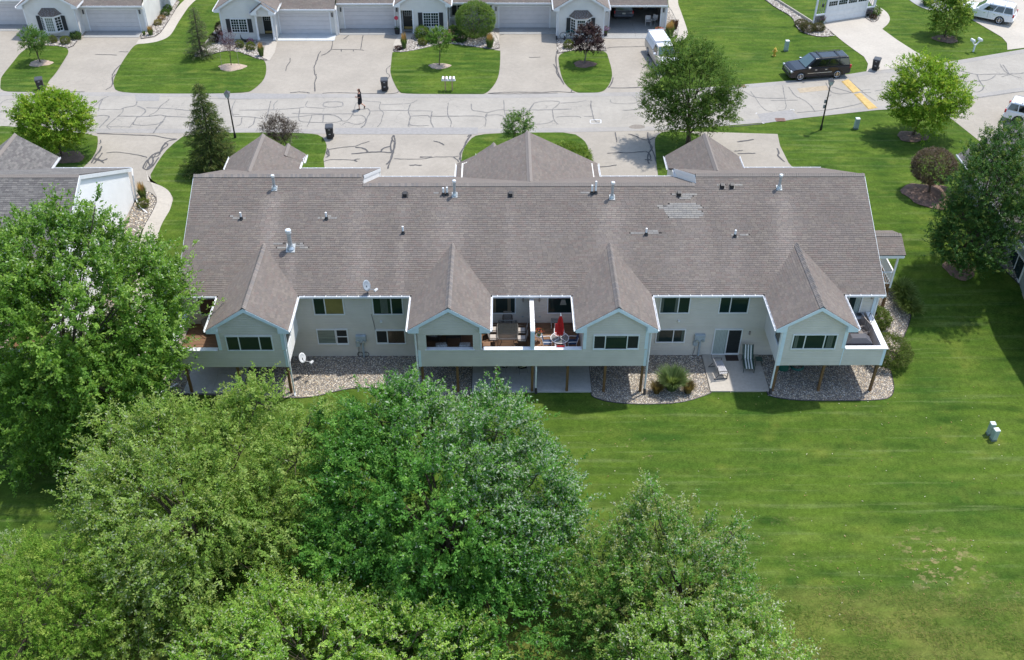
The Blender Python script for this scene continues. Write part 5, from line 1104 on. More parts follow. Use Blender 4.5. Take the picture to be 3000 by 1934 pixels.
tree('small_tree', 'small round-headed tree on the far left lawn patch', (-42.5, 88.2, 0), 4.2, .06, [b2(76, 95, 88.6, 27), b2(68, 82, 88.9, 18), b2(90, 90, 88.6, 16), b2(70, 108, 88.3, 18), b2(88, 108, 88.3, 15)],
     dens=14, L=.34, nl=14, ll=.11, lw=.06, cols=[(.055, .13, .03), (.10, .18, .045), (.15, .22, .07)], seed=13, up=.5, shell=.4)
mulch((-5.8, 87.5), 1.0, .62, MULCHL, 'pale chip ring under the small tree by the mailboxes')
tree('small_tree', 'small lollipop tree with a thin stem behind the white mailbox row', (-5.82, 87.53, 0), 4.0, .05, [b2(1027, 92, 87.7, 22, fz=.8), b2(1015, 85, 87.9, 15), b2(1040, 85, 87.8, 15), b2(1030, 105, 87.5, 16), b2(1022, 76, 88, 13)],
     dens=16, L=.3, nl=14, ll=.10, lw=.05, cols=[(.06, .14, .025), (.11, .19, .04), (.16, .235, .06)], seed=14, up=.4, shell=.4)
mulch((7.55, 87.9), 1.05, .75, MULCH, 'mulch ring under the purple plum tree')
PUR = [(.022, .011, .016), (.05, .028, .034), (.105, .075, .085)]
tree('plum_tree', 'dark purple round plum tree before the right bay window', (7.52, 88.0, 0), 3.9, .06, [b2(1372, 92, 88.2, 30, fz=.95), b2(1360, 80, 88.4, 18), b2(1386, 82, 88.3, 18), b2(1376, 68, 88.7, 14), b2(1360, 104, 88, 18), b2(1386, 104, 88, 18)],
     dens=15, L=.3, nl=15, ll=.12, lw=.06, cols=PUR, seed=15, up=.4, shell=.45, mat=LEAFG, trunk_kw=dict(bark=BARKG))
mulch((31.8, 64.5), 2.1, 1.8, MULCH, 'mulch bed under the clipped bronze globe tree')
tree('globe_tree', 'clipped bronze-purple globe tree on a short stem at the right', (31.7, 64.8, gz(64.8)), 3.2, .08, [b2(2180, 388, 65.0, 50, fz=.78)],
     dens=90, L=.12, nl=6, ll=.085, lw=.04, cols=[(.075, .06, .045), (.11, .09, .07), (.17, .13, .125)], seed=16, up=.45, shell=.78, rough=.02, cull=False, trunk_kw=dict(twigs=16))
mulch(GT(2240*D_, 628*D_)[:2], 1.1, .9, MULCH, 'mulch ring under the large dark tree at the right')
tree('pear_tree', 'large dense dark green tree beside the grey-green house', tuple(GT(2240*D_, 626*D_)), 11, .22, [b2(2300, 455, 56, 94, fz=1.35), b2(2270, 560, 54.6, 88, fz=.9), b2(2345, 515, 55, 66), b2(2245, 510, 55.2, 55), b2(2225, 560, 54.6, 50), b2(2320, 370, 57.2, 62, fz=1.3), b2(2355, 330, 57.8, 36, fz=1.4), b2(2380, 450, 56.2, 55), b2(2305, 388, 57, 36), b2(2235, 575, 54.4, 55), b2(2265, 590, 54.2, 48), b2(2320, 440, 56, 80, fz=1.2)],
     dens=17, L=.27, nl=11, ll=.115, lw=.055, cols=[(.032, .085, .022), (.06, .125, .03), (.115, .165, .04)], seed=17, up=.7, shell=.45, mat=LEAFG, trunk_kw=dict(twigs=6))
tree('plum_shrub', 'twiggy purple-brown shrub behind the left front gable', (-16.8, 71.3, 0), 2.6, .06, [b2(650, 302, 71.4, 30), b2(632, 300, 71.3, 20), b2(672, 305, 71.2, 20), b2(645, 283, 71.8, 16), b2(660, 325, 71, 20)],
     dens=26, L=.4, nl=12, ll=.075, lw=.035, cols=[(.05, .038, .038), (.10, .08, .08), (.15, .13, .13)], seed=18, up=.5, shell=.3, trunk_kw=dict(twigs=16))
tree('small_tree', 'leafy young tree behind the middle front gable', (.4, 71.5, 0), 4.2, .06, [b2(1208, 296, 71.6, 28), b2(1200, 312, 71.2, 22), b2(1222, 280, 71.9, 18), b2(1195, 288, 71.7, 15), b2(1232, 305, 71.2, 12)],
     dens=13, L=.42, nl=14, ll=.12, lw=.055, cols=[(.07, .14, .04), (.11, .19, .06), (.2, .26, .12)], seed=19, up=.6, shell=.35)
# purple sapling with stakes
mulch((-24.75, 87.3), 1.25, .8, MULCHL, 'pale chip ring round the staked purple sapling')
sap = tree('plum_sapling', 'thin purple sapling tied between two stakes', (-24.86, 87.56, 0), 3.4, .035, [b2(533, 92, 87.7, 17, fz=1.5), b2(538, 112, 87.6, 14), b2(525, 98, 87.7, 10, fz=1.4)],
     dens=15, L=.55, nl=8, ll=.07, lw=.035, cols=[(.075, .03, .05), (.12, .06, .085), (.20, .15, .17)], seed=20, up=1.5, shell=.2, trunk_kw=dict(twigs=9))
for dx in (-.85, .75): MB().cyl((-24.86+dx, 87.5, 0), (-24.86+dx*.95, 87.5, 1.7), .02, 6).build('stake', M('stake_pale', (.36, .30, .22), .8), sap, True)
# conifers
def spruce(label, base, h, R, seed, cols, dens=1., top=.0, name='spruce_tree', droop=.35, gap=0.):
    root = thing(name, label, 'tree', tuple(base)); rg = np.random.default_rng(seed); base = np.array(base, float)
    MB().tube([base, base+np.array([0, 0, h*.5]), base+np.array([.05, 0, h*.97])], [.13, .085, .02], 8).build('trunk', BARK, root, True)
    P = []; D = []; br = MB(); z = .35
    while z < h*.96:
        f = 1-z/h; rad = R*(f**.85)*1.0+.06; nb = max(5, int(11*f+5))
        a0 = rg.uniform(0, 6.28)
        for k in range(nb):
            if rg.random() < gap: continue
            a = a0+2*PI*k/nb+rg.uniform(-.25, .25); ln = rad*rg.uniform(.72, 1.15); d = np.array([math.cos(a), math.sin(a), 0]); s = base+np.array([0, 0, z+rg.uniform(-.1, .1)])
            q = lambda t: s+d*ln*t+np.array([0, 0, -droop*ln*t*(1.25-t*.75)+.10*ln*t*t])
            br.tube([q(0), q(.5), q(1)], [.025*f+.008, .015*f+.006, .004], 4)
            n = int(ln*14*dens)+3; t = rg.random(n)**.75; side = np.array([-d[1], d[0], 0])
            p = np.array([q(x) for x in t]); sd = rg.choice([-1, 1], n)[:, None]
            P.append(p+side*sd*(rg.random((n, 1))*.34*ln*(1-t[:, None]*.7))*1.); D.append(unit(d*.8+side*sd*.6+np.array([0, 0, -.35])+rg.normal(0, .25, (n, 3))))
        z += .36*(.6+.5*f)
    br.build('branches', BARK, root, True)
    P = np.concatenate(P); D = np.concatenate(D); n = len(P); nl = 7
    t = np.linspace(0, 1, nl); Ls = rg.uniform(.16, .34, n)
    pos = P[:, None]+D[:, None]*(Ls[:, None]*t)[..., None]; ax = unit(D[:, None]*.8+rg.normal(0, .5, (n, nl, 3))+np.array([0, 0, -.1])); nr = unit(rg.normal(0, .5, (n, nl, 3))+np.array([0, 0, .7]))
    cols = np.array(cols); c = cols[0]+(cols[1]-cols[0])*rg.random((n, 1)); q = rg.random(n) < .2; c[q] = cols[2]
    C = c[:, None]*rg.uniform(.75, 1.25, (n, nl, 1))
    V, F, CC = leaves(pos.reshape(-1, 3), ax.reshape(-1, 3), nr.reshape(-1, 3), rg.uniform(.11, .19, n*nl), rg.uniform(.028, .045, n*nl), C.reshape(-1, 3), rg)
    mesh_np('crown', V, F, LEAF, root, CC, world=True); return root
spruce('tall dark green spruce beside the left lamp post', (-22.15, 68.6, 0), 7.3, 2.3, 30, [(.06, .10, .035), (.11, .155, .05), (.20, .22, .075)], 1.6, gap=.12)
spruce('thin young spruce with a bare leader on the far left lawn', (-28.0, 89.6, 0), 4.9, 1.5, 31, [(.085, .12, .06), (.14, .175, .09), (.19, .21, .12)], .8, gap=.35, droop=.2)
# clipped and rounded shrubs
def shrub(label, p, r, h, cols, seed, ll=.05, dens=150, name='round_shrub', mat=None, rough=.05, up=.25, cat='shrub', group=None, nl=8, L=.11):
    root = thing(name, label, cat, (p[0], p[1], gz(p[1]) if len(p) < 3 else p[2]), 0, group); z0 = root.location.z
    m = MB()
    for k in range(9):
        a = k*.7; m.tube([(p[0], p[1], z0), (p[0]+.5*r*math.cos(a), p[1]+.5*r*math.sin(a), z0+h*.45), (p[0]+.85*r*math.cos(a), p[1]+.85*r*math.sin(a), z0+h*.7)], [.02, .014, .005], 4)
    m.build('stems', BARK, root, True)
    foliage('crown', root, [(p[0], p[1], z0+h*.5, r, r, h*.52)], dens, L, nl, ll*1.6, ll*.85, cols, seed, up=up, shell=.7, rough=rough, mat=mat, cull=False, zmin=z0-.02); return root
OL = [(.085, .12, .02), (.13, .165, .035), (.17, .19, .05)]
DG = [(.035, .085, .02), (.07, .13, .03), (.10, .17, .04)]
# the big clipped globe with bare stems
gs = thing('globe_shrub', 'very large clipped green globe shrub on bare stems between two porches', 'shrub', (-2.85, 94.0, 0))
m = MB()
for k in range(9):
    a = k*.75; m.tube([(-2.85+.12*math.cos(a), 94+.12*math.sin(a), 0), (-2.85+.4*math.cos(a), 94+.35*math.sin(a), .9), (-2.85+1.1*math.cos(a), 94+1.0*math.sin(a), 2.0)], [.06, .05, .02], 6)
m.build('stems', BARK, gs, True)
foliage('crown', gs, [b2(1110, 45, 94.2, 46, fz=.86)], 95, .12, 9, .10, .042, [(.075, .15, .025), (.135, .22, .045), (.22, .29, .09)], 21, up=.3, shell=.85, rough=.015, cull=False, mat=LEAFG)
pq = lambda o, s, x, y, z=0.: G(o[0]+x/s, o[1]+y/s, z)
for i, (lab, o, s, x, y, r, h, cols, mt) in enumerate((
    ('left olive cushion shrub under the upper left bay window', (0, 0), 5.9225, 925, 735, .40, .62, OL, None), ('right olive cushion shrub under the upper left bay window', (0, 0), 5.9225, 1150, 755, .44, .66, OL, None), ('dark leafy shrub at the corner post of the upper left bay gable', (0, 0), 5.9225, 1330, 670, .5, .6, DG, LEAFG),
    ('left olive ball shrub beside the magenta flowers', (380, 0), 5.9225, 1918, 825, .36, .64, OL, None), ('right olive ball shrub beside the feather grass', (380, 0), 5.9225, 2105, 865, .42, .7, OL, None), ('dark maroon ball shrub at the first gable corner', (380, 0), 5.9225, 1470, 740, .44, .8, [(.03, .018, .016), (.055, .035, .03), (.07, .06, .03)], None), ('tall maroon shrub against the first gable side wall', (380, 0), 5.9225, 1590, 600, .5, 1.2, [(.05, .025, .03), (.08, .045, .045), (.10, .08, .05)], None),
    ('far dark ball shrub in the strip beside the footpath', (380, 0), 5.9225, 670, 195, .42, .6, DG, None), ('near dark ball shrub in the strip beside the footpath', (380, 0), 5.9225, 622, 270, .44, .6, DG, None), ('small brown tufted shrub in the footpath strip', (380, 0), 5.9225, 560, 345, .35, .4, [(.2, .14, .08), (.26, .19, .11), (.3, .22, .14)], None), ('small yellowish tufted shrub in the footpath strip', (380, 0), 5.9225, 497, 430, .36, .45, [(.16, .16, .05), (.22, .2, .07), (.26, .22, .1)], None),
    ('bright hosta-like shrub below the second gable window', (1150, 0), 6.417, 565, 730, .66, 1.2, [(.10, .19, .03), (.17, .25, .05), (.24, .29, .08)], LEAFG), ('small olive ball shrub in front of the bright one', (1150, 0), 6.417, 565, 845, .40, .62, OL, None), ('dark flat shrub beside the porch steps', (1150, 0), 6.417, 1140, 630, .5, .75, DG, None), ('dark green mound shrub left of the globe stems', (1150, 0), 6.417, 1285, 780, .60, 1.0, DG, LEAFG), ('green bush with pink blossoms behind the lollipop tree', (1150, 0), 6.417, 1085, 770, .55, .95, [(.09, .17, .03), (.14, .21, .05), (.5, .28, .32)], LEAFG), ('low green bush left of the lollipop tree', (1150, 0), 6.417, 740, 795, .5, .8, DG, LEAFG), ('tiny dark red mound at the second porch path', (1150, 0), 6.417, 113, 940, .3, .35, [(.05, .015, .02), (.08, .025, .03), (.06, .04, .03)], None),
    ('olive ball shrub below the right bay window', (1400, 0), 3.853, 1023, 545, .45, .78, OL, None), ('brownish low shrub, left of the three at the slate house corner', (2240, 0), 4.778, 510, 365, .62, .6, [(.06, .075, .03), (.10, .10, .045), (.13, .1, .06)], None), ('brownish low shrub, middle of the three at the slate house corner', (2240, 0), 4.778, 600, 435, .75, .75, [(.06, .075, .03), (.10, .10, .045), (.13, .1, .06)], None), ('brownish low shrub, right of the three at the slate house corner', (2240, 0), 4.778, 745, 430, .62, .7, [(.06, .075, .03), (.10, .10, .045), (.13, .1, .06)], None), ('leafy green clump right of the slate house garage', (2240, 0), 4.778, 1540, 205, .55, .8, [(.09, .17, .03), (.14, .21, .06), (.18, .25, .08)], LEAFG), ('small dark maroon mound right of the slate house garage', (2240, 0), 4.778, 1515, 265, .35, .4, [(.03, .018, .016), (.055, .035, .03), (.07, .05, .03)], None))):
    pt = pq(o, s, x, y); shrub(lab, pt[:2], r, h, cols, 100+i, ll=.075 if mt else .05, mat=mt, dens=150 if not mt else 90, rough=.10 if mt else .05)
shrub('large clipped yellow-green shrub behind the middle front gable', (5.0, 67.9), 1.75, 2.3, [(.085, .165, .02), (.15, .23, .035), (.22, .29, .06)], 140, ll=.08, dens=90, mat=LEAFG, L=.14)
shrub('olive mound shrub under the right deck corner, upper of two', (24.3, 51.8), .95, 1.3, [(.085, .135, .03), (.13, .18, .045), (.19, .22, .08)], 141, ll=.075, dens=110, rough=.08)
shrub('large spreading olive shrub beside the right deck wall', (24.2, 48.6), 1.45, 1.6, [(.075, .12, .025), (.115, .155, .04), (.16, .18, .07)], 142, ll=.055, dens=110, rough=.08)
shrub('small ball shrub under the downspout of the white end wall', GT(421, 606)[:2], .4, .6, OL, 143)
# ornamental grasses
def grass_clump(label, p, h, r, n, cols, seed, plume=None, name='ornamental_grass', group=None, wd=.022, arch=.9, z=None):
    z = gz(p[1]) if z is None else z; root = thing(name, label, 'ornamental grass', (p[0], p[1], z), 0, group); rg = np.random.default_rng(seed)
    def blades(n, h0, h1, arch, wd, cols):
        a = rg.uniform(0, 2*PI, n); ln = rg.uniform(h0, h1, n); o = r*.35*np.sqrt(rg.random(n)); out = arch*rg.uniform(.3, 1., n)
        t = np.array([0, .35, .7, 1.]); d = np.stack([np.cos(a), np.sin(a)], 1); s = np.stack([-d[:, 1], d[:, 0]], 1)
        rad = o[:, None]+out[:, None]*ln[:, None]*t**1.6*.8; zz_ = ln[:, None]*(t-.42*np.minimum(out, 1.2)[:, None]*t**2.4)
        w_ = wd*np.array([.8, 1, .7, .1])
        c = np.array([p[0], p[1]])+rad[..., None]*d[:, None]
        L_ = np.concatenate([c+s[:, None]*w_[:, None], (z+zz_)[..., None]], 2); R_ = np.concatenate([c-s[:, None]*w_[:, None], (z+zz_)[..., None]], 2)
        V = np.stack([L_, R_], 2).reshape(-1, 3); k = np.arange(n)[:, None]*8
        F = np.concatenate([k+np.array([[2*i, 2*i+1, 2*i+3, 2*i+2]]) for i in range(3)], 0)
        cl = np.array(cols); C = (cl[0]+(cl[1]-cl[0])*rg.random((n, 1)))*rg.uniform(.75, 1.25, (n, 1)); return V, F, np.repeat(C, 8, 0)
    V, F, C = blades(n, h*.6, h, arch, wd, cols[:2]); mesh_np('blades', V, F, LEAF, root, C, world=True)
    if plume: V, F, C = blades(n//3, h*.95, h*plume[0], arch*.35, wd*1.1, plume[1]); mesh_np('plumes', V, F, LEAF, root, C, world=True)
GR = [(.10, .16, .05), (.18, .24, .09)]
TAN = [(.36, .23, .11), (.46, .32, .17)]
gp = G(1967, 1140, ZB); grass_clump('big arching green ornamental grass in the gravel below the middle deck', gp[:2], 1.75, .8, 1300, [(.10, .17, .06), (.20, .26, .12)], 50, wd=.026, arch=.8)
for dx in (-.95, .95): grass_clump('brown seeding grass tuft %s the big arching clump' % ('left of' if dx < 0 else 'right of'), (gp[0]+dx, gp[1]-.35), 1.0, .5, 260, [(.17, .13, .06), (.23, .19, .09)], 51+int(dx*2), arch=.7)
for i, (a, b) in enumerate(((2150, 560), (2175, 640), (2210, 690), (2120, 520))):
    q = GT(1850+a/2.701, 650+b/2.701+8); grass_clump('strappy green daylily clump by the side porch, %s' % ('second from the top', 'third from the top', 'lowest of the four', 'topmost of the four')[i], q[:2], 1.05, .8, 420, [(.12, .19, .045), (.22, .28, .09)], 60+i, wd=.03, arch=1.3, group='daylilies along the right end', name='daylily_clump')
def gr(lab, o, s, x, y, h, r, n, i, pl=True, c=GR): q = pq(o, s, x, y); grass_clump(lab, q[:2], h, r, n, c, 70+i, (1.35, TAN) if pl else None, arch=.35)
gr('feather grass with tan plumes at the first porch path', (380, 0), 5.9225, 2290, 975, 1.1, .5, 420, 0); gr('feather grass with tan plumes at the second porch path', (1150, 0), 6.417, 222, 915, 1.25, .5, 420, 1); gr('feather grass with tan plumes right of the globe shrub', (1150, 0), 6.417, 1830, 895, 1.1, .75, 700, 2); gr('feather grass with tan plumes at the right end of the far row', (1400, 0), 3.853, 2160, 410, 1.2, .9, 700, 3); gr('maroon and green grass at the far right corner of the row', (1400, 0), 3.853, 2210, 330, 1.1, .9, 500, 4, False, [(.06, .03, .03), (.1, .06, .05)])
gr('tan tufted grass at the corner of the upper left garage', (380, 0), 5.9225, 370, 615, .8, .55, 360, 5); gr('small green grass tuft at the upper left apron', (380, 0), 5.9225, 255, 615, .5, .3, 160, 6, False)
q = GT(421, 583); grass_clump('feather grass with tan plumes at the white end wall', q[:2], 1.1, .55, 420, GR, 80, (1.4, TAN), arch=.35)
q = G(2715, 16, 0); grass_clump('green strappy clump at the top edge path', q[:2], 1.0, .9, 420, [(.05, .11, .03), (.1, .17, .05)], 81, wd=.03, arch=1.2)
# rough grass along the bottom edge, fallen leaves on the lawn
def tufts():
    n = 34000; x = RNG.uniform(11, 27, n); y = RNG.uniform(25.6, 31.6, n); k = RNG.random(n) < np.clip((31.7-y)/1.8, .0, 1)*np.clip((x-10.5+(31-y)*.2)/3, .1, 1)*.75*(.45+.55*np.sin(x*1.3+y*2.1)*np.sin(x*.7-y)); x, y = x[k], y[k]; n = len(x)
    a = RNG.uniform(0, 6.28, n); h = RNG.uniform(.04, .13, n)*np.clip((32-y)/2.6, .35, 1); w_ = RNG.uniform(.006, .012, n); ln = RNG.uniform(.12, .30, (n, 2))*np.stack([np.cos(a), np.sin(a)], 1)+np.array([-.05, -.04])
    s = np.stack([-np.sin(a), np.cos(a)], 1)*w_[:, None]; b = np.stack([x, y], 1); z = np.full((n, 1), ZB)
    V = np.stack([np.concatenate([b-s, z], 1), np.concatenate([b+s, z], 1), np.concatenate([b+ln+s*.3, z+h[:, None]], 1), np.concatenate([b+ln-s*.3, z+h[:, None]], 1)], 1).reshape(-1, 3)
    c = np.where(RNG.random((n, 1)) < .33+.25*np.sin(x*.9+y)[:, None], [(.24, .23, .08)], [(.115, .19, .03)])*RNG.uniform(.7, 1.25, (n, 1))
    o = mesh_np('rough_grass', V, np.arange(4*n).reshape(-1, 4), LEAF, None, np.repeat(c, 4, 0), kind='stuff'); tag(o, 'unmown straw-coloured grass along the bottom right edge', 'grass')
    n = 420; x = RNG.uniform(-24, 29, n); y = RNG.uniform(28, 46, n); x[:60] = RNG.normal(21, 2.5, 60); y[:60] = RNG.normal(32.3, 1.2, 60)
    a = RNG.uniform(0, 6.28, n); ax = np.stack([np.cos(a), np.sin(a), RNG.uniform(-.2, .4, n)], 1); p = np.stack([x, y, np.full(n, ZB+.03)], 1)
    col = np.where(RNG.random((n, 1)) < .45, [(.55, .52, .42)], [(.36, .25, .12)])*RNG.uniform(.7, 1.1, (n, 1))
    V, F, C = leaves(p, unit(ax), np.tile([0, 0, 1.], (n, 1)), RNG.uniform(.05, .14, n), RNG.uniform(.03, .08, n), col, RNG)
    o = mesh_np('fallen_leaves', V, F, LEAF, None, C, kind='stuff'); tag(o, 'pale dry leaves scattered over the back lawn', 'leaves')
tufts()
# ------------------------------------------------------------------ street details
NCR = [0]
def crack(pts, parent, mat, wd=.085, z=.0262):
    NCR[0] += 1; z += (NCR[0] % 45)*.00012
    p = chaikin([G(a, b, 0)[:2] for a, b in pts], 2, False); q = [p[0]]
    for a, b in zip(p[:-1], p[1:]):
        n = max(1, int(np.linalg.norm(b-a)/.35)); q += [a+(b-a)*(i+1)/n+np.array([random.uniform(-.02, .02), random.uniform(-.03, .03)]) for i in range(n)]
    V = []; wf = random.uniform(.7, 1.35)
    for i, c in enumerate(q):
        d = q[min(i+1, len(q)-1)]-q[max(i-1, 0)]; d = d/(np.linalg.norm(d)+1e-9); nn = np.array([-d[1], d[0]])*wd/2*random.uniform(.65, 1.3)*wf*(.6 if i in (0, len(q)-1) else 1)
        V += [(*(c+nn), z), (*(c-nn), z)]
    MB().add(V, [(2*i, 2*i+1, 2*i+3, 2*i+2) for i in range(len(q)-1)]).build('crack_seal', mat, parent)
def cracks(zf, lst, parent, mat, **k):
    for p in lst: crack(zf(*p), parent, mat, **k)
SEALM = M('crack_sealant_grey', (.155, .15, .145), .8, .3, 3)
cracks(Z1, [[(0, 915), (40, 875), (140, 868)], [(0, 985), (140, 970)], [(0, 975), (60, 975), (140, 990)], [(780, 960), (830, 925), (890, 870), (950, 845)], [(730, 935), (800, 940), (860, 960), (1060, 960)], [(860, 975), (870, 920), (900, 870)], [(1280, 945), (1480, 950), (1700, 975), (1730, 965)], [(1700, 1035), (1730, 965)], [(1200, 930), (1280, 960), (1260, 1000), (1210, 1030)], [(1130, 1120), (1165, 1075)], [(930, 1110), (1160, 1112)]], road, SEALW)
cracks(Z1, [[(1060, 960), (1080, 945), (1190, 930), (1200, 890)], [(1080, 945), (1075, 985), (1010, 1040), (960, 1080), (930, 1110), (965, 1135)], [(870, 1120), (905, 1080), (970, 1020), (900, 1010), (820, 1020), (780, 1015)], [(1030, 1018), (1200, 1020), (1310, 1022), (1400, 1005), (1450, 1020), (1540, 1022), (1705, 1032)], [(1310, 1022), (1305, 1010), (1370, 985), (1410, 920), (1470, 885), (1480, 870)], [(1450, 1020), (1430, 1060), (1370, 1095), (1170, 1100), (1165, 1080), (1200, 1025)], [(1430, 1060), (1380, 1110), (1340, 1170)], [(1700, 1035), (1670, 1100), (1655, 1140)]], road, SEALM)
cracks(Z1, [[(850, 1170), (1080, 1180), (1200, 1185), (1340, 1185), (1480, 1215), (1550, 1220)], [(1550, 1220), (1480, 1230), (1440, 1260), (1410, 1310), (1390, 1370), (1310, 1380), (1260, 1440), (1250, 1480), (1310, 1490), (1390, 1380)], [(1440, 1250), (1480, 1270), (1430, 1300), (1400, 1340), (1320, 1360), (1290, 1420), (1320, 1450), (1280, 1490)], [(1390, 1330), (1340, 1350), (1300, 1390), (1270, 1470)], [(1330, 1370), (1350, 1420), (1290, 1470)], [(1370, 1340), (1330, 1400), (1340, 1440), (1300, 1480)], [(930, 1340), (1020, 1330), (1200, 1355), (1290, 1380)], [(890, 1280), (870, 1330), (830, 1370), (800, 1430)], [(895, 1340), (860, 1390), (820, 1435)], [(940, 1390), (900, 1410), (830, 1400)], [(910, 1430), (850, 1385), (810, 1400)], [(880, 1225), (885, 1250), (865, 1260)]], drive_near, SEAL, wd=.11)
cracks(Z1, [[(835, 478), (930, 480), (1025, 484)], [(1040, 455), (1125, 456)], [(1055, 570), (1000, 620), (975, 680), (990, 700), (980, 760), (925, 788)], [(1010, 650), (980, 690), (990, 740)], [(410, 800), (600, 805), (740, 806)]], drive_far, SEAL)
cracks(Z2, [[(745, 510), (748, 545), (715, 580), (708, 622)], [(1015, 450), (990, 490), (985, 520), (970, 545), (972, 560), (957, 580), (957, 610), (965, 660)], [(973, 650), (975, 690), (960, 720), (963, 803)], [(1020, 487), (1070, 470), (1108, 433)], [(1108, 434), (1365, 436), (1390, 445)], [(1108, 433), (1120, 360)], [(1365, 435), (1385, 310)], [(1195, 435), (1195, 455)], [(1300, 437), (1300, 452)], [(1215, 345), (1260, 312)], [(745, 815), (820, 805), (880, 808), (920, 817)], [(1030, 820), (1080, 812), (1240, 815), (1345, 818), (1490, 823), (1670, 822), (1700, 800)], [(1625, 575), (1585, 605), (1590, 640), (1620, 660), (1605, 690)]], drive_far, SEAL)
cracks(Z2, [[(640, 880), (600, 915), (610, 960), (560, 965)], [(900, 885), (870, 940), (950, 945), (1050, 950)], [(1035, 915), (1050, 895), (1160, 890), (1210, 900), (1210, 930), (1160, 940), (1040, 938), (1035, 915)], [(300, 965), (560, 965), (800, 950), (870, 940)], [(1300, 1010), (1310, 960), (1320, 900), (1380, 880)], [(1380, 885), (1540, 895)], [(1540, 920), (1680, 912), (1800, 912), (1860, 875)], [(1440, 975), (1570, 968), (1770, 970), (1990, 975)], [(1790, 1085), (1820, 1105), (1960, 1100)], [(2330, 910), (2335, 970), (2389, 975)], [(760, 995), (1090, 1000), (1290, 998)], [(0, 860), (180, 870), (420, 868)], [(240, 1000), (300, 1005)], [(270, 880), (230, 960), (250, 1020)]], road, SEALW)
cracks(Z2, [[(580, 885), (560, 960), (550, 1010), (500, 1130)], [(250, 1020), (420, 1025), (530, 1045)], [(325, 1030), (320, 1095), (270, 1105)], [(440, 1030), (430, 1090), (380, 1120)], [(630, 1025), (735, 1030), (820, 1025), (960, 1005), (1090, 1005), (1150, 1015), (1195, 1045)], [(720, 1095), (725, 1045), (735, 1030)], [(820, 1025), (825, 1065), (920, 1075), (1140, 1075), (1195, 1060)], [(830, 950), (820, 1025)], [(940, 1005), (920, 1060), (895, 1110)], [(1040, 1010), (1030, 1075)], [(1195, 1045), (1195, 1060), (1240, 1065), (1290, 1015), (1300, 960)], [(1205, 1095), (1240, 1065), (1300, 1090), (1340, 1090), (1400, 1075), (1410, 1030), (1370, 1010), (1300, 1012)], [(1540, 895), (1525, 940), (1530, 960), (1570, 985), (1550, 1030), (1540, 1080), (1510, 1112)], [(1400, 955), (1430, 950), (1450, 985), (1415, 1040), (1400, 1100), (1365, 1120)], [(1800, 912), (1780, 960), (1785, 1000), (1800, 1020), (1790, 1060), (1780, 1112)], [(1800, 1020), (1960, 1010), (1965, 1030)], [(1990, 975), (1970, 1060), (2000, 1117)], [(1985, 1020), (2200, 1018), (2389, 1018)], [(2130, 900), (2120, 1015), (2160, 1060), (2150, 1117)]], road, SEALM)
cracks(Z2, [[(1650, 1185), (1630, 1220), (1670, 1250), (1655, 1290), (1640, 1350), (1620, 1420), (1600, 1480)], [(1650, 1185), (1668, 1240), (1650, 1330), (1630, 1400), (1590, 1440)], [(1640, 1220), (1620, 1290), (1640, 1340)], [(1085, 1310), (1200, 1290), (1315, 1285), (1380, 1255), (1440, 1240)], [(1315, 1290), (1400, 1300), (1430, 1335)], [(1280, 1350), (1420, 1335), (1540, 1330), (1640, 1340)], [(1540, 1330), (1555, 1300), (1630, 1280)], [(1035, 1420), (1080, 1400), (1200, 1398), (1310, 1405), (1320, 1395), (1360, 1393)], [(1310, 1405), (1330, 1415)], [(1655, 1390), (1800, 1398), (1940, 1390), (1990, 1375), (2170, 1375), (2220, 1370)], [(1880, 1375), (1990, 1378)], [(2330, 1180), (2310, 1210), (2290, 1240), (2270, 1290), (2240, 1330), (2230, 1380), (2240, 1420)], [(2300, 1200), (2310, 1180), (2330, 1195)], [(2170, 1375), (2210, 1400), (2220, 1420)], [(1790, 1448), (1850, 1445), (1900, 1450)], [(2000, 1235), (2060, 1250), (2095, 1272)], [(1075, 1300), (1065, 1340), (1085, 1370), (1060, 1380)], [(1080, 1310), (1090, 1370)]], drive_near, SEAL, wd=.11)
cracks(Z3, [[(530, 968), (760, 965), (960, 962), (1100, 955)], [(790, 905), (860, 885), (1000, 885), (1020, 905), (950, 960)], [(960, 1055), (910, 1085), (760, 1090)], [(1020, 905), (1100, 900), (1180, 895), (1250, 880)], [(1455, 875), (1470, 910), (1690, 912), (1690, 870), (1650, 840)], [(1690, 912), (1720, 950)], [(1230, 1020), (1300, 1022)]], road, SEALW)
cracks(Z3, [[(240, 910), (240, 970), (310, 975), (380, 992), (440, 970), (525, 960)], [(0, 1018), (330, 1015), (375, 1040), (360, 1110)], [(380, 992), (365, 1030)], [(375, 1010), (500, 1005), (540, 1040), (520, 1120)], [(525, 880), (530, 1000), (570, 1050)], [(580, 1025), (650, 1005), (730, 990), (790, 905)], [(950, 960), (960, 1055), (1000, 1090)], [(985, 1030), (1010, 1022), (1190, 1018), (1200, 1035)], [(1290, 885), (1285, 930), (1300, 985), (1310, 1040), (1340, 1075), (1360, 1075)], [(1565, 967), (1700, 962)]], road, SEALM)
cracks(Z3, [[(1500, 1160), (1508, 1200), (1515, 1248)], [(1615, 1175), (1680, 1190), (1730, 1220), (1800, 1230), (1850, 1200)], [(1785, 1160), (1785, 1210), (1800, 1240), (1810, 1290), (1840, 1350), (1880, 1490)], [(1430, 1345), (1540, 1335), (1620, 1340), (1720, 1330), (1790, 1325), (1820, 1400), (1780, 1395)], [(1790, 1240), (1830, 1300), (1790, 1340), (1780, 1390), (1795, 1435)], [(1760, 1400), (1820, 1405)], [(1290, 1465), (1400, 1465), (1510, 1445)], [(1275, 1370), (1290, 1395), (1280, 1430)]], drive_near, SEAL, wd=.11)
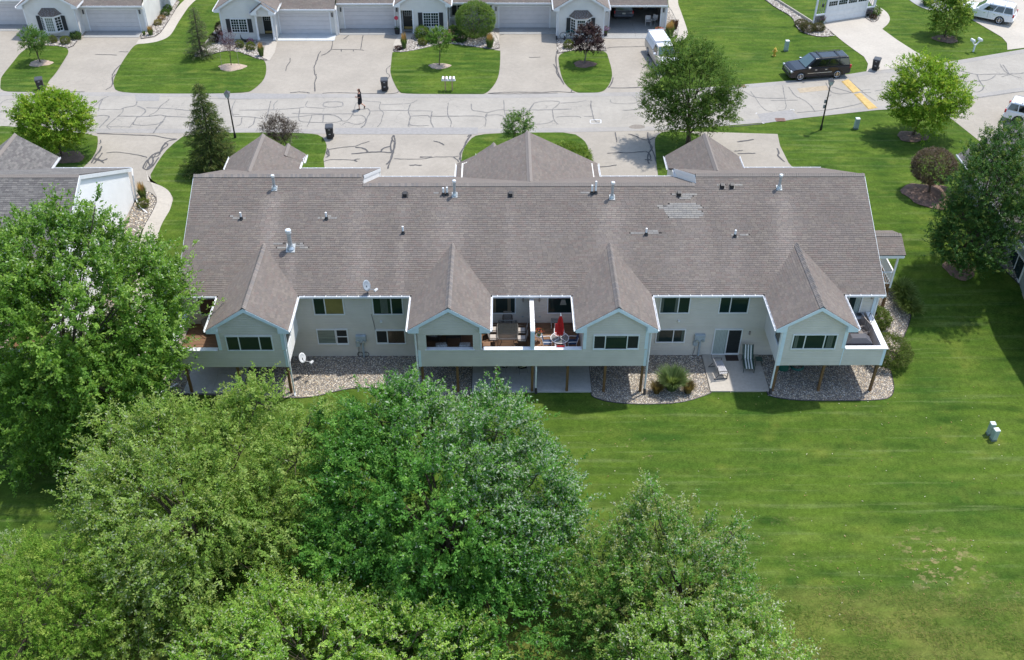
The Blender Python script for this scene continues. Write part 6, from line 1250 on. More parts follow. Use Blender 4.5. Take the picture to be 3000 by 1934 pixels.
cracks(Z3, [[(1425, 425), (1470, 415), (1620, 412), (1800, 410)], [(745, 505), (845, 503)], [(990, 450), (980, 520), (990, 600), (1000, 640), (1050, 740)], [(960, 565), (985, 600), (985, 650), (1030, 700)], [(1800, 540), (1785, 570), (1735, 597)], [(1480, 680), (1475, 720), (1440, 770)], [(1455, 772), (1600, 772), (1780, 765)], [(385, 820), (450, 815), (540, 808), (750, 810), (870, 812), (960, 802), (1150, 812)], [(400, 822), (700, 825), (1000, 815)], [(1115, 812), (1120, 790)], [(490, 310), (525, 302)]], drive_far, SEAL)
cracks(Z4, [[(475, 640), (510, 690), (570, 775), (630, 783)], [(425, 640), (510, 690), (700, 690), (730, 690)], [(700, 600), (715, 690), (728, 770), (670, 775)], [(615, 705), (810, 702)], [(740, 610), (790, 680), (830, 690), (900, 740), (925, 785)], [(1000, 580), (1045, 665), (1200, 650), (1320, 650)], [(1040, 665), (1000, 690)], [(1040, 610), (1200, 655)], [(1165, 560), (1230, 620), (1290, 670), (1350, 710)], [(1250, 635), (1315, 628)], [(1340, 640), (1450, 620)], [(800, 790), (1000, 775), (1200, 740), (1260, 720)], [(1890, 490), (2000, 510), (2060, 525), (2200, 520), (2350, 520), (2389, 510)], [(2060, 525), (2075, 570), (2110, 610), (2090, 640), (2040, 650), (2000, 615)], [(2075, 570), (2150, 560), (2190, 530)], [(1960, 570), (2075, 570)], [(2220, 450), (2250, 500), (2290, 525), (2375, 550)], [(2240, 455), (2290, 525)], [(2230, 540), (2290, 525)], [(2000, 695), (2200, 665), (2389, 640)]], road, SEALM)
cracks(Z4, [[(320, 890), (560, 868)], [(380, 995), (500, 978)], [(360, 1060), (420, 1055)], [(385, 1077), (510, 1075)], [(660, 1040), (675, 1075), (660, 1090), (715, 1135)]], drive_near, SEAL, wd=.11)
def patch(pts, mat, z=.0245): MB().quad(*[(*G(a, b, 0)[:2], z) for a, b in pts]).build('asphalt_patch', mat, road)
PA = M('patch_brown', (.21, .185, .16), .9, .12, 6); PB = M('patch_grey', (.262, .252, .242), .9, .08, 4)
a = np.linspace(0, 2*PI, 15)[:-1]; patch(Z3(*[(1690+70*math.cos(t)*(1+.1*math.sin(3*t)), 1111+19*math.sin(t)) for t in a]), PA)
patch(Z2((90, 828), (420, 818), (895, 828), (880, 862), (300, 870), (120, 862)), PB, .0243); patch(Z1((1180, 826), (1400, 832), (1390, 885), (1190, 886)), PB); patch(Z2((1140, 1122), (2389, 1118), (2389, 1178), (1140, 1176)), PB, .0247)
patch(Z4((520, 800), (760, 770), (820, 828), (560, 866)), PB)
for q in (((1280, 1052), (1372, 1050)), ((1282, 1082), (1376, 1080)), ((1280, 1052), (1284, 1082)), ((1372, 1050), (1376, 1080))): crack(Z3(*q), road, WHITE, .05, .029)
cracks(Z4, [[(510, 798), (520, 792)], [(750, 772), (775, 768), (780, 776)], [(555, 862), (570, 868)]], road, WHITE, wd=.06, z=.029)
# yellow hump stripes
for q in (((1110, 572), (1160, 556), (1245, 638), (1190, 652)), ((1197, 660), (1245, 652), (1364, 757), (1300, 769))):
    P = [G(*p, 0) for p in Z4(*q)]; c = sum(P)/4
    MB().add([(*p[:2], .025) for p in P]+[(*(c+(p-c)*np.array([.8, .92, 1]))[:2], .075) for p in P], BOXF).build('speed_hump_stripe', YELLOW, road)
patch(Z4((800, 622), (1010, 600), (1020, 632), (820, 652)), M('road_yellow_worn', (.35, .29, .21), .85, .12, 4), .0251)
def grate(c, w, d, lab):
    r = thing('storm_drain', lab, 'drain', (c[0], c[1], .02)); MB().box(-w/2, w/2, -d/2, d/2, 0, .012).build('pit', BLACKP, r); g = MB()
    for s in (-1, 1): g.box(-w/2, w/2, s*d/2-.03, s*d/2+.03, .012, .03); g.box(s*w/2-.03, s*w/2+.03, -d/2, d/2, .012, .029)
    g.build('frame', M('rusty_iron', (.20, .11, .085), .8, .2, 12), r)
    for i in range(7): MB().box(-w/2+w*(i+.5)/7-.035, -w/2+w*(i+.5)/7+.035, -d/2, d/2, .014, .028).build('bar', M('rusty_iron', (.2, .11, .085)), r)
grate(G(2170, 253, 0), .75, .5, 'rusty storm drain grate at the far kerb by the right lawn'); grate(G(2286, 352, 0), .75, .5, 'rusty storm drain grate at the near kerb beside the right lawn')

# ------------------------------------------------------------------ vehicles (x forward, z up)
def vehicle(name, label, cat, loc, rz, paint, L, Wd, side, arches, cab, win, wheel_r, rim, hw=.06, trimc=None, extra=None, whs=.94):
    r = thing(name, label, cat, loc, rz); y = Wd/2
    def arc(xc, R, z0): return [(xc+R*math.cos(t), z0+R*math.sin(t)) for t in np.linspace(0, PI, 9)]
    out = list(side)             # from front bottom, over the top, to rear bottom
    bot = []
    for xc in sorted(arches): bot += arc(xc, wheel_r*1.2, wheel_r*.82)[::-1]
    poly = out+bot
    body = MB().prism([(px_, -y, pz) for px_, pz in poly], (0, Wd, 0)).build('body', paint, r, bevel=hw, segs=3)
    MB().box(-L/2+.3, L/2-.3, -y+.22, y-.22, .2, .75).build('underbody', BLACKP, r)
    for xc in arches: MB().box(xc-wheel_r*1.22, xc+wheel_r*1.22, -y+.03, y-.03, .3, wheel_r*.82+wheel_r*1.1).build('wheel_well', BLACKP, r)
    x0b, x1b, x0t, x1t, zb, zt, yb, yt = cab
    c = [np.array(v, float) for v in ((x0b, -yb, zb), (x1b, -yb, zb), (x1b, yb, zb), (x0b, yb, zb), (x0t, -yt, zt), (x1t, -yt, zt), (x1t, yt, zt), (x0t, yt, zt))]
    MB().add(c, BOXF).build('cabin', paint, r, bevel=hw*1.7, segs=4)
    def pane(nm, q, s0, s1, t0, t1, mt=CARGL, sk0=0, sk1=0):
        f = lambda s, t: (q[0]*(1-s)+q[1]*s)*(1-t)+(q[3]*(1-s)+q[2]*s)*t
        p = [f(s0, t0), f(s1, t0), f(s1+sk1, t1), f(s0+sk0, t1)]; n = np.cross(p[1]-p[0], p[3]-p[0]); n /= np.linalg.norm(n)
        MB().prism([x+n*.002 for x in p], n*.014).build(nm, mt, r, bevel=.004)
    for q in ((c[0], c[1], c[5], c[4]), (c[2], c[3], c[7], c[6])):
        fl = q[0][1] > 0
        for s0, s1 in win:
            a, b = (1-s1, 1-s0) if fl else (s0, s1); pane('side_window', q, a, b, .14, .84)
    pane('windscreen', (c[1], c[2], c[6], c[5]), .07, .93, .08, .92, WSHIELD); pane('rear_window', (c[3], c[0], c[4], c[7]), .1, .9, .2, .88)
    for xc in arches:
        for s in (-1, 1):
            yy = s*(y-.13); w_ = MB().tube([(xc, yy-.125, wheel_r), (xc, yy-.1, wheel_r), (xc, yy+.1, wheel_r), (xc, yy+.125, wheel_r)], [wheel_r*.9, wheel_r, wheel_r, wheel_r*.9], 22).build('wheel', RUBBER, r)
            m = MB(); o = yy+s*.115; m.tube([(xc, o, wheel_r), (xc, o+s*.02, wheel_r)], wheel_r*.16, 10)
            for k in range(8):
                t = 2*PI*k/8; d = np.array([math.cos(t), 0, math.sin(t)]); p = np.array([xc, o+s*.016, wheel_r]); m.bar(p+d*wheel_r*.08, p+d*wheel_r*.66, .055, .02)
            tt = np.linspace(0, 2*PI, 21); m.tube([(xc+wheel_r*.66*math.cos(t), o+s*.014, wheel_r+wheel_r*.66*math.sin(t)) for t in tt], .025, 5); m.build('rim', rim, w_)
            MB().tube([(xc, o, wheel_r), (xc, o+s*.008, wheel_r)], wheel_r*.66, 18).build('brake_disc', DARKGREY, w_)
    return r
def vp(r, nm, mt, x0, x1, y0, y1, z0, z1, bevel=.012): return MB().box(x0, x1, y0, y1, z0, z1).build(nm, mt, r, bevel=bevel)
BLK = M('paint_black', (.006, .007, .010), .2, .0, spec=.35, coat=.4); WHT = M('paint_white', (.76, .77, .80), .3, .02, coat=.8); GRY = M('paint_grey_blue', (.075, .085, .105), .25, .02, coat=.8); BEI = M('paint_beige', (.42, .38, .33), .4, .03, coat=.5)
def suv(label, loc, rz, paint, L, H, rim=ALLOY, black=False, taill=True, rails=True):
    h = L/2; zb = H*.60; k = H/1.9
    side = [(h-.02, .34), (h, .62), (h-.05, .80*k+.08), (h-.16, .98*k), (h-.5, 1.07*k), (h-1.45, zb-.0), (-h+.03, zb), (-h-.02, .78), (-h+.0, .42)]
    r = vehicle('parked_car', label, 'car', loc, rz, paint, L, 1.96, side, (h-.98, -h+1.2), (-h+.03, h-1.32, -h+.26, h-2.25, zb-.03, H, .955, .74), ((.03, .26), (.285, .52), (.545, .80)), .40, rim)
    for s in (-1, 1):
        vp(r, 'headlight', M('lamp_clear', (.5, .53, .55), .1, .05, spec=.8, coat=.8), h-.30, h-.015, s*.93-.2 if s > 0 else -.98, .98 if s > 0 else -.73, .80*k, .98*k-.03); vp(r, 'tail_light', REDL, -h-.03, -h+.12, s*.98-.14 if s > 0 else -.985, .985 if s > 0 else -.84, .92*k, 1.22*k)
        vp(r, 'mirror', CHROME if black else paint, h-1.75, h-1.55, s*1.0 if s > 0 else -1.16, 1.16 if s > 0 else -1.0, zb+.02, zb+.18, .03)
        for x in (h-2.35, h-3.3): vp(r, 'door_handle', CHROME, x-.1, x+.1, s*.975 if s > 0 else -1.0, 1.0 if s > 0 else -.975, zb-.22, zb-.16)
        if black: vp(r, 'side_moulding', CHROME, -h+1.75, h-1.6, s*.975 if s > 0 else -.995, .995 if s > 0 else -.975, .66, .70); vp(r, 'running_board', BLACKP, -h+1.75, h-1.55, s*.86 if s > 0 else -1.03, 1.03 if s > 0 else -.86, .30, .36)
        if rails: MB().tube([(-h+.5, s*.70, H+.0), (-h+.6, s*.70, H+.06), (h-2.7, s*.70, H+.06), (h-2.6, s*.70, H)], .022, 6).build('roof_rail', BLACKP if black else ALLOY, r)
        vp(r, 'wheel_arch_trim', BLACKP, -h+.65, -h+.66, s*.9-.01, s*.9+.01, .5, .51)
    if rails:
        for x in (h-2.85, -h+1.1): MB().bar((x, -.72, H+.07), (x, .72, H+.07), .06, .03).build('roof_crossbar', BLACKP if black else ALLOY, r)
    vp(r, 'grille', DARKGREY, h-.12, h+.012, -.62, .62, .62*k, .92*k); vp(r, 'front_bumper', BLACKP if black else paint, h-.12, h+.03, -.92, .92, .36, .56, .04); vp(r, 'rear_bumper', BLACKP if black else paint, -h-.06, -h+.12, -.93, .93, .44, .64, .04)
    for z in (.70, .80): vp(r, 'grille_bar', CHROME, h+.0, h+.022, -.6, .6, z*k, z*k+.025, .004)
    vp(r, 'number_plate', M('plate', (.5, .5, .45), .5), -h-.04, -h-.015, -.16, .16, .84*k, 1.0*k, .004); vp(r, 'door_seam', BLACKP, h-2.72, h-2.70, -.984, .984, .5, zb, .001)
    return r
p0, p1 = G(2305, 247, 0), G(2480, 228, 0); hd = math.atan2(p0[1]-p1[1], p0[0]-p1[0])
suv('black full-size SUV with roof rails parked at the kerb by the speed hump', (28.25, 85.55, .02), math.radians(189), BLK, 5.65, 1.92, black=True)
suv('white SUV in the bright driveway at the top right corner', (48.9, 99.0, .04), math.radians(147), WHT, 5.1, 1.8)
suv('white SUV half hidden by a roof at the right edge', (44.2, 75.9, .02), math.radians(-33), WHT, 4.85, 1.75, rim=M('dark_alloy', (.05, .05, .055), .3, metal=.6))
suv('grey crossover seen from behind inside the open garage', (12.1, 100.5, .045), math.radians(90), GRY, 4.5, 1.66, rails=False)
def pickup():
    L, h = 5.6, 2.8; side = [(h-.02, .4), (h, .7), (h-.04, .98), (h-.25, 1.06), (h-1.45, 1.14), (-h+.02, 1.14), (-h, .7), (-h+.02, .5)]
    r = vehicle('pickup_truck', 'white and beige pickup truck with a white bed cap, partly behind the street tree', 'truck', (14.75, 88.6, .02), math.radians(-82), BEI, L, 1.95, side, (h-.95, -h+1.25), (-.12, h-1.4, .02, h-2.05, 1.1, 1.82, .92, .74), ((.12, .52), (.56, .9)), .37, ALLOY)
    c = [(-h+.02, -.95, 1.14), (-.16, -.95, 1.14), (-.16, .95, 1.14), (-h+.02, .95, 1.14), (-h+.12, -.72, 1.92), (-.2, -.72, 1.92), (-.2, .72, 1.92), (-h+.12, .72, 1.92)]
    MB().add(c, BOXF).build('bed_cap', WHT, r, bevel=.05, segs=3); c2 = [(.06, -.74, 1.80), (h-2.02, -.74, 1.80), (h-2.02, .74, 1.80), (.06, .74, 1.80), (.1, -.70, 1.86), (h-2.1, -.70, 1.86), (h-2.1, .70, 1.86), (.1, .70, 1.86)]
    MB().add(c2, BOXF).build('cab_roof', WHT, r, bevel=.03)
    for s in (-1, 1):
        f = lambda x, t: np.array([x, s*(.95-.23*t), 1.14+.78*t]); q = [f(-2.2, .35), f(-.6, .35), f(-.6, .78), f(-2.2, .78)]; MB().prism([p+np.array([0, s*.003, 0]) for p in q], (0, s*.015, .004)).build('cap_window', M('cap_panel', (.62, .64, .66), .4), r)
        vp(r, 'mirror', WHT, h-1.75, h-1.6, s*.98 if s > 0 else -1.2, 1.2 if s > 0 else -.98, 1.2, 1.36, .03); vp(r, 'headlight', M('lamp_clear', (.5, .53, .55)), h-.1, h+.01, s*.9-.22 if s > 0 else -.9, .9 if s > 0 else -.68, .76, .94)
        vp(r, 'tail_light', REDL, -h-.01, -h+.05, s*.96-.12 if s > 0 else -.96, .96 if s > 0 else -.84, .75, 1.05)
    vp(r, 'hood', WHT, h-1.42, h-.2, -.85, .85, 1.07, 1.125, .02); vp(r, 'grille', CHROME, h-.05, h+.015, -.6, .6, .66, .92); vp(r, 'front_bumper', CHROME, h-.05, h+.1, -.95, .95, .42, .6, .03); vp(r, 'cap_rack', WHITE, -h+.1, -h+.16, -.8, .8, 1.93, 2.0)
pickup()

# ------------------------------------------------------------------ bins, boxes, lamps, signs
def bin_(label, p, rz):
    r = thing('wheelie_bin', label, 'bin', (p[0], p[1], .03), rz, 'black wheelie bins along the street')
    MB().add([(-.25, -.28, .06), (.25, -.28, .06), (.25, .22, .06), (-.25, .22, .06), (-.31, -.36, 1.0), (.31, -.36, 1.0), (.31, .34, 1.0), (-.31, .34, 1.0)], BOXF).build('body', BLACKP, r, bevel=.02)
    MB().add([(-.34, -.40, 1.0), (.34, -.40, 1.0), (.34, .38, 1.0), (-.34, .38, 1.0), (-.29, -.33, 1.09), (.29, -.33, 1.09), (.29, .32, 1.11), (-.29, .32, 1.11)], BOXF).build('lid', M('bin_lid', (.05, .052, .058), .4, .1), r, bevel=.02)
    MB().cyl((-.26, .45, 1.03), (.26, .45, 1.03), .025, 8).build('handle', BLACKP, r)
    for s in (-1, 1): MB().cyl((s*.24, .25, .12), (s*.31, .25, .12), .12, 14).build('wheel', RUBBER, r)
    for z in (.86, .45): MB().box(-.08, .08, -.355+(.86-z)*.07, -.345+(.86-z)*.07, z, z+.05).build('sticker', M('sticker_pale', (.5, .5, .5), .6), r)
B0 = G(122, 264, 0); bin_('black wheelie bin on the far left lawn edge, leaning away', B0, .35); bin_('black wheelie bin beside the double driveway near the walker', G(1128, 266, 0), .08); bin_('black wheelie bin at the near side of the street before the left gable', G(968, 405, 0), .1); bin_('black wheelie bin at the slate grey house drive', G(2563, 205, 0), -.5)
def lamp_post(label, p, h, sign=False):
    r = thing('street_lamp', label, 'lamp post', (p[0], p[1], 0), 0); MB().lathe([(.11, 0), (.10, .35), (.065, .5), (.05, h-.55), (.07, h-.5), (.05, h-.45)], (0, 0, 0), 10).build('post', M('post_black', (.015, .015, .017), .4), r)
    g = MB().add([(x*.11, y*.11, h-.45) for x, y in ((-1, -1), (1, -1), (1, 1), (-1, 1))]+[(x*.19, y*.19, h-.08) for x, y in ((-1, -1), (1, -1), (1, 1), (-1, 1))], BOXF).build('lantern_glass', M('lantern_glass', (.45, .48, .5), .2, .05, coat=.6), r)
    m = MB().add([(x*.23, y*.23, h-.08) for x, y in ((-1, -1), (1, -1), (1, 1), (-1, 1))]+[(x*.05, y*.05, h+.1) for x, y in ((-1, -1), (1, -1), (1, 1), (-1, 1))], BOXF); m.lathe([(.03, h+.1), (.035, h+.16), (.005, h+.2)], (0, 0, 0), 8); m.build('lantern_cap', DARKGREY, r)
    b = MB()
    for x, y in ((-1, -1), (1, -1), (1, 1), (-1, 1)): b.tube([(x*.115, y*.115, h-.45), (x*.195, y*.195, h-.08)], .012, 4)
    b.build('lantern_frame', M('post_black', (.015, .015, .017)), r)
    if sign:
        for z in (2.1, 2.55): MB().box(-.20, -.04, .03, .05, z-.2, z+.12).build('sign_back', M('sign_grey', (.28, .28, .29), .5), r)
lamp_post('black lantern lamp post beside the dark spruce', G(549*D_, 322*D_, 0), 4.0); lamp_post('black lantern lamp post with two small signs on the right lawn', G(1915*D_, 303*D_, 0), 4.4, True)
def ubox(label, p, h, z=0., grp='pale green utility pedestals on lawns', w_=.19):
    r = thing('utility_pedestal', label, 'utility box', (p[0], p[1], z), random.uniform(-.2, .2), grp); MB().box(-w_, w_, -w_, w_, .1, h).build('cover', M('pedestal_green', (.33, .42, .38), .5, .06), r, bevel=.025); MB().box(-w_-.012, w_+.012, -w_-.012, w_+.012, h-.02, h+.05).build('cap', M('pedestal_cap', (.55, .60, .57), .45), r, bevel=.03); MB().box(-w_-.01, w_+.01, -w_-.01, w_+.01, -.05, .1).build('base', M('pedestal_base', (.16, .2, .18), .6), r)
ubox('utility pedestal near the yellow hydrant', G(2302, 149, 0), .98, w_=.17); ubox('utility pedestal on the right lawn between lamp post and yellow-green tree', G(2507, 377, 0), .9, w_=.17)
ubox('tall utility pedestal on the back lawn at right, rear one of the pair', G(2897, 1272, ZB), .85, ZB, w_=.14); ubox('tall utility pedestal on the back lawn at right, front one of the pair', G(2909, 1288, ZB), .78, ZB, w_=.15)
hp = G(2268, 164, 0); r = thing('fire_hydrant', 'yellow fire hydrant on the far right lawn', 'hydrant', (hp[0], hp[1], 0)); HY = M('hydrant_yellow', (.55, .36, .05), .45, .1)
MB().lathe([(.17, 0), (.17, .06), (.11, .08), (.11, .55), (.15, .57), (.15, .63), (.12, .7), (.06, .78), (.03, .8), (.03, .86)], (0, 0, 0), 14).build('barrel', HY, r, smooth=False)
for v in ((1, 0), (-1, 0), (0, -1)): MB().cyl((0, 0, .45), (v[0]*.22, v[1]*.22, .45), .07, 10).build('outlet_cap', HY, r)
# mailboxes
mp = G(1315, 266, 0); r = thing('mailbox_row', 'row of four white mailboxes on wooden posts at the kerb', 'mailboxes', (mp[0], mp[1], 0))
def mailbox(r, x, y, z, rot=0.):
    c, s = math.cos(rot), math.sin(rot); prof = [(-.1, 0), (.1, 0), (.1, .13)]+[(.1*math.cos(t), .13+.1*math.sin(t)) for t in np.linspace(.3, PI-.3, 6)]+[(-.1, .13)]
    T_ = lambda u, v, w_: (x+u*c-v*s, y+u*s+v*c, z+w_)
    o = MB().prism([T_(u, -.26, w_) for u, w_ in prof], np.array(T_(0, .26, 0))-np.array(T_(0, -.26, 0))).build('mailbox', WHITE, r)
    MB().prism([T_(u*.93, -.275, .01+w_*.93) for u, w_ in prof], np.array(T_(0, .26, 0))-np.array(T_(0, .245, 0))).build('mailbox_door', M('mailbox_door', (.62, .63, .64), .4), o); return o
for i in range(4): mailbox(r, -.47+i*.31, 0, 1.02)
for x in (-.3, .31): MB().box(x-.045, x+.045, -.045, .045, 0, 1.32).build('post', M('post_tan', (.40, .27, .17), .8, .15, 8), r)
MB().box(-.62, .62, -.06, .06, .93, 1.01).build('shelf', WHITE, r)
mp = G(2851, 152, 0); r = thing('mailbox_pair', 'two white mailboxes on one forked white post at the right kerb', 'mailboxes', (mp[0], mp[1], 0), .3)
MB().box(-.06, .06, -.06, .06, 0, .75).build('post', WHITE, r)
for s in (-1, 1): MB().bar((0, 0, .6), (s*.42, 0, 1.05), .09, .09).build('arm', WHITE, r); mailbox(r, s*.40, 0, 1.08)
# ------------------------------------------------------------------ the walker
def walker(loc):
    """man in black shirt and shorts walking left, hands together before him"""
    r = thing('person', 'long-haired person in black shirt and shorts walking along the street', 'person', loc, PI/2+PI/2)
    # local: facing +x, z up
    def skin(name, nodes, edges, mat, par=r, sub=2, root=0):
        me = bpy.data.meshes.new(name); me.from_pydata([n[:3] for n in nodes], edges, []); o = bpy.data.objects.new(name, me); COL.objects.link(o)
        o.modifiers.new('s', 'SKIN'); sv = me.skin_vertices[0].data
        for i, n in enumerate(nodes): sv[i].radius = (n[3], n[4] if len(n) > 4 else n[3]); sv[i].use_root = i == root
        m = o.modifiers.new('u', 'SUBSURF'); m.levels = sub; m.render_levels = sub
        dg = bpy.context.evaluated_depsgraph_get(); ev = o.evaluated_get(dg); nm = bpy.data.meshes.new_from_object(ev); bpy.data.objects.remove(o)
        no = bpy.data.objects.new(name, nm); COL.objects.link(no); nm.materials.clear(); nm.materials.append(mat); no.parent = par
        nm.polygons.foreach_set('use_smooth', [True]*len(nm.polygons)); return no
    N = [(0, 0, .98, .15, .17), (0, 0, 1.15, .14, .165), (.01, 0, 1.36, .14, .18), (.01, 0, 1.50, .09, .12), (.03, 0, 1.58, .055), (.06, 0, 1.66, .075), (.07, 0, 1.78, .085), (.06, 0, 1.84, .06),
         (0, .19, 1.46, .06), (-.04, .25, 1.20, .047), (.22, .12, 1.10, .034), (.31, .06, 1.12, .03), (0, -.19, 1.46, .06), (-.04, -.25, 1.20, .047), (.22, -.12, 1.10, .034), (.31, -.06, 1.12, .03),
         (.02, .09, .90, .10), (.10, .09, .52, .065), (.10, .09, .12, .042), (.13, .09, .06, .04), (.24, .09, .035, .03), (-.02, -.09, .90, .10), (-.02, -.09, .52, .065), (-.34, -.09, .28, .042), (-.38, -.09, .24, .04), (-.35, -.09, .13, .03)]
    E = [(0, 1), (1, 2), (2, 3), (3, 4), (4, 5), (5, 6), (6, 7), (3, 8), (8, 9), (9, 10), (10, 11), (3, 12), (12, 13), (13, 14), (14, 15), (0, 16), (16, 17), (17, 18), (18, 19), (19, 20), (0, 21), (21, 22), (22, 23), (23, 24), (24, 25)]
    b = skin('body', N, E, SKIN)
    f = MB()
    for s in (-1, 1):
        for k in range(4):
            o = np.array([.33, s*.06, 1.135-k*.018]); L_ = (.065, .075, .07, .055)[k]
            f.tube([o, o+np.array([L_*.5, -s*.012, .0]), o+np.array([L_*.8, -s*.035, -.005]), o+np.array([L_*.75, -s*.06, -.01])], [.010, .0095, .009, .007], 6)
        o = np.array([.31, s*.05, 1.145]); f.tube([o, o+np.array([.03, -s*.02, .025]), o+np.array([.055, -s*.035, .03])], [.011, .010, .008], 6)
        f.ell((.145, s*.035, 1.775), (.012, .012, .010), 6, 4); f.ell((.06, s*.088, 1.76), (.022, .012, .032), 6, 4)
    f.ell((.165, 0, 1.745), (.022, .014, .025), 6, 4); f.ell((.15, 0, 1.70), (.010, .026, .008), 6, 4)
    fo = f.build('tmp', SKIN); bm = bmesh.new(); bm.from_mesh(b.data); bm.from_mesh(fo.data); bm.to_mesh(b.data); bm.free(); bpy.data.objects.remove(fo)
    skin('shirt', [(0, 0, .80, .20, .225), (0, 0, 1.12, .185, .215), (.01, 0, 1.36, .18, .225), (.01, 0, 1.53, .11, .15), (0, .19, 1.46, .10), (-.03, .24, 1.20, .095), (0, -.19, 1.46, .10), (-.03, -.24, 1.20, .095)], [(0, 1), (1, 2), (2, 3), (3, 4), (4, 5), (3, 6), (6, 7)], BLACKC)
    skin('shorts', [(0, 0, 1.05, .18, .20), (.02, .09, .86, .15), (.09, .09, .44, .145), (-.02, -.09, .86, .15), (-.02, -.09, .46, .145)], [(0, 1), (1, 2), (0, 3), (3, 4)], BLACKC)
    skin('hair', [(.03, 0, 1.86, .085), (-.01, 0, 1.78, .095), (-.04, 0, 1.66, .075), (-.06, 0, 1.55, .05), (-.07, 0, 1.47, .03)], [(0, 1), (1, 2), (2, 3), (3, 4)], HAIR)
    for x, y, z, t in ((.12, .09, .0, 0), (-.36, -.09, .13, -1.15)):
        c, s = math.cos(t), math.sin(t); Tm = lambda u, v, w_: (x+u*c+w_*s*-1, y+v, z+u*s+w_*c)
        m = MB().add([Tm(u, v, w_) for w_, k in ((0, 1.), (.045, .95)) for u, v in ((-.09, -.045*k), (.20, -.045*k), (.20, .045*k), (-.09, .045*k))]+[], BOXF); m.add([Tm(u, v, w_) for u, v, w_ in ((-.09, -.045, .045), (.12, -.045, .045), (.12, .045, .045), (-.09, .045, .045), (-.08, -.04, .11), (.03, -.035, .11), (.03, .035, .11), (-.08, .04, .11))], BOXF); m.build('shoe', BLACKP, r, bevel=.015)
    # socks and what is held
    MB().box(.345, .365, -.035, .035, 1.09, 1.17).build('held_phone', BLACKP, r, bevel=.005)
walker((*G(1057, 321, 0)[:2], .03))
# ------------------------------------------------------------------ deck and patio furniture
ZD = .155
FG_ = M('frosted_glass', (.24, .26, .26), .15, .05, spec=.4); FG_.node_tree.nodes['Principled BSDF'].inputs['Alpha'].default_value = .4
def chair(label, p, rz, frame, sling, cushion=None, group=None, z=ZD, arms=True, slats=False, rocker=False, name='patio_chair', back=.95):
    r = thing(name, label, 'chair', (p[0], p[1], z), rz, group)      # faces +x
    for s in (-1, 1):
        MB().tube([(.26, s*.27, 0), (.25, s*.27, .42), (.22, s*.27, .62)], .016, 6).build('front_leg', frame, r); MB().tube([(-.30, s*.25, 0), (-.22, s*.25, .40), (-.34, s*.25, back)], .016, 6).build('rear_leg', frame, r)
        if arms: MB().tube([(.27, s*.29, .60), (.1, s*.30, .64), (-.27, s*.28, .63)], .022, 6).build('armrest', frame, r)
        if rocker: MB().tube([(.42, s*.27, .06), (.1, s*.27, .0), (-.25, s*.26, .0), (-.5, s*.26, .10)], .022, 6).build('rocker', frame, r)
    if slats:
        for i in range(7): MB().box(-.24+i*.07, -.19+i*.07, -.25, .25, .40, .42).build('seat_slat', sling, r)
        for i in range(8): y = -.22+i*.063; MB().bar((-.24, y, .44), (-.34, y, back-.03), .035, .015).build('back_slat', sling, r)
        MB().bar((-.345, -.27, back), (-.345, .27, back), .06, .05).build('back_rail', frame, r)
    else:
        MB().add([(-.22, -.24, .40), (.26, -.24, .42), (.26, .24, .42), (-.22, .24, .40), (-.22, -.24, .42), (.26, -.24, .44), (.26, .24, .44), (-.22, .24, .42)], BOXF).build('seat', sling, r)
        MB().add([(-.24, -.24, .46), (-.21, -.24, .46), (-.21, .24, .46), (-.24, .24, .46), (-.35, -.24, back), (-.32, -.24, back), (-.32, .24, back), (-.35, .24, back)], BOXF).build('backrest', sling, r)
    if cushion: MB().box(-.2, .27, -.25, .25, .445, .52).build('cushion', cushion, r, bevel=.025)
    return r
PUTTY = M('sling_taupe', (.20, .18, .16), .8, .1)
G4 = 'taupe cushioned chairs round the glass table'
# left half of the middle deck
t = thing('glass_table', 'long glass-topped dining table with a bronze frame on the middle deck', 'table', (.25, 47.55, ZD)); TG = M('smoked_glass', (.05, .055, .055), .06, .05, spec=.4); TG.node_tree.nodes['Principled BSDF'].inputs['Alpha'].default_value = .35
MB().prism([(x, y, .70) for x, y in ((-.55, -.9), (.55, -.9), (.62, -.4), (.62, .4), (.55, .9), (-.55, .9), (-.62, .4), (-.62, -.4))], (0, 0, .012)).build('glass_top', TG, t)
q = [(-.55, -.9, .705), (.55, -.9, .705), (.62, -.4, .705), (.62, .4, .705), (.55, .9, .705), (-.55, .9, .705), (-.62, .4, .705), (-.62, -.4, .705), (-.55, -.9, .705)]; MB().tube(q, .026, 6).build('table_rim', M('bronze_pale', (.20, .19, .175), .35, .1, metal=.5), t)
for sx in (-1, 1):
    for sy in (-1, 1): MB().tube([(sx*.5, sy*.78, 0), (sx*.36, sy*.6, .25), (sx*.42, sy*.66, .55), (sx*.5, sy*.8, .7)], .02, 6).build('leg', BRONZE, t)
fr = MB(); fr.tube([(-.4, -.62, .42), (.4, -.62, .42), (.4, .62, .42), (-.4, .62, .42), (-.4, -.62, .42)], .014, 5); fr.bar((-.4, 0, .42), (.4, 0, .42), .03, .02); fr.build('stretcher', BRONZE, t)
for x, y, rz, lab in ((-.62, 47.1, 0, 'taupe chair at the near left of the glass table'), (-.62, 47.85, 0, 'taupe chair at the far left of the glass table'), (1.12, 47.0, PI, 'taupe chair at the near right of the glass table'), (1.12, 47.75, PI, 'taupe chair at the far right of the glass table')): chair(lab, (x, y), rz, BRONZE, PUTTY, TANF, G4)
chair('taupe chair at the head of the glass table by the house', (.25, 48.78), -PI/2, BRONZE, PUTTY, None, G4)
t = thing('side_table', 'small wooden side table by the opening of the second sunroom', 'table', (-1.0, 46.55, ZD)); MB().box(-.22, .22, -.22, .22, .40, .44).build('table_top', DECKW, t)
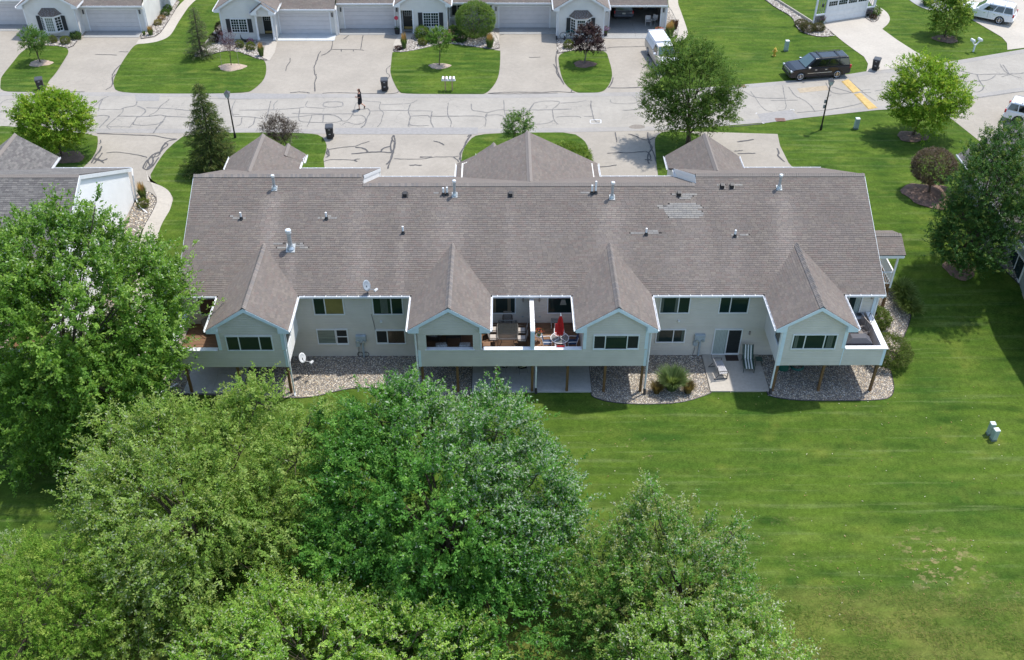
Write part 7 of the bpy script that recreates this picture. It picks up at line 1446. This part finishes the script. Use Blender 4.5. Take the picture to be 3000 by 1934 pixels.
for sx in (-1, 1):
    for sy in (-1, 1): MB().box(sx*.19-.02, sx*.19+.02, sy*.19-.02, sy*.19+.02, 0, .4).build('leg', DECKW, t)
# right half: round table, red umbrella, navy chairs
TC = (3.36, 46.75); t = thing('round_table', 'round white-framed glass table with the closed red umbrella through it', 'table', (*TC, ZD)); a = np.linspace(0, 2*PI, 29)
MB().cyl((0, 0, .69), (0, 0, .70), .53, 28).build('glass_top', FG_, t); MB().tube([(.54*math.cos(k), .54*math.sin(k), .70) for k in a], .022, 6).build('table_rim', ALUW, t)
for k in range(4): an = PI/4+k*PI/2; MB().tube([(.42*math.cos(an), .42*math.sin(an), 0), (.30*math.cos(an), .30*math.sin(an), .4), (.5*math.cos(an), .5*math.sin(an), .69)], .018, 6).build('leg', ALUW, t); MB().bar((.04*math.cos(an), .04*math.sin(an), .712), (.53*math.cos(an), .53*math.sin(an), .712), .03, .012).build('spoke', ALUW, t)
u = thing('patio_umbrella', 'closed red patio umbrella standing in the round table', 'umbrella', (*TC, ZD)); MB().cyl((0, 0, 0), (0, 0, 2.5), .02, 8).build('pole', BRONZE, u)
V = []; nf = 16
for z, rr in ((1.0, .20), (1.25, .24), (1.7, .20), (2.1, .13), (2.38, .05)):
    for k in range(nf*2): rad = rr*(1 if k % 2 else .72); V.append((rad*math.cos(PI*k/nf), rad*math.sin(PI*k/nf), z+(.06*math.sin(k*1.3) if z == 1. else 0)))
MB().add(V, [(i*2*nf+k, i*2*nf+(k+1) % (2*nf), (i+1)*2*nf+(k+1) % (2*nf), (i+1)*2*nf+k) for i in range(4) for k in range(2*nf)]+[tuple(4*2*nf+k for k in range(2*nf))]).build('canopy', REDF, u); MB().lathe([(.05, 2.37), (.03, 2.44), (.02, 2.52)], (0, 0, 0), 8).build('finial', ALUW, u); MB().tube([(.21*math.cos(k), .21*math.sin(k), 1.35) for k in a], .015, 5).build('tie', REDF, u)
for x, y, rz, lab, sl in ((2.62, 46.7, 0, 'white chair with navy sling left of the round table', BLUEF), (4.12, 46.72, PI, 'white chair with navy sling right of the round table', BLUEF), (3.36, 47.5, -PI/2, 'white chair with red sling behind the umbrella', REDF), (3.36, 46.08, PI/2, 'white chair with red striped seat before the round table', REDF)): chair(lab, (x, y), rz, ALUW, sl, None, 'white framed chairs round the umbrella table', back=.92)
t = thing('side_table', 'small white side table against the wall behind the umbrella', 'table', (3.2, 48.75, ZD)); MB().box(-.28, .28, -.22, .22, .43, .455).build('table_top', M('frosted_glass', (.24, .26, .26)), t)
for sx in (-1, 1):
    for sy in (-1, 1): MB().cyl((sx*.26, sy*.2, 0), (sx*.26, sy*.2, .43), .015, 6).build('leg', ALUW, t)
def blossoms(root, c, r, n, cols, leafc, seed, ll=.06, flat=.7):
    rg = np.random.default_rng(seed)
    foliage('foliage', root, [(c[0], c[1], c[2], r, r, r*.6)], 40, r*.5, 8, ll*1.2, ll*.6, [leafc, tuple(1.5*x for x in leafc)], seed, shell=.4, cull=False)
    d = unit(rg.normal(size=(n, 3))); d[:, 2] = np.abs(d[:, 2]); p = np.array(c)+d*np.array([r, r, r*.75])*rg.uniform(.85, 1.15, (n, 1)); ax = unit(rg.normal(size=(n, 3))); cl = np.array(cols)[rg.integers(0, len(cols), n)]*rg.uniform(.8, 1.2, (n, 1))
    V, F, C = leaves(p, ax, unit(d+rg.normal(0, .4, d.shape)), np.full(n, ll), np.full(n, ll*.9), cl, rg); mesh_np('blossoms', V, F, PETAL, root, C, world=True)
def pot(root, c, r, h, mat=BLACKP): MB().lathe([(r*.7, 0), (r*.95, h*.9), (r, h), (r*.85, h), (r*.8, h*.85)], c, 14).build('pot', mat, root, True)
RED2 = [(.62, .04, .02), (.6, .12, .05), (.55, .05, .08)]
t = thing('plant_stand', 'white stand with splayed legs by the privacy wall', 'stand', (2.15, 47.3, ZD)); MB().lathe([(.2, .42), (.22, .45), (.22, .47)], (0, 0, 0), 14).build('tray', ALUW, t)
for k in range(4): an = k*PI/2+.4; MB().tube([(.24*math.cos(an), .24*math.sin(an), 0), (.05*math.cos(an), .05*math.sin(an), .25), (.17*math.cos(an), .17*math.sin(an), .45)], .014, 5).build('leg', ALUW, t)
def flowers(label, c, r, n, cols, leafc, seed, ph=.3, pr=None, z=0., mat=BLACKP):
    t = thing('potted_flowers', label, 'flowers', (c[0], c[1], z)); pot(t, (c[0], c[1], z), pr or r*.6, ph, mat); blossoms(t, (c[0], c[1], z+ph+r*.25), r, n, cols, leafc, seed, ll=max(.05, r*.2)); return t
GL_ = (.06, .12, .025)
flowers('potted red and orange geraniums on the white stand', (2.15, 47.3), .26, 90, RED2, GL_, 200, .2, z=ZD+.47, mat=GREENP); flowers('potted pink and red flowers at the foot of the privacy wall', (2.2, 46.15), .26, 40, [(.6, .1, .12), (.65, .3, .3)], GL_, 201, .22, z=ZD, mat=GREENP)
# cushions in the open sunroom
PAT = M('patterned_cushion', (.40, .39, .37), .9, .45, 14, var2=.2, scale2=30)
t = thing('wicker_armchair', 'dark wicker armchair with patterned cushions in the open sunroom', 'armchair', (-4.25, 47.7, ZD), -.2)
MB().box(-.4, .4, -.4, .4, .05, .32).build('base', BRONZE, t, bevel=.03); MB().box(-.36, .36, -.36, .36, .32, .46).build('seat_cushion', PAT, t, bevel=.05); MB().add([(-.36, .26, .44), (.36, .26, .44), (.36, .42, .44), (-.36, .42, .44), (-.33, .42, 1.0), (.33, .42, 1.0), (.33, .54, 1.0), (-.33, .54, 1.0)], BOXF).build('back_cushion', PAT, t, bevel=.05)
for s in (-1, 1): MB().box(s*.42-.05, s*.42+.05, -.4, .45, .05, .6).build('arm', BRONZE, t, bevel=.02)
for x, y, rz, lab in ((-3.7, 46.35, .15, 'dark wicker chair with a patterned cushion at the sunroom sill, left one'), (-2.3, 46.35, 0, 'dark wicker chair with a patterned cushion at the sunroom sill, right one')):
    t = thing('wicker_chair', lab, 'armchair', (x, y, ZD), rz, 'wicker chairs at the sunroom sill'); MB().box(-.38, .38, -.3, .35, .05, .34).build('base', BRONZE, t, bevel=.03); MB().box(-.32, .32, -.28, .3, .34, .48).build('seat_cushion', PAT, t, bevel=.05); MB().box(-.32, .32, -.42, -.26, .40, .78).build('back_cushion', PAT, t, bevel=.05)
t = thing('coffee_table', 'low dark slatted table in the open sunroom', 'table', (-3.0, 47.4, ZD)); MB().box(-.45, .45, -.25, .25, .38, .42).build('table_top', BRONZE, t)
for sx in (-1, 1):
    for sy in (-1, 1): MB().box(sx*.42-.02, sx*.42+.02, sy*.22-.02, sy*.22+.02, 0, .38).build('leg', BRONZE, t)
chair('shaded reclining chair in the left corner of the left deck', (-17.9, 48.2), -.7, BRONZE, PUTTY, None)
# right deck
RK = M('weathered_rocker', (.26, .23, .21), .8, .2, 8)
chair('weathered slatted rocking chair at the deck rail, nearer one', (21.75, 47.55), .3+PI, RK, RK, None, 'rocking chairs on the right deck', slats=True, rocker=True, name='rocking_chair', back=1.05); chair('weathered slatted rocking chair beside the small table, farther one', (21.6, 48.15), .2+PI, RK, RK, None, 'rocking chairs on the right deck', slats=True, rocker=True, name='rocking_chair', back=1.05)
MB().box(-.15, .05, -.1, .1, .43, .45).build('tmp', REDF).name = 'red_cloth'; tag(bpy.data.objects['red_cloth'], 'small red cloth lying on a rocking chair', 'cloth').location = (21.65, 48.15, ZD)
t = thing('bistro_table', 'square grey table with a black dish on the right deck', 'table', (21.75, 48.8, ZD)); MB().box(-.42, .42, -.33, .33, .70, .74).build('table_top', M('grey_stone_top', (.33, .34, .36), .5, .3, 5), t)
for sx in (-1, 1):
    for sy in (-1, 1): MB().box(sx*.38-.02, sx*.38+.02, sy*.29-.02, sy*.29+.02, 0, .7).build('leg', BRONZE, t)
t = tag(MB().lathe([(.06, 0), (.15, .05), (.16, .07), (.12, .06), (.02, .02)], (0, 0, 0), 14).build('black_dish', BLACKP), 'black dish on the square grey table', 'dish'); t.location = (21.85, 48.85, ZD+.74)
t = thing('covered_grill', 'barbecue grill under a faceted dark grey cover on the right deck', 'grill', (21.1, 46.45, ZD)); GC = M('grill_cover', (.075, .075, .085), .7, .08)
MB().add([(-.72, -.33, .05), (.72, -.33, .05), (.72, .33, .05), (-.72, .33, .05), (-.80, -.36, .72), (.80, -.36, .72), (.80, .36, .72), (-.80, .36, .72)], BOXF).build('cover_skirt', GC, t, bevel=.02)
MB().add([(-.80, -.36, .72), (.80, -.36, .72), (.80, .36, .72), (-.80, .36, .72), (-.42, -.16, 1.0), (.42, -.16, 1.0), (.45, .26, 1.02), (-.45, .26, 1.02)], BOXF).build('cover_top', GC, t, bevel=.02)
t = thing('folded_chair', 'empty metal frame leaning on the deck rail', 'chair', (22.28, 48.25, ZD)); MB().tube([(0, -.25, .3), (.1, -.25, 1.12), (.1, .3, 1.12), (0, .3, .3), (0, -.25, .3)], .02, 6).build('frame', BRONZE, t)
# patio on the right
t = thing('glider_bench', 'grey slatted glider bench on the sunlit patio', 'bench', (13.25, 47.3, ZB+.08), math.radians(8)); GB = M('bench_grey', (.40, .40, .42), .5, .1)
for i in range(5): MB().box(-.05+i*.11, .04+i*.11, -.62, .62, .42, .445).build('seat_slat', GB, t)
for i in range(6): MB().bar((-.12-i*.025, -.62, .50+i*.085), (-.12-i*.025, .62, .50+i*.085), .018, .07).build('back_slat', GB, t)
for s in (-1, 1): MB().tube([(.45, s*.64, .03), (.45, s*.64, .62), (.1, s*.65, .66), (-.2, s*.65, .64)], .028, 6).build('arm_frame', DARKGREY, t); MB().tube([(.5, s*.6, .03), (-.35, s*.6, .03), (-.1, s*.6, .3), (.3, s*.6, .3), (.5, s*.6, .03)], .022, 6).build('glider_base', DARKGREY, t); MB().bar((-.1, s*.62, .44), (-.28, s*.62, 1.0), .04, .05).build('back_post', DARKGREY, t)
t = thing('chaise_lounge', 'green and white striped lounge chair against the patio wall', 'lounge chair', (15.28, 48.0, ZB+.08), math.radians(-4)); WS = M('stripe_white', (.62, .63, .6), .8, .05)
for i in range(7):
    m = WS if i % 2 else GREENP; x0 = -.30+i*.086
    MB().add([(x0, -.75, .36), (x0+.086, -.75, .36), (x0+.086, .15, .42), (x0, .15, .42), (x0, -.75, .41), (x0+.086, -.75, .41), (x0+.086, .15, .48), (x0, .15, .48)], BOXF).build('seat_stripe', m, t); MB().add([(x0, .15, .42), (x0+.086, .15, .42), (x0+.086, .72, 1.12), (x0, .72, 1.12), (x0, .11, .48), (x0+.086, .11, .48), (x0+.086, .66, 1.16), (x0, .66, 1.16)], BOXF).build('back_stripe', m, t)
for s in (-1, 1): MB().tube([(s*.33, -.7, 0), (s*.33, -.72, .36), (s*.33, .2, .42), (s*.33, .75, 1.14)], .018, 6).build('side_rail', GREENP, t); MB().tube([(s*.33, .45, 0), (s*.34, .2, .40), (s*.34, -.2, .62), (s*.34, .3, .64)], .016, 6).build('arm_frame', GREENP, t)
t = thing('garden_stool', 'small dark green folding stool beside the striped lounge chair', 'stool', (16.0, 48.15, ZB+.08)); MB().tube([(-.2, -.2, .42), (.2, -.2, .42), (.2, .2, .42), (-.2, .2, .42), (-.2, -.2, .42)], .016, 5).build('top_frame', GREENP, t); MB().box(-.18, .18, -.18, .18, .41, .42).build('top_mesh', M('mesh_green', (.04, .075, .06), .7), t)
for sx in (-1, 1): MB().tube([(sx*.2, -.25, 0), (sx*.2, .2, .42)], .014, 5).build('leg', GREENP, t); MB().tube([(sx*.2, .25, 0), (sx*.2, -.2, .42)], .014, 5).build('leg', GREENP, t)
tag(MB().box(14.05, 14.85, 48.45, 49.0, ZB+.082, ZB+.10).build('door_mat', M('mat_brown', (.045, .03, .025), .95, .2, 20)), 'dark brown door mat at the patio door', 'mat')
# satellite dishes
def dish(label, base, top, aim, r, mat):
    base, top = np.array(base, float), np.array(top, float); t = thing('satellite_dish', label, 'satellite dish', tuple(base)); T_ = top-base
    MB().tube([(0, 0, 0), T_*.6, T_], .022, 6).build('mast', DARKGREY, t); f = unit(np.array(aim, float)); a = np.cross(f, (0, 0, 1)); a /= np.linalg.norm(a); b = np.cross(a, f)
    V = [T_-f*.06]; nr = 20
    for k, (rr, d) in enumerate(((.35, -.052), (.7, -.03), (1., .0))): V += [T_+f*d+(a*math.cos(q)*rr*r*.85+b*math.sin(q)*rr*r) for q in np.linspace(0, 2*PI, nr+1)[:-1]]
    F = [(0, 1+i, 1+(i+1) % nr) for i in range(nr)]+[(1+k*nr+i, 1+(k+1)*nr+i, 1+(k+1)*nr+(i+1) % nr, 1+k*nr+(i+1) % nr) for k in range(2) for i in range(nr)]
    o = MB().add(V, F).build('reflector', mat, t, smooth=True); so_ = o.modifiers.new('thick', 'SOLIDIFY'); so_.thickness = .015
    e = T_+f*.62-b*.30; MB().tube([T_-b*r*.6-f*.02, e], .016, 5).build('feed_arm', mat, t); MB().obox(e, f*.05, a*.13, b*.05).build('feed_horn', WHITE, t)
q = rp(1077, 860); dish('grey satellite dish with its arm pointing right, on the roof edge', q, q+np.array([0, -.05, .62]), (.80, -.5, .38), .36, M('dish_grey', (.30, .34, .38), .4, .05)); dish('white satellite dish on a pole in the gravel beside the left sunroom', (-12.05, 47.15, ZB), (-12.3, 47.3, -1.1), (.85, -.45, .35), .34, WHITE)
# under the middle decks, seen between the posts
for x, y, rz, lab in ((-.9, 47.9, 0, 'dark chair under the deck, leftmost'), (.05, 47.6, -.5, 'dark chair under the deck, second from left'), (1.15, 47.5, PI+.3, 'dark chair under the deck, right one')): chair(lab, (x, y), rz, ALLOY, BLACKC, None, 'chairs stored under the deck', z=ZB+.08)
t = thing('rolling_edger', 'lawn edger on a small wheel leaning under the deck', 'tool', (-.05, 46.0, ZB+.08)); MB().cyl((-.04, 0, .14), (.04, 0, .14), .14, 16).build('wheel', RUBBER, t); MB().cyl((-.06, 0, .14), (.06, 0, .14), .07, 12).build('hub', ALLOY, t); MB().tube([(-.08, 0, .14), (-.12, .3, 1.2)], .014, 6).build('handle', DARKGREY, t)
t = thing('hose_reel', 'green garden hose coil under the right deck', 'hose', (18.4, 47.9, ZB)); a2 = np.linspace(0, 10*PI, 60); MB().tube([(.42*math.cos(k)*(1-.004*k), .42*math.sin(k)*(1-.004*k), .05+.012*k*.3) for k in a2], .03, 5).build('coil', M('hose_teal', (.02, .12, .10), .5), t)
tag(MB().lathe([(.34, 0), (.36, .1), (.3, .42), (.05, .5)], (0, 0, 0), 14).build('green_tub', M('tub_green', (.01, .09, .06), .5)), 'dark green tub half hidden under the right deck', 'tub').location = (17.5, 47.8, ZB)
m = MB(); m.bar((-21.2, 44.9, ZB+.3), (-19.95, 46.4, ZB+.12), .08, .06); tag(m.build('drain_pipe', ALUW), 'white drain pipe lying on the gravel at the left corner', 'pipe')
# flowers and oddments by the far row
MAG = [(.5, .04, .30), (.42, .03, .33), (.55, .12, .36)]
pp = lambda o, s, x, y: G(o[0]+x/s, o[1]+y/s, 0)
flowers('magenta flowers before the first gable', pp((380, 0), 5.9225, 2095, 765), .34, 110, MAG, GL_, 210, .2); flowers('purple petunias in a black pot at the open garage', pp((1400, 0), 3.853, 1442, 405), .36, 140, [(.22, .02, .30), (.40, .12, .38), (.5, .3, .45)], GL_, 211, .55, .2, .0); flowers('coral flowers at the right jamb of the open garage', pp((1400, 0), 3.853, 2050, 400), .48, 170, [(.66, .10, .09), (.7, .2, .18)], GL_, 212, .3, .3); flowers('black pot with a red round ornament at the second porch', pp((1150, 0), 6.417, 88, 640), .25, 8, [(.05, .09, .03)], GL_, 213, .55, .28, .0)
c = pp((1150, 0), 6.417, 88, 620); t = thing('garden_ornament', 'red disc on a stake above the black pot by the second porch', 'ornament', (c[0], c[1], .5)); MB().cyl((0, 0, 0), (0, 0, .95), .012, 5).build('stake', DARKGREY, t); MB().cyl((0, -.015, 1.0), (0, .015, 1.0), .2, 14).build('disc', M('red_disc', (.5, .04, .08), .4), t)
flowers('purple flowers at the left stone pier of the slate grey garage', pp((2240, 0), 4.778, 765, 330), .5, 90, [(.12, .04, .14), (.3, .06, .2)], (.05, .08, .025), 214, .3, .3); flowers('dark purple flowers at the right stone pier of the slate grey garage', pp((2240, 0), 4.778, 1425, 225), .45, 80, [(.10, .04, .13), (.18, .06, .18)], (.045, .06, .03), 215, .3, .3)
o = flowers('purple flower basket on the side porch of the townhouse', (24.6, 54.3), .26, 80, MAG, GL_, 216, .25, z=-.05)
for s, lab, x in ((0, 'white plastic chair in the open garage, left one', 14.45), (1, 'white plastic chair in the open garage, right one', 15.05)): chair(lab, (x, 97.3+.25*s), -PI/2-.6*s, M('white_plastic', (.62, .60, .58), .4, .03), M('white_plastic', (.62, .60, .58)), None, 'white plastic chairs in the open garage', z=.045, name='plastic_chair', back=.85)
t = thing('bicycle', 'bicycle leaning at the gable wall behind the plum tree', 'bicycle', (6.35, 93.65, .1), 0)
for x in (-.5, .5): MB().tube([(x+.33*math.cos(k), 0, .34+.33*math.sin(k)) for k in np.linspace(0, 2*PI, 19)], .022, 5).build('wheel', RUBBER, t)
TEAL = M('bike_teal', (.02, .16, .18), .4); m = MB()
for p_, q_ in (((-.5, 0, .34), (-.15, 0, .8)), ((-.5, 0, .34), (0, 0, .32)), ((-.15, 0, .8), (0, 0, .32)), ((0, 0, .32), (.4, 0, .82)), ((-.15, 0, .8), (.4, 0, .85)), ((.5, 0, .34), (.38, 0, .95))): m.cyl(p_, q_, .02, 6)
m.build('frame', TEAL, t); MB().bar((.38, -.25, .98), (.38, .25, .98), .03, .03).build('handlebar', DARKGREY, t); MB().box(-.28, -.05, -.06, .06, .86, .91).build('saddle', BLACKP, t, bevel=.02)
t = thing('garden_bollard', 'black path light post left of the bicycle', 'path light', (*pp((1400, 0), 3.853, 980, 460)[:2], .04)); MB().cyl((0, 0, 0), (0, 0, .5), .06, 8).build('post', BLACKP, t); MB().cyl((0, 0, .5), (0, 0, .6), .075, 10).build('cap', WHITE, t)
c = pp((380, 0), 5.9225, 1985, 740); t = thing('garden_statue', 'black heron-like garden ornament by the first gable wall', 'ornament', (c[0], c[1], .04)); MB().tube([(-.25, 0, .75), (-.22, 0, .45), (-.1, 0, .22), (.15, 0, .16), (.32, 0, .1)], [.02, .05, .12, .12, .04], 7).build('figure', BLACKP, t)
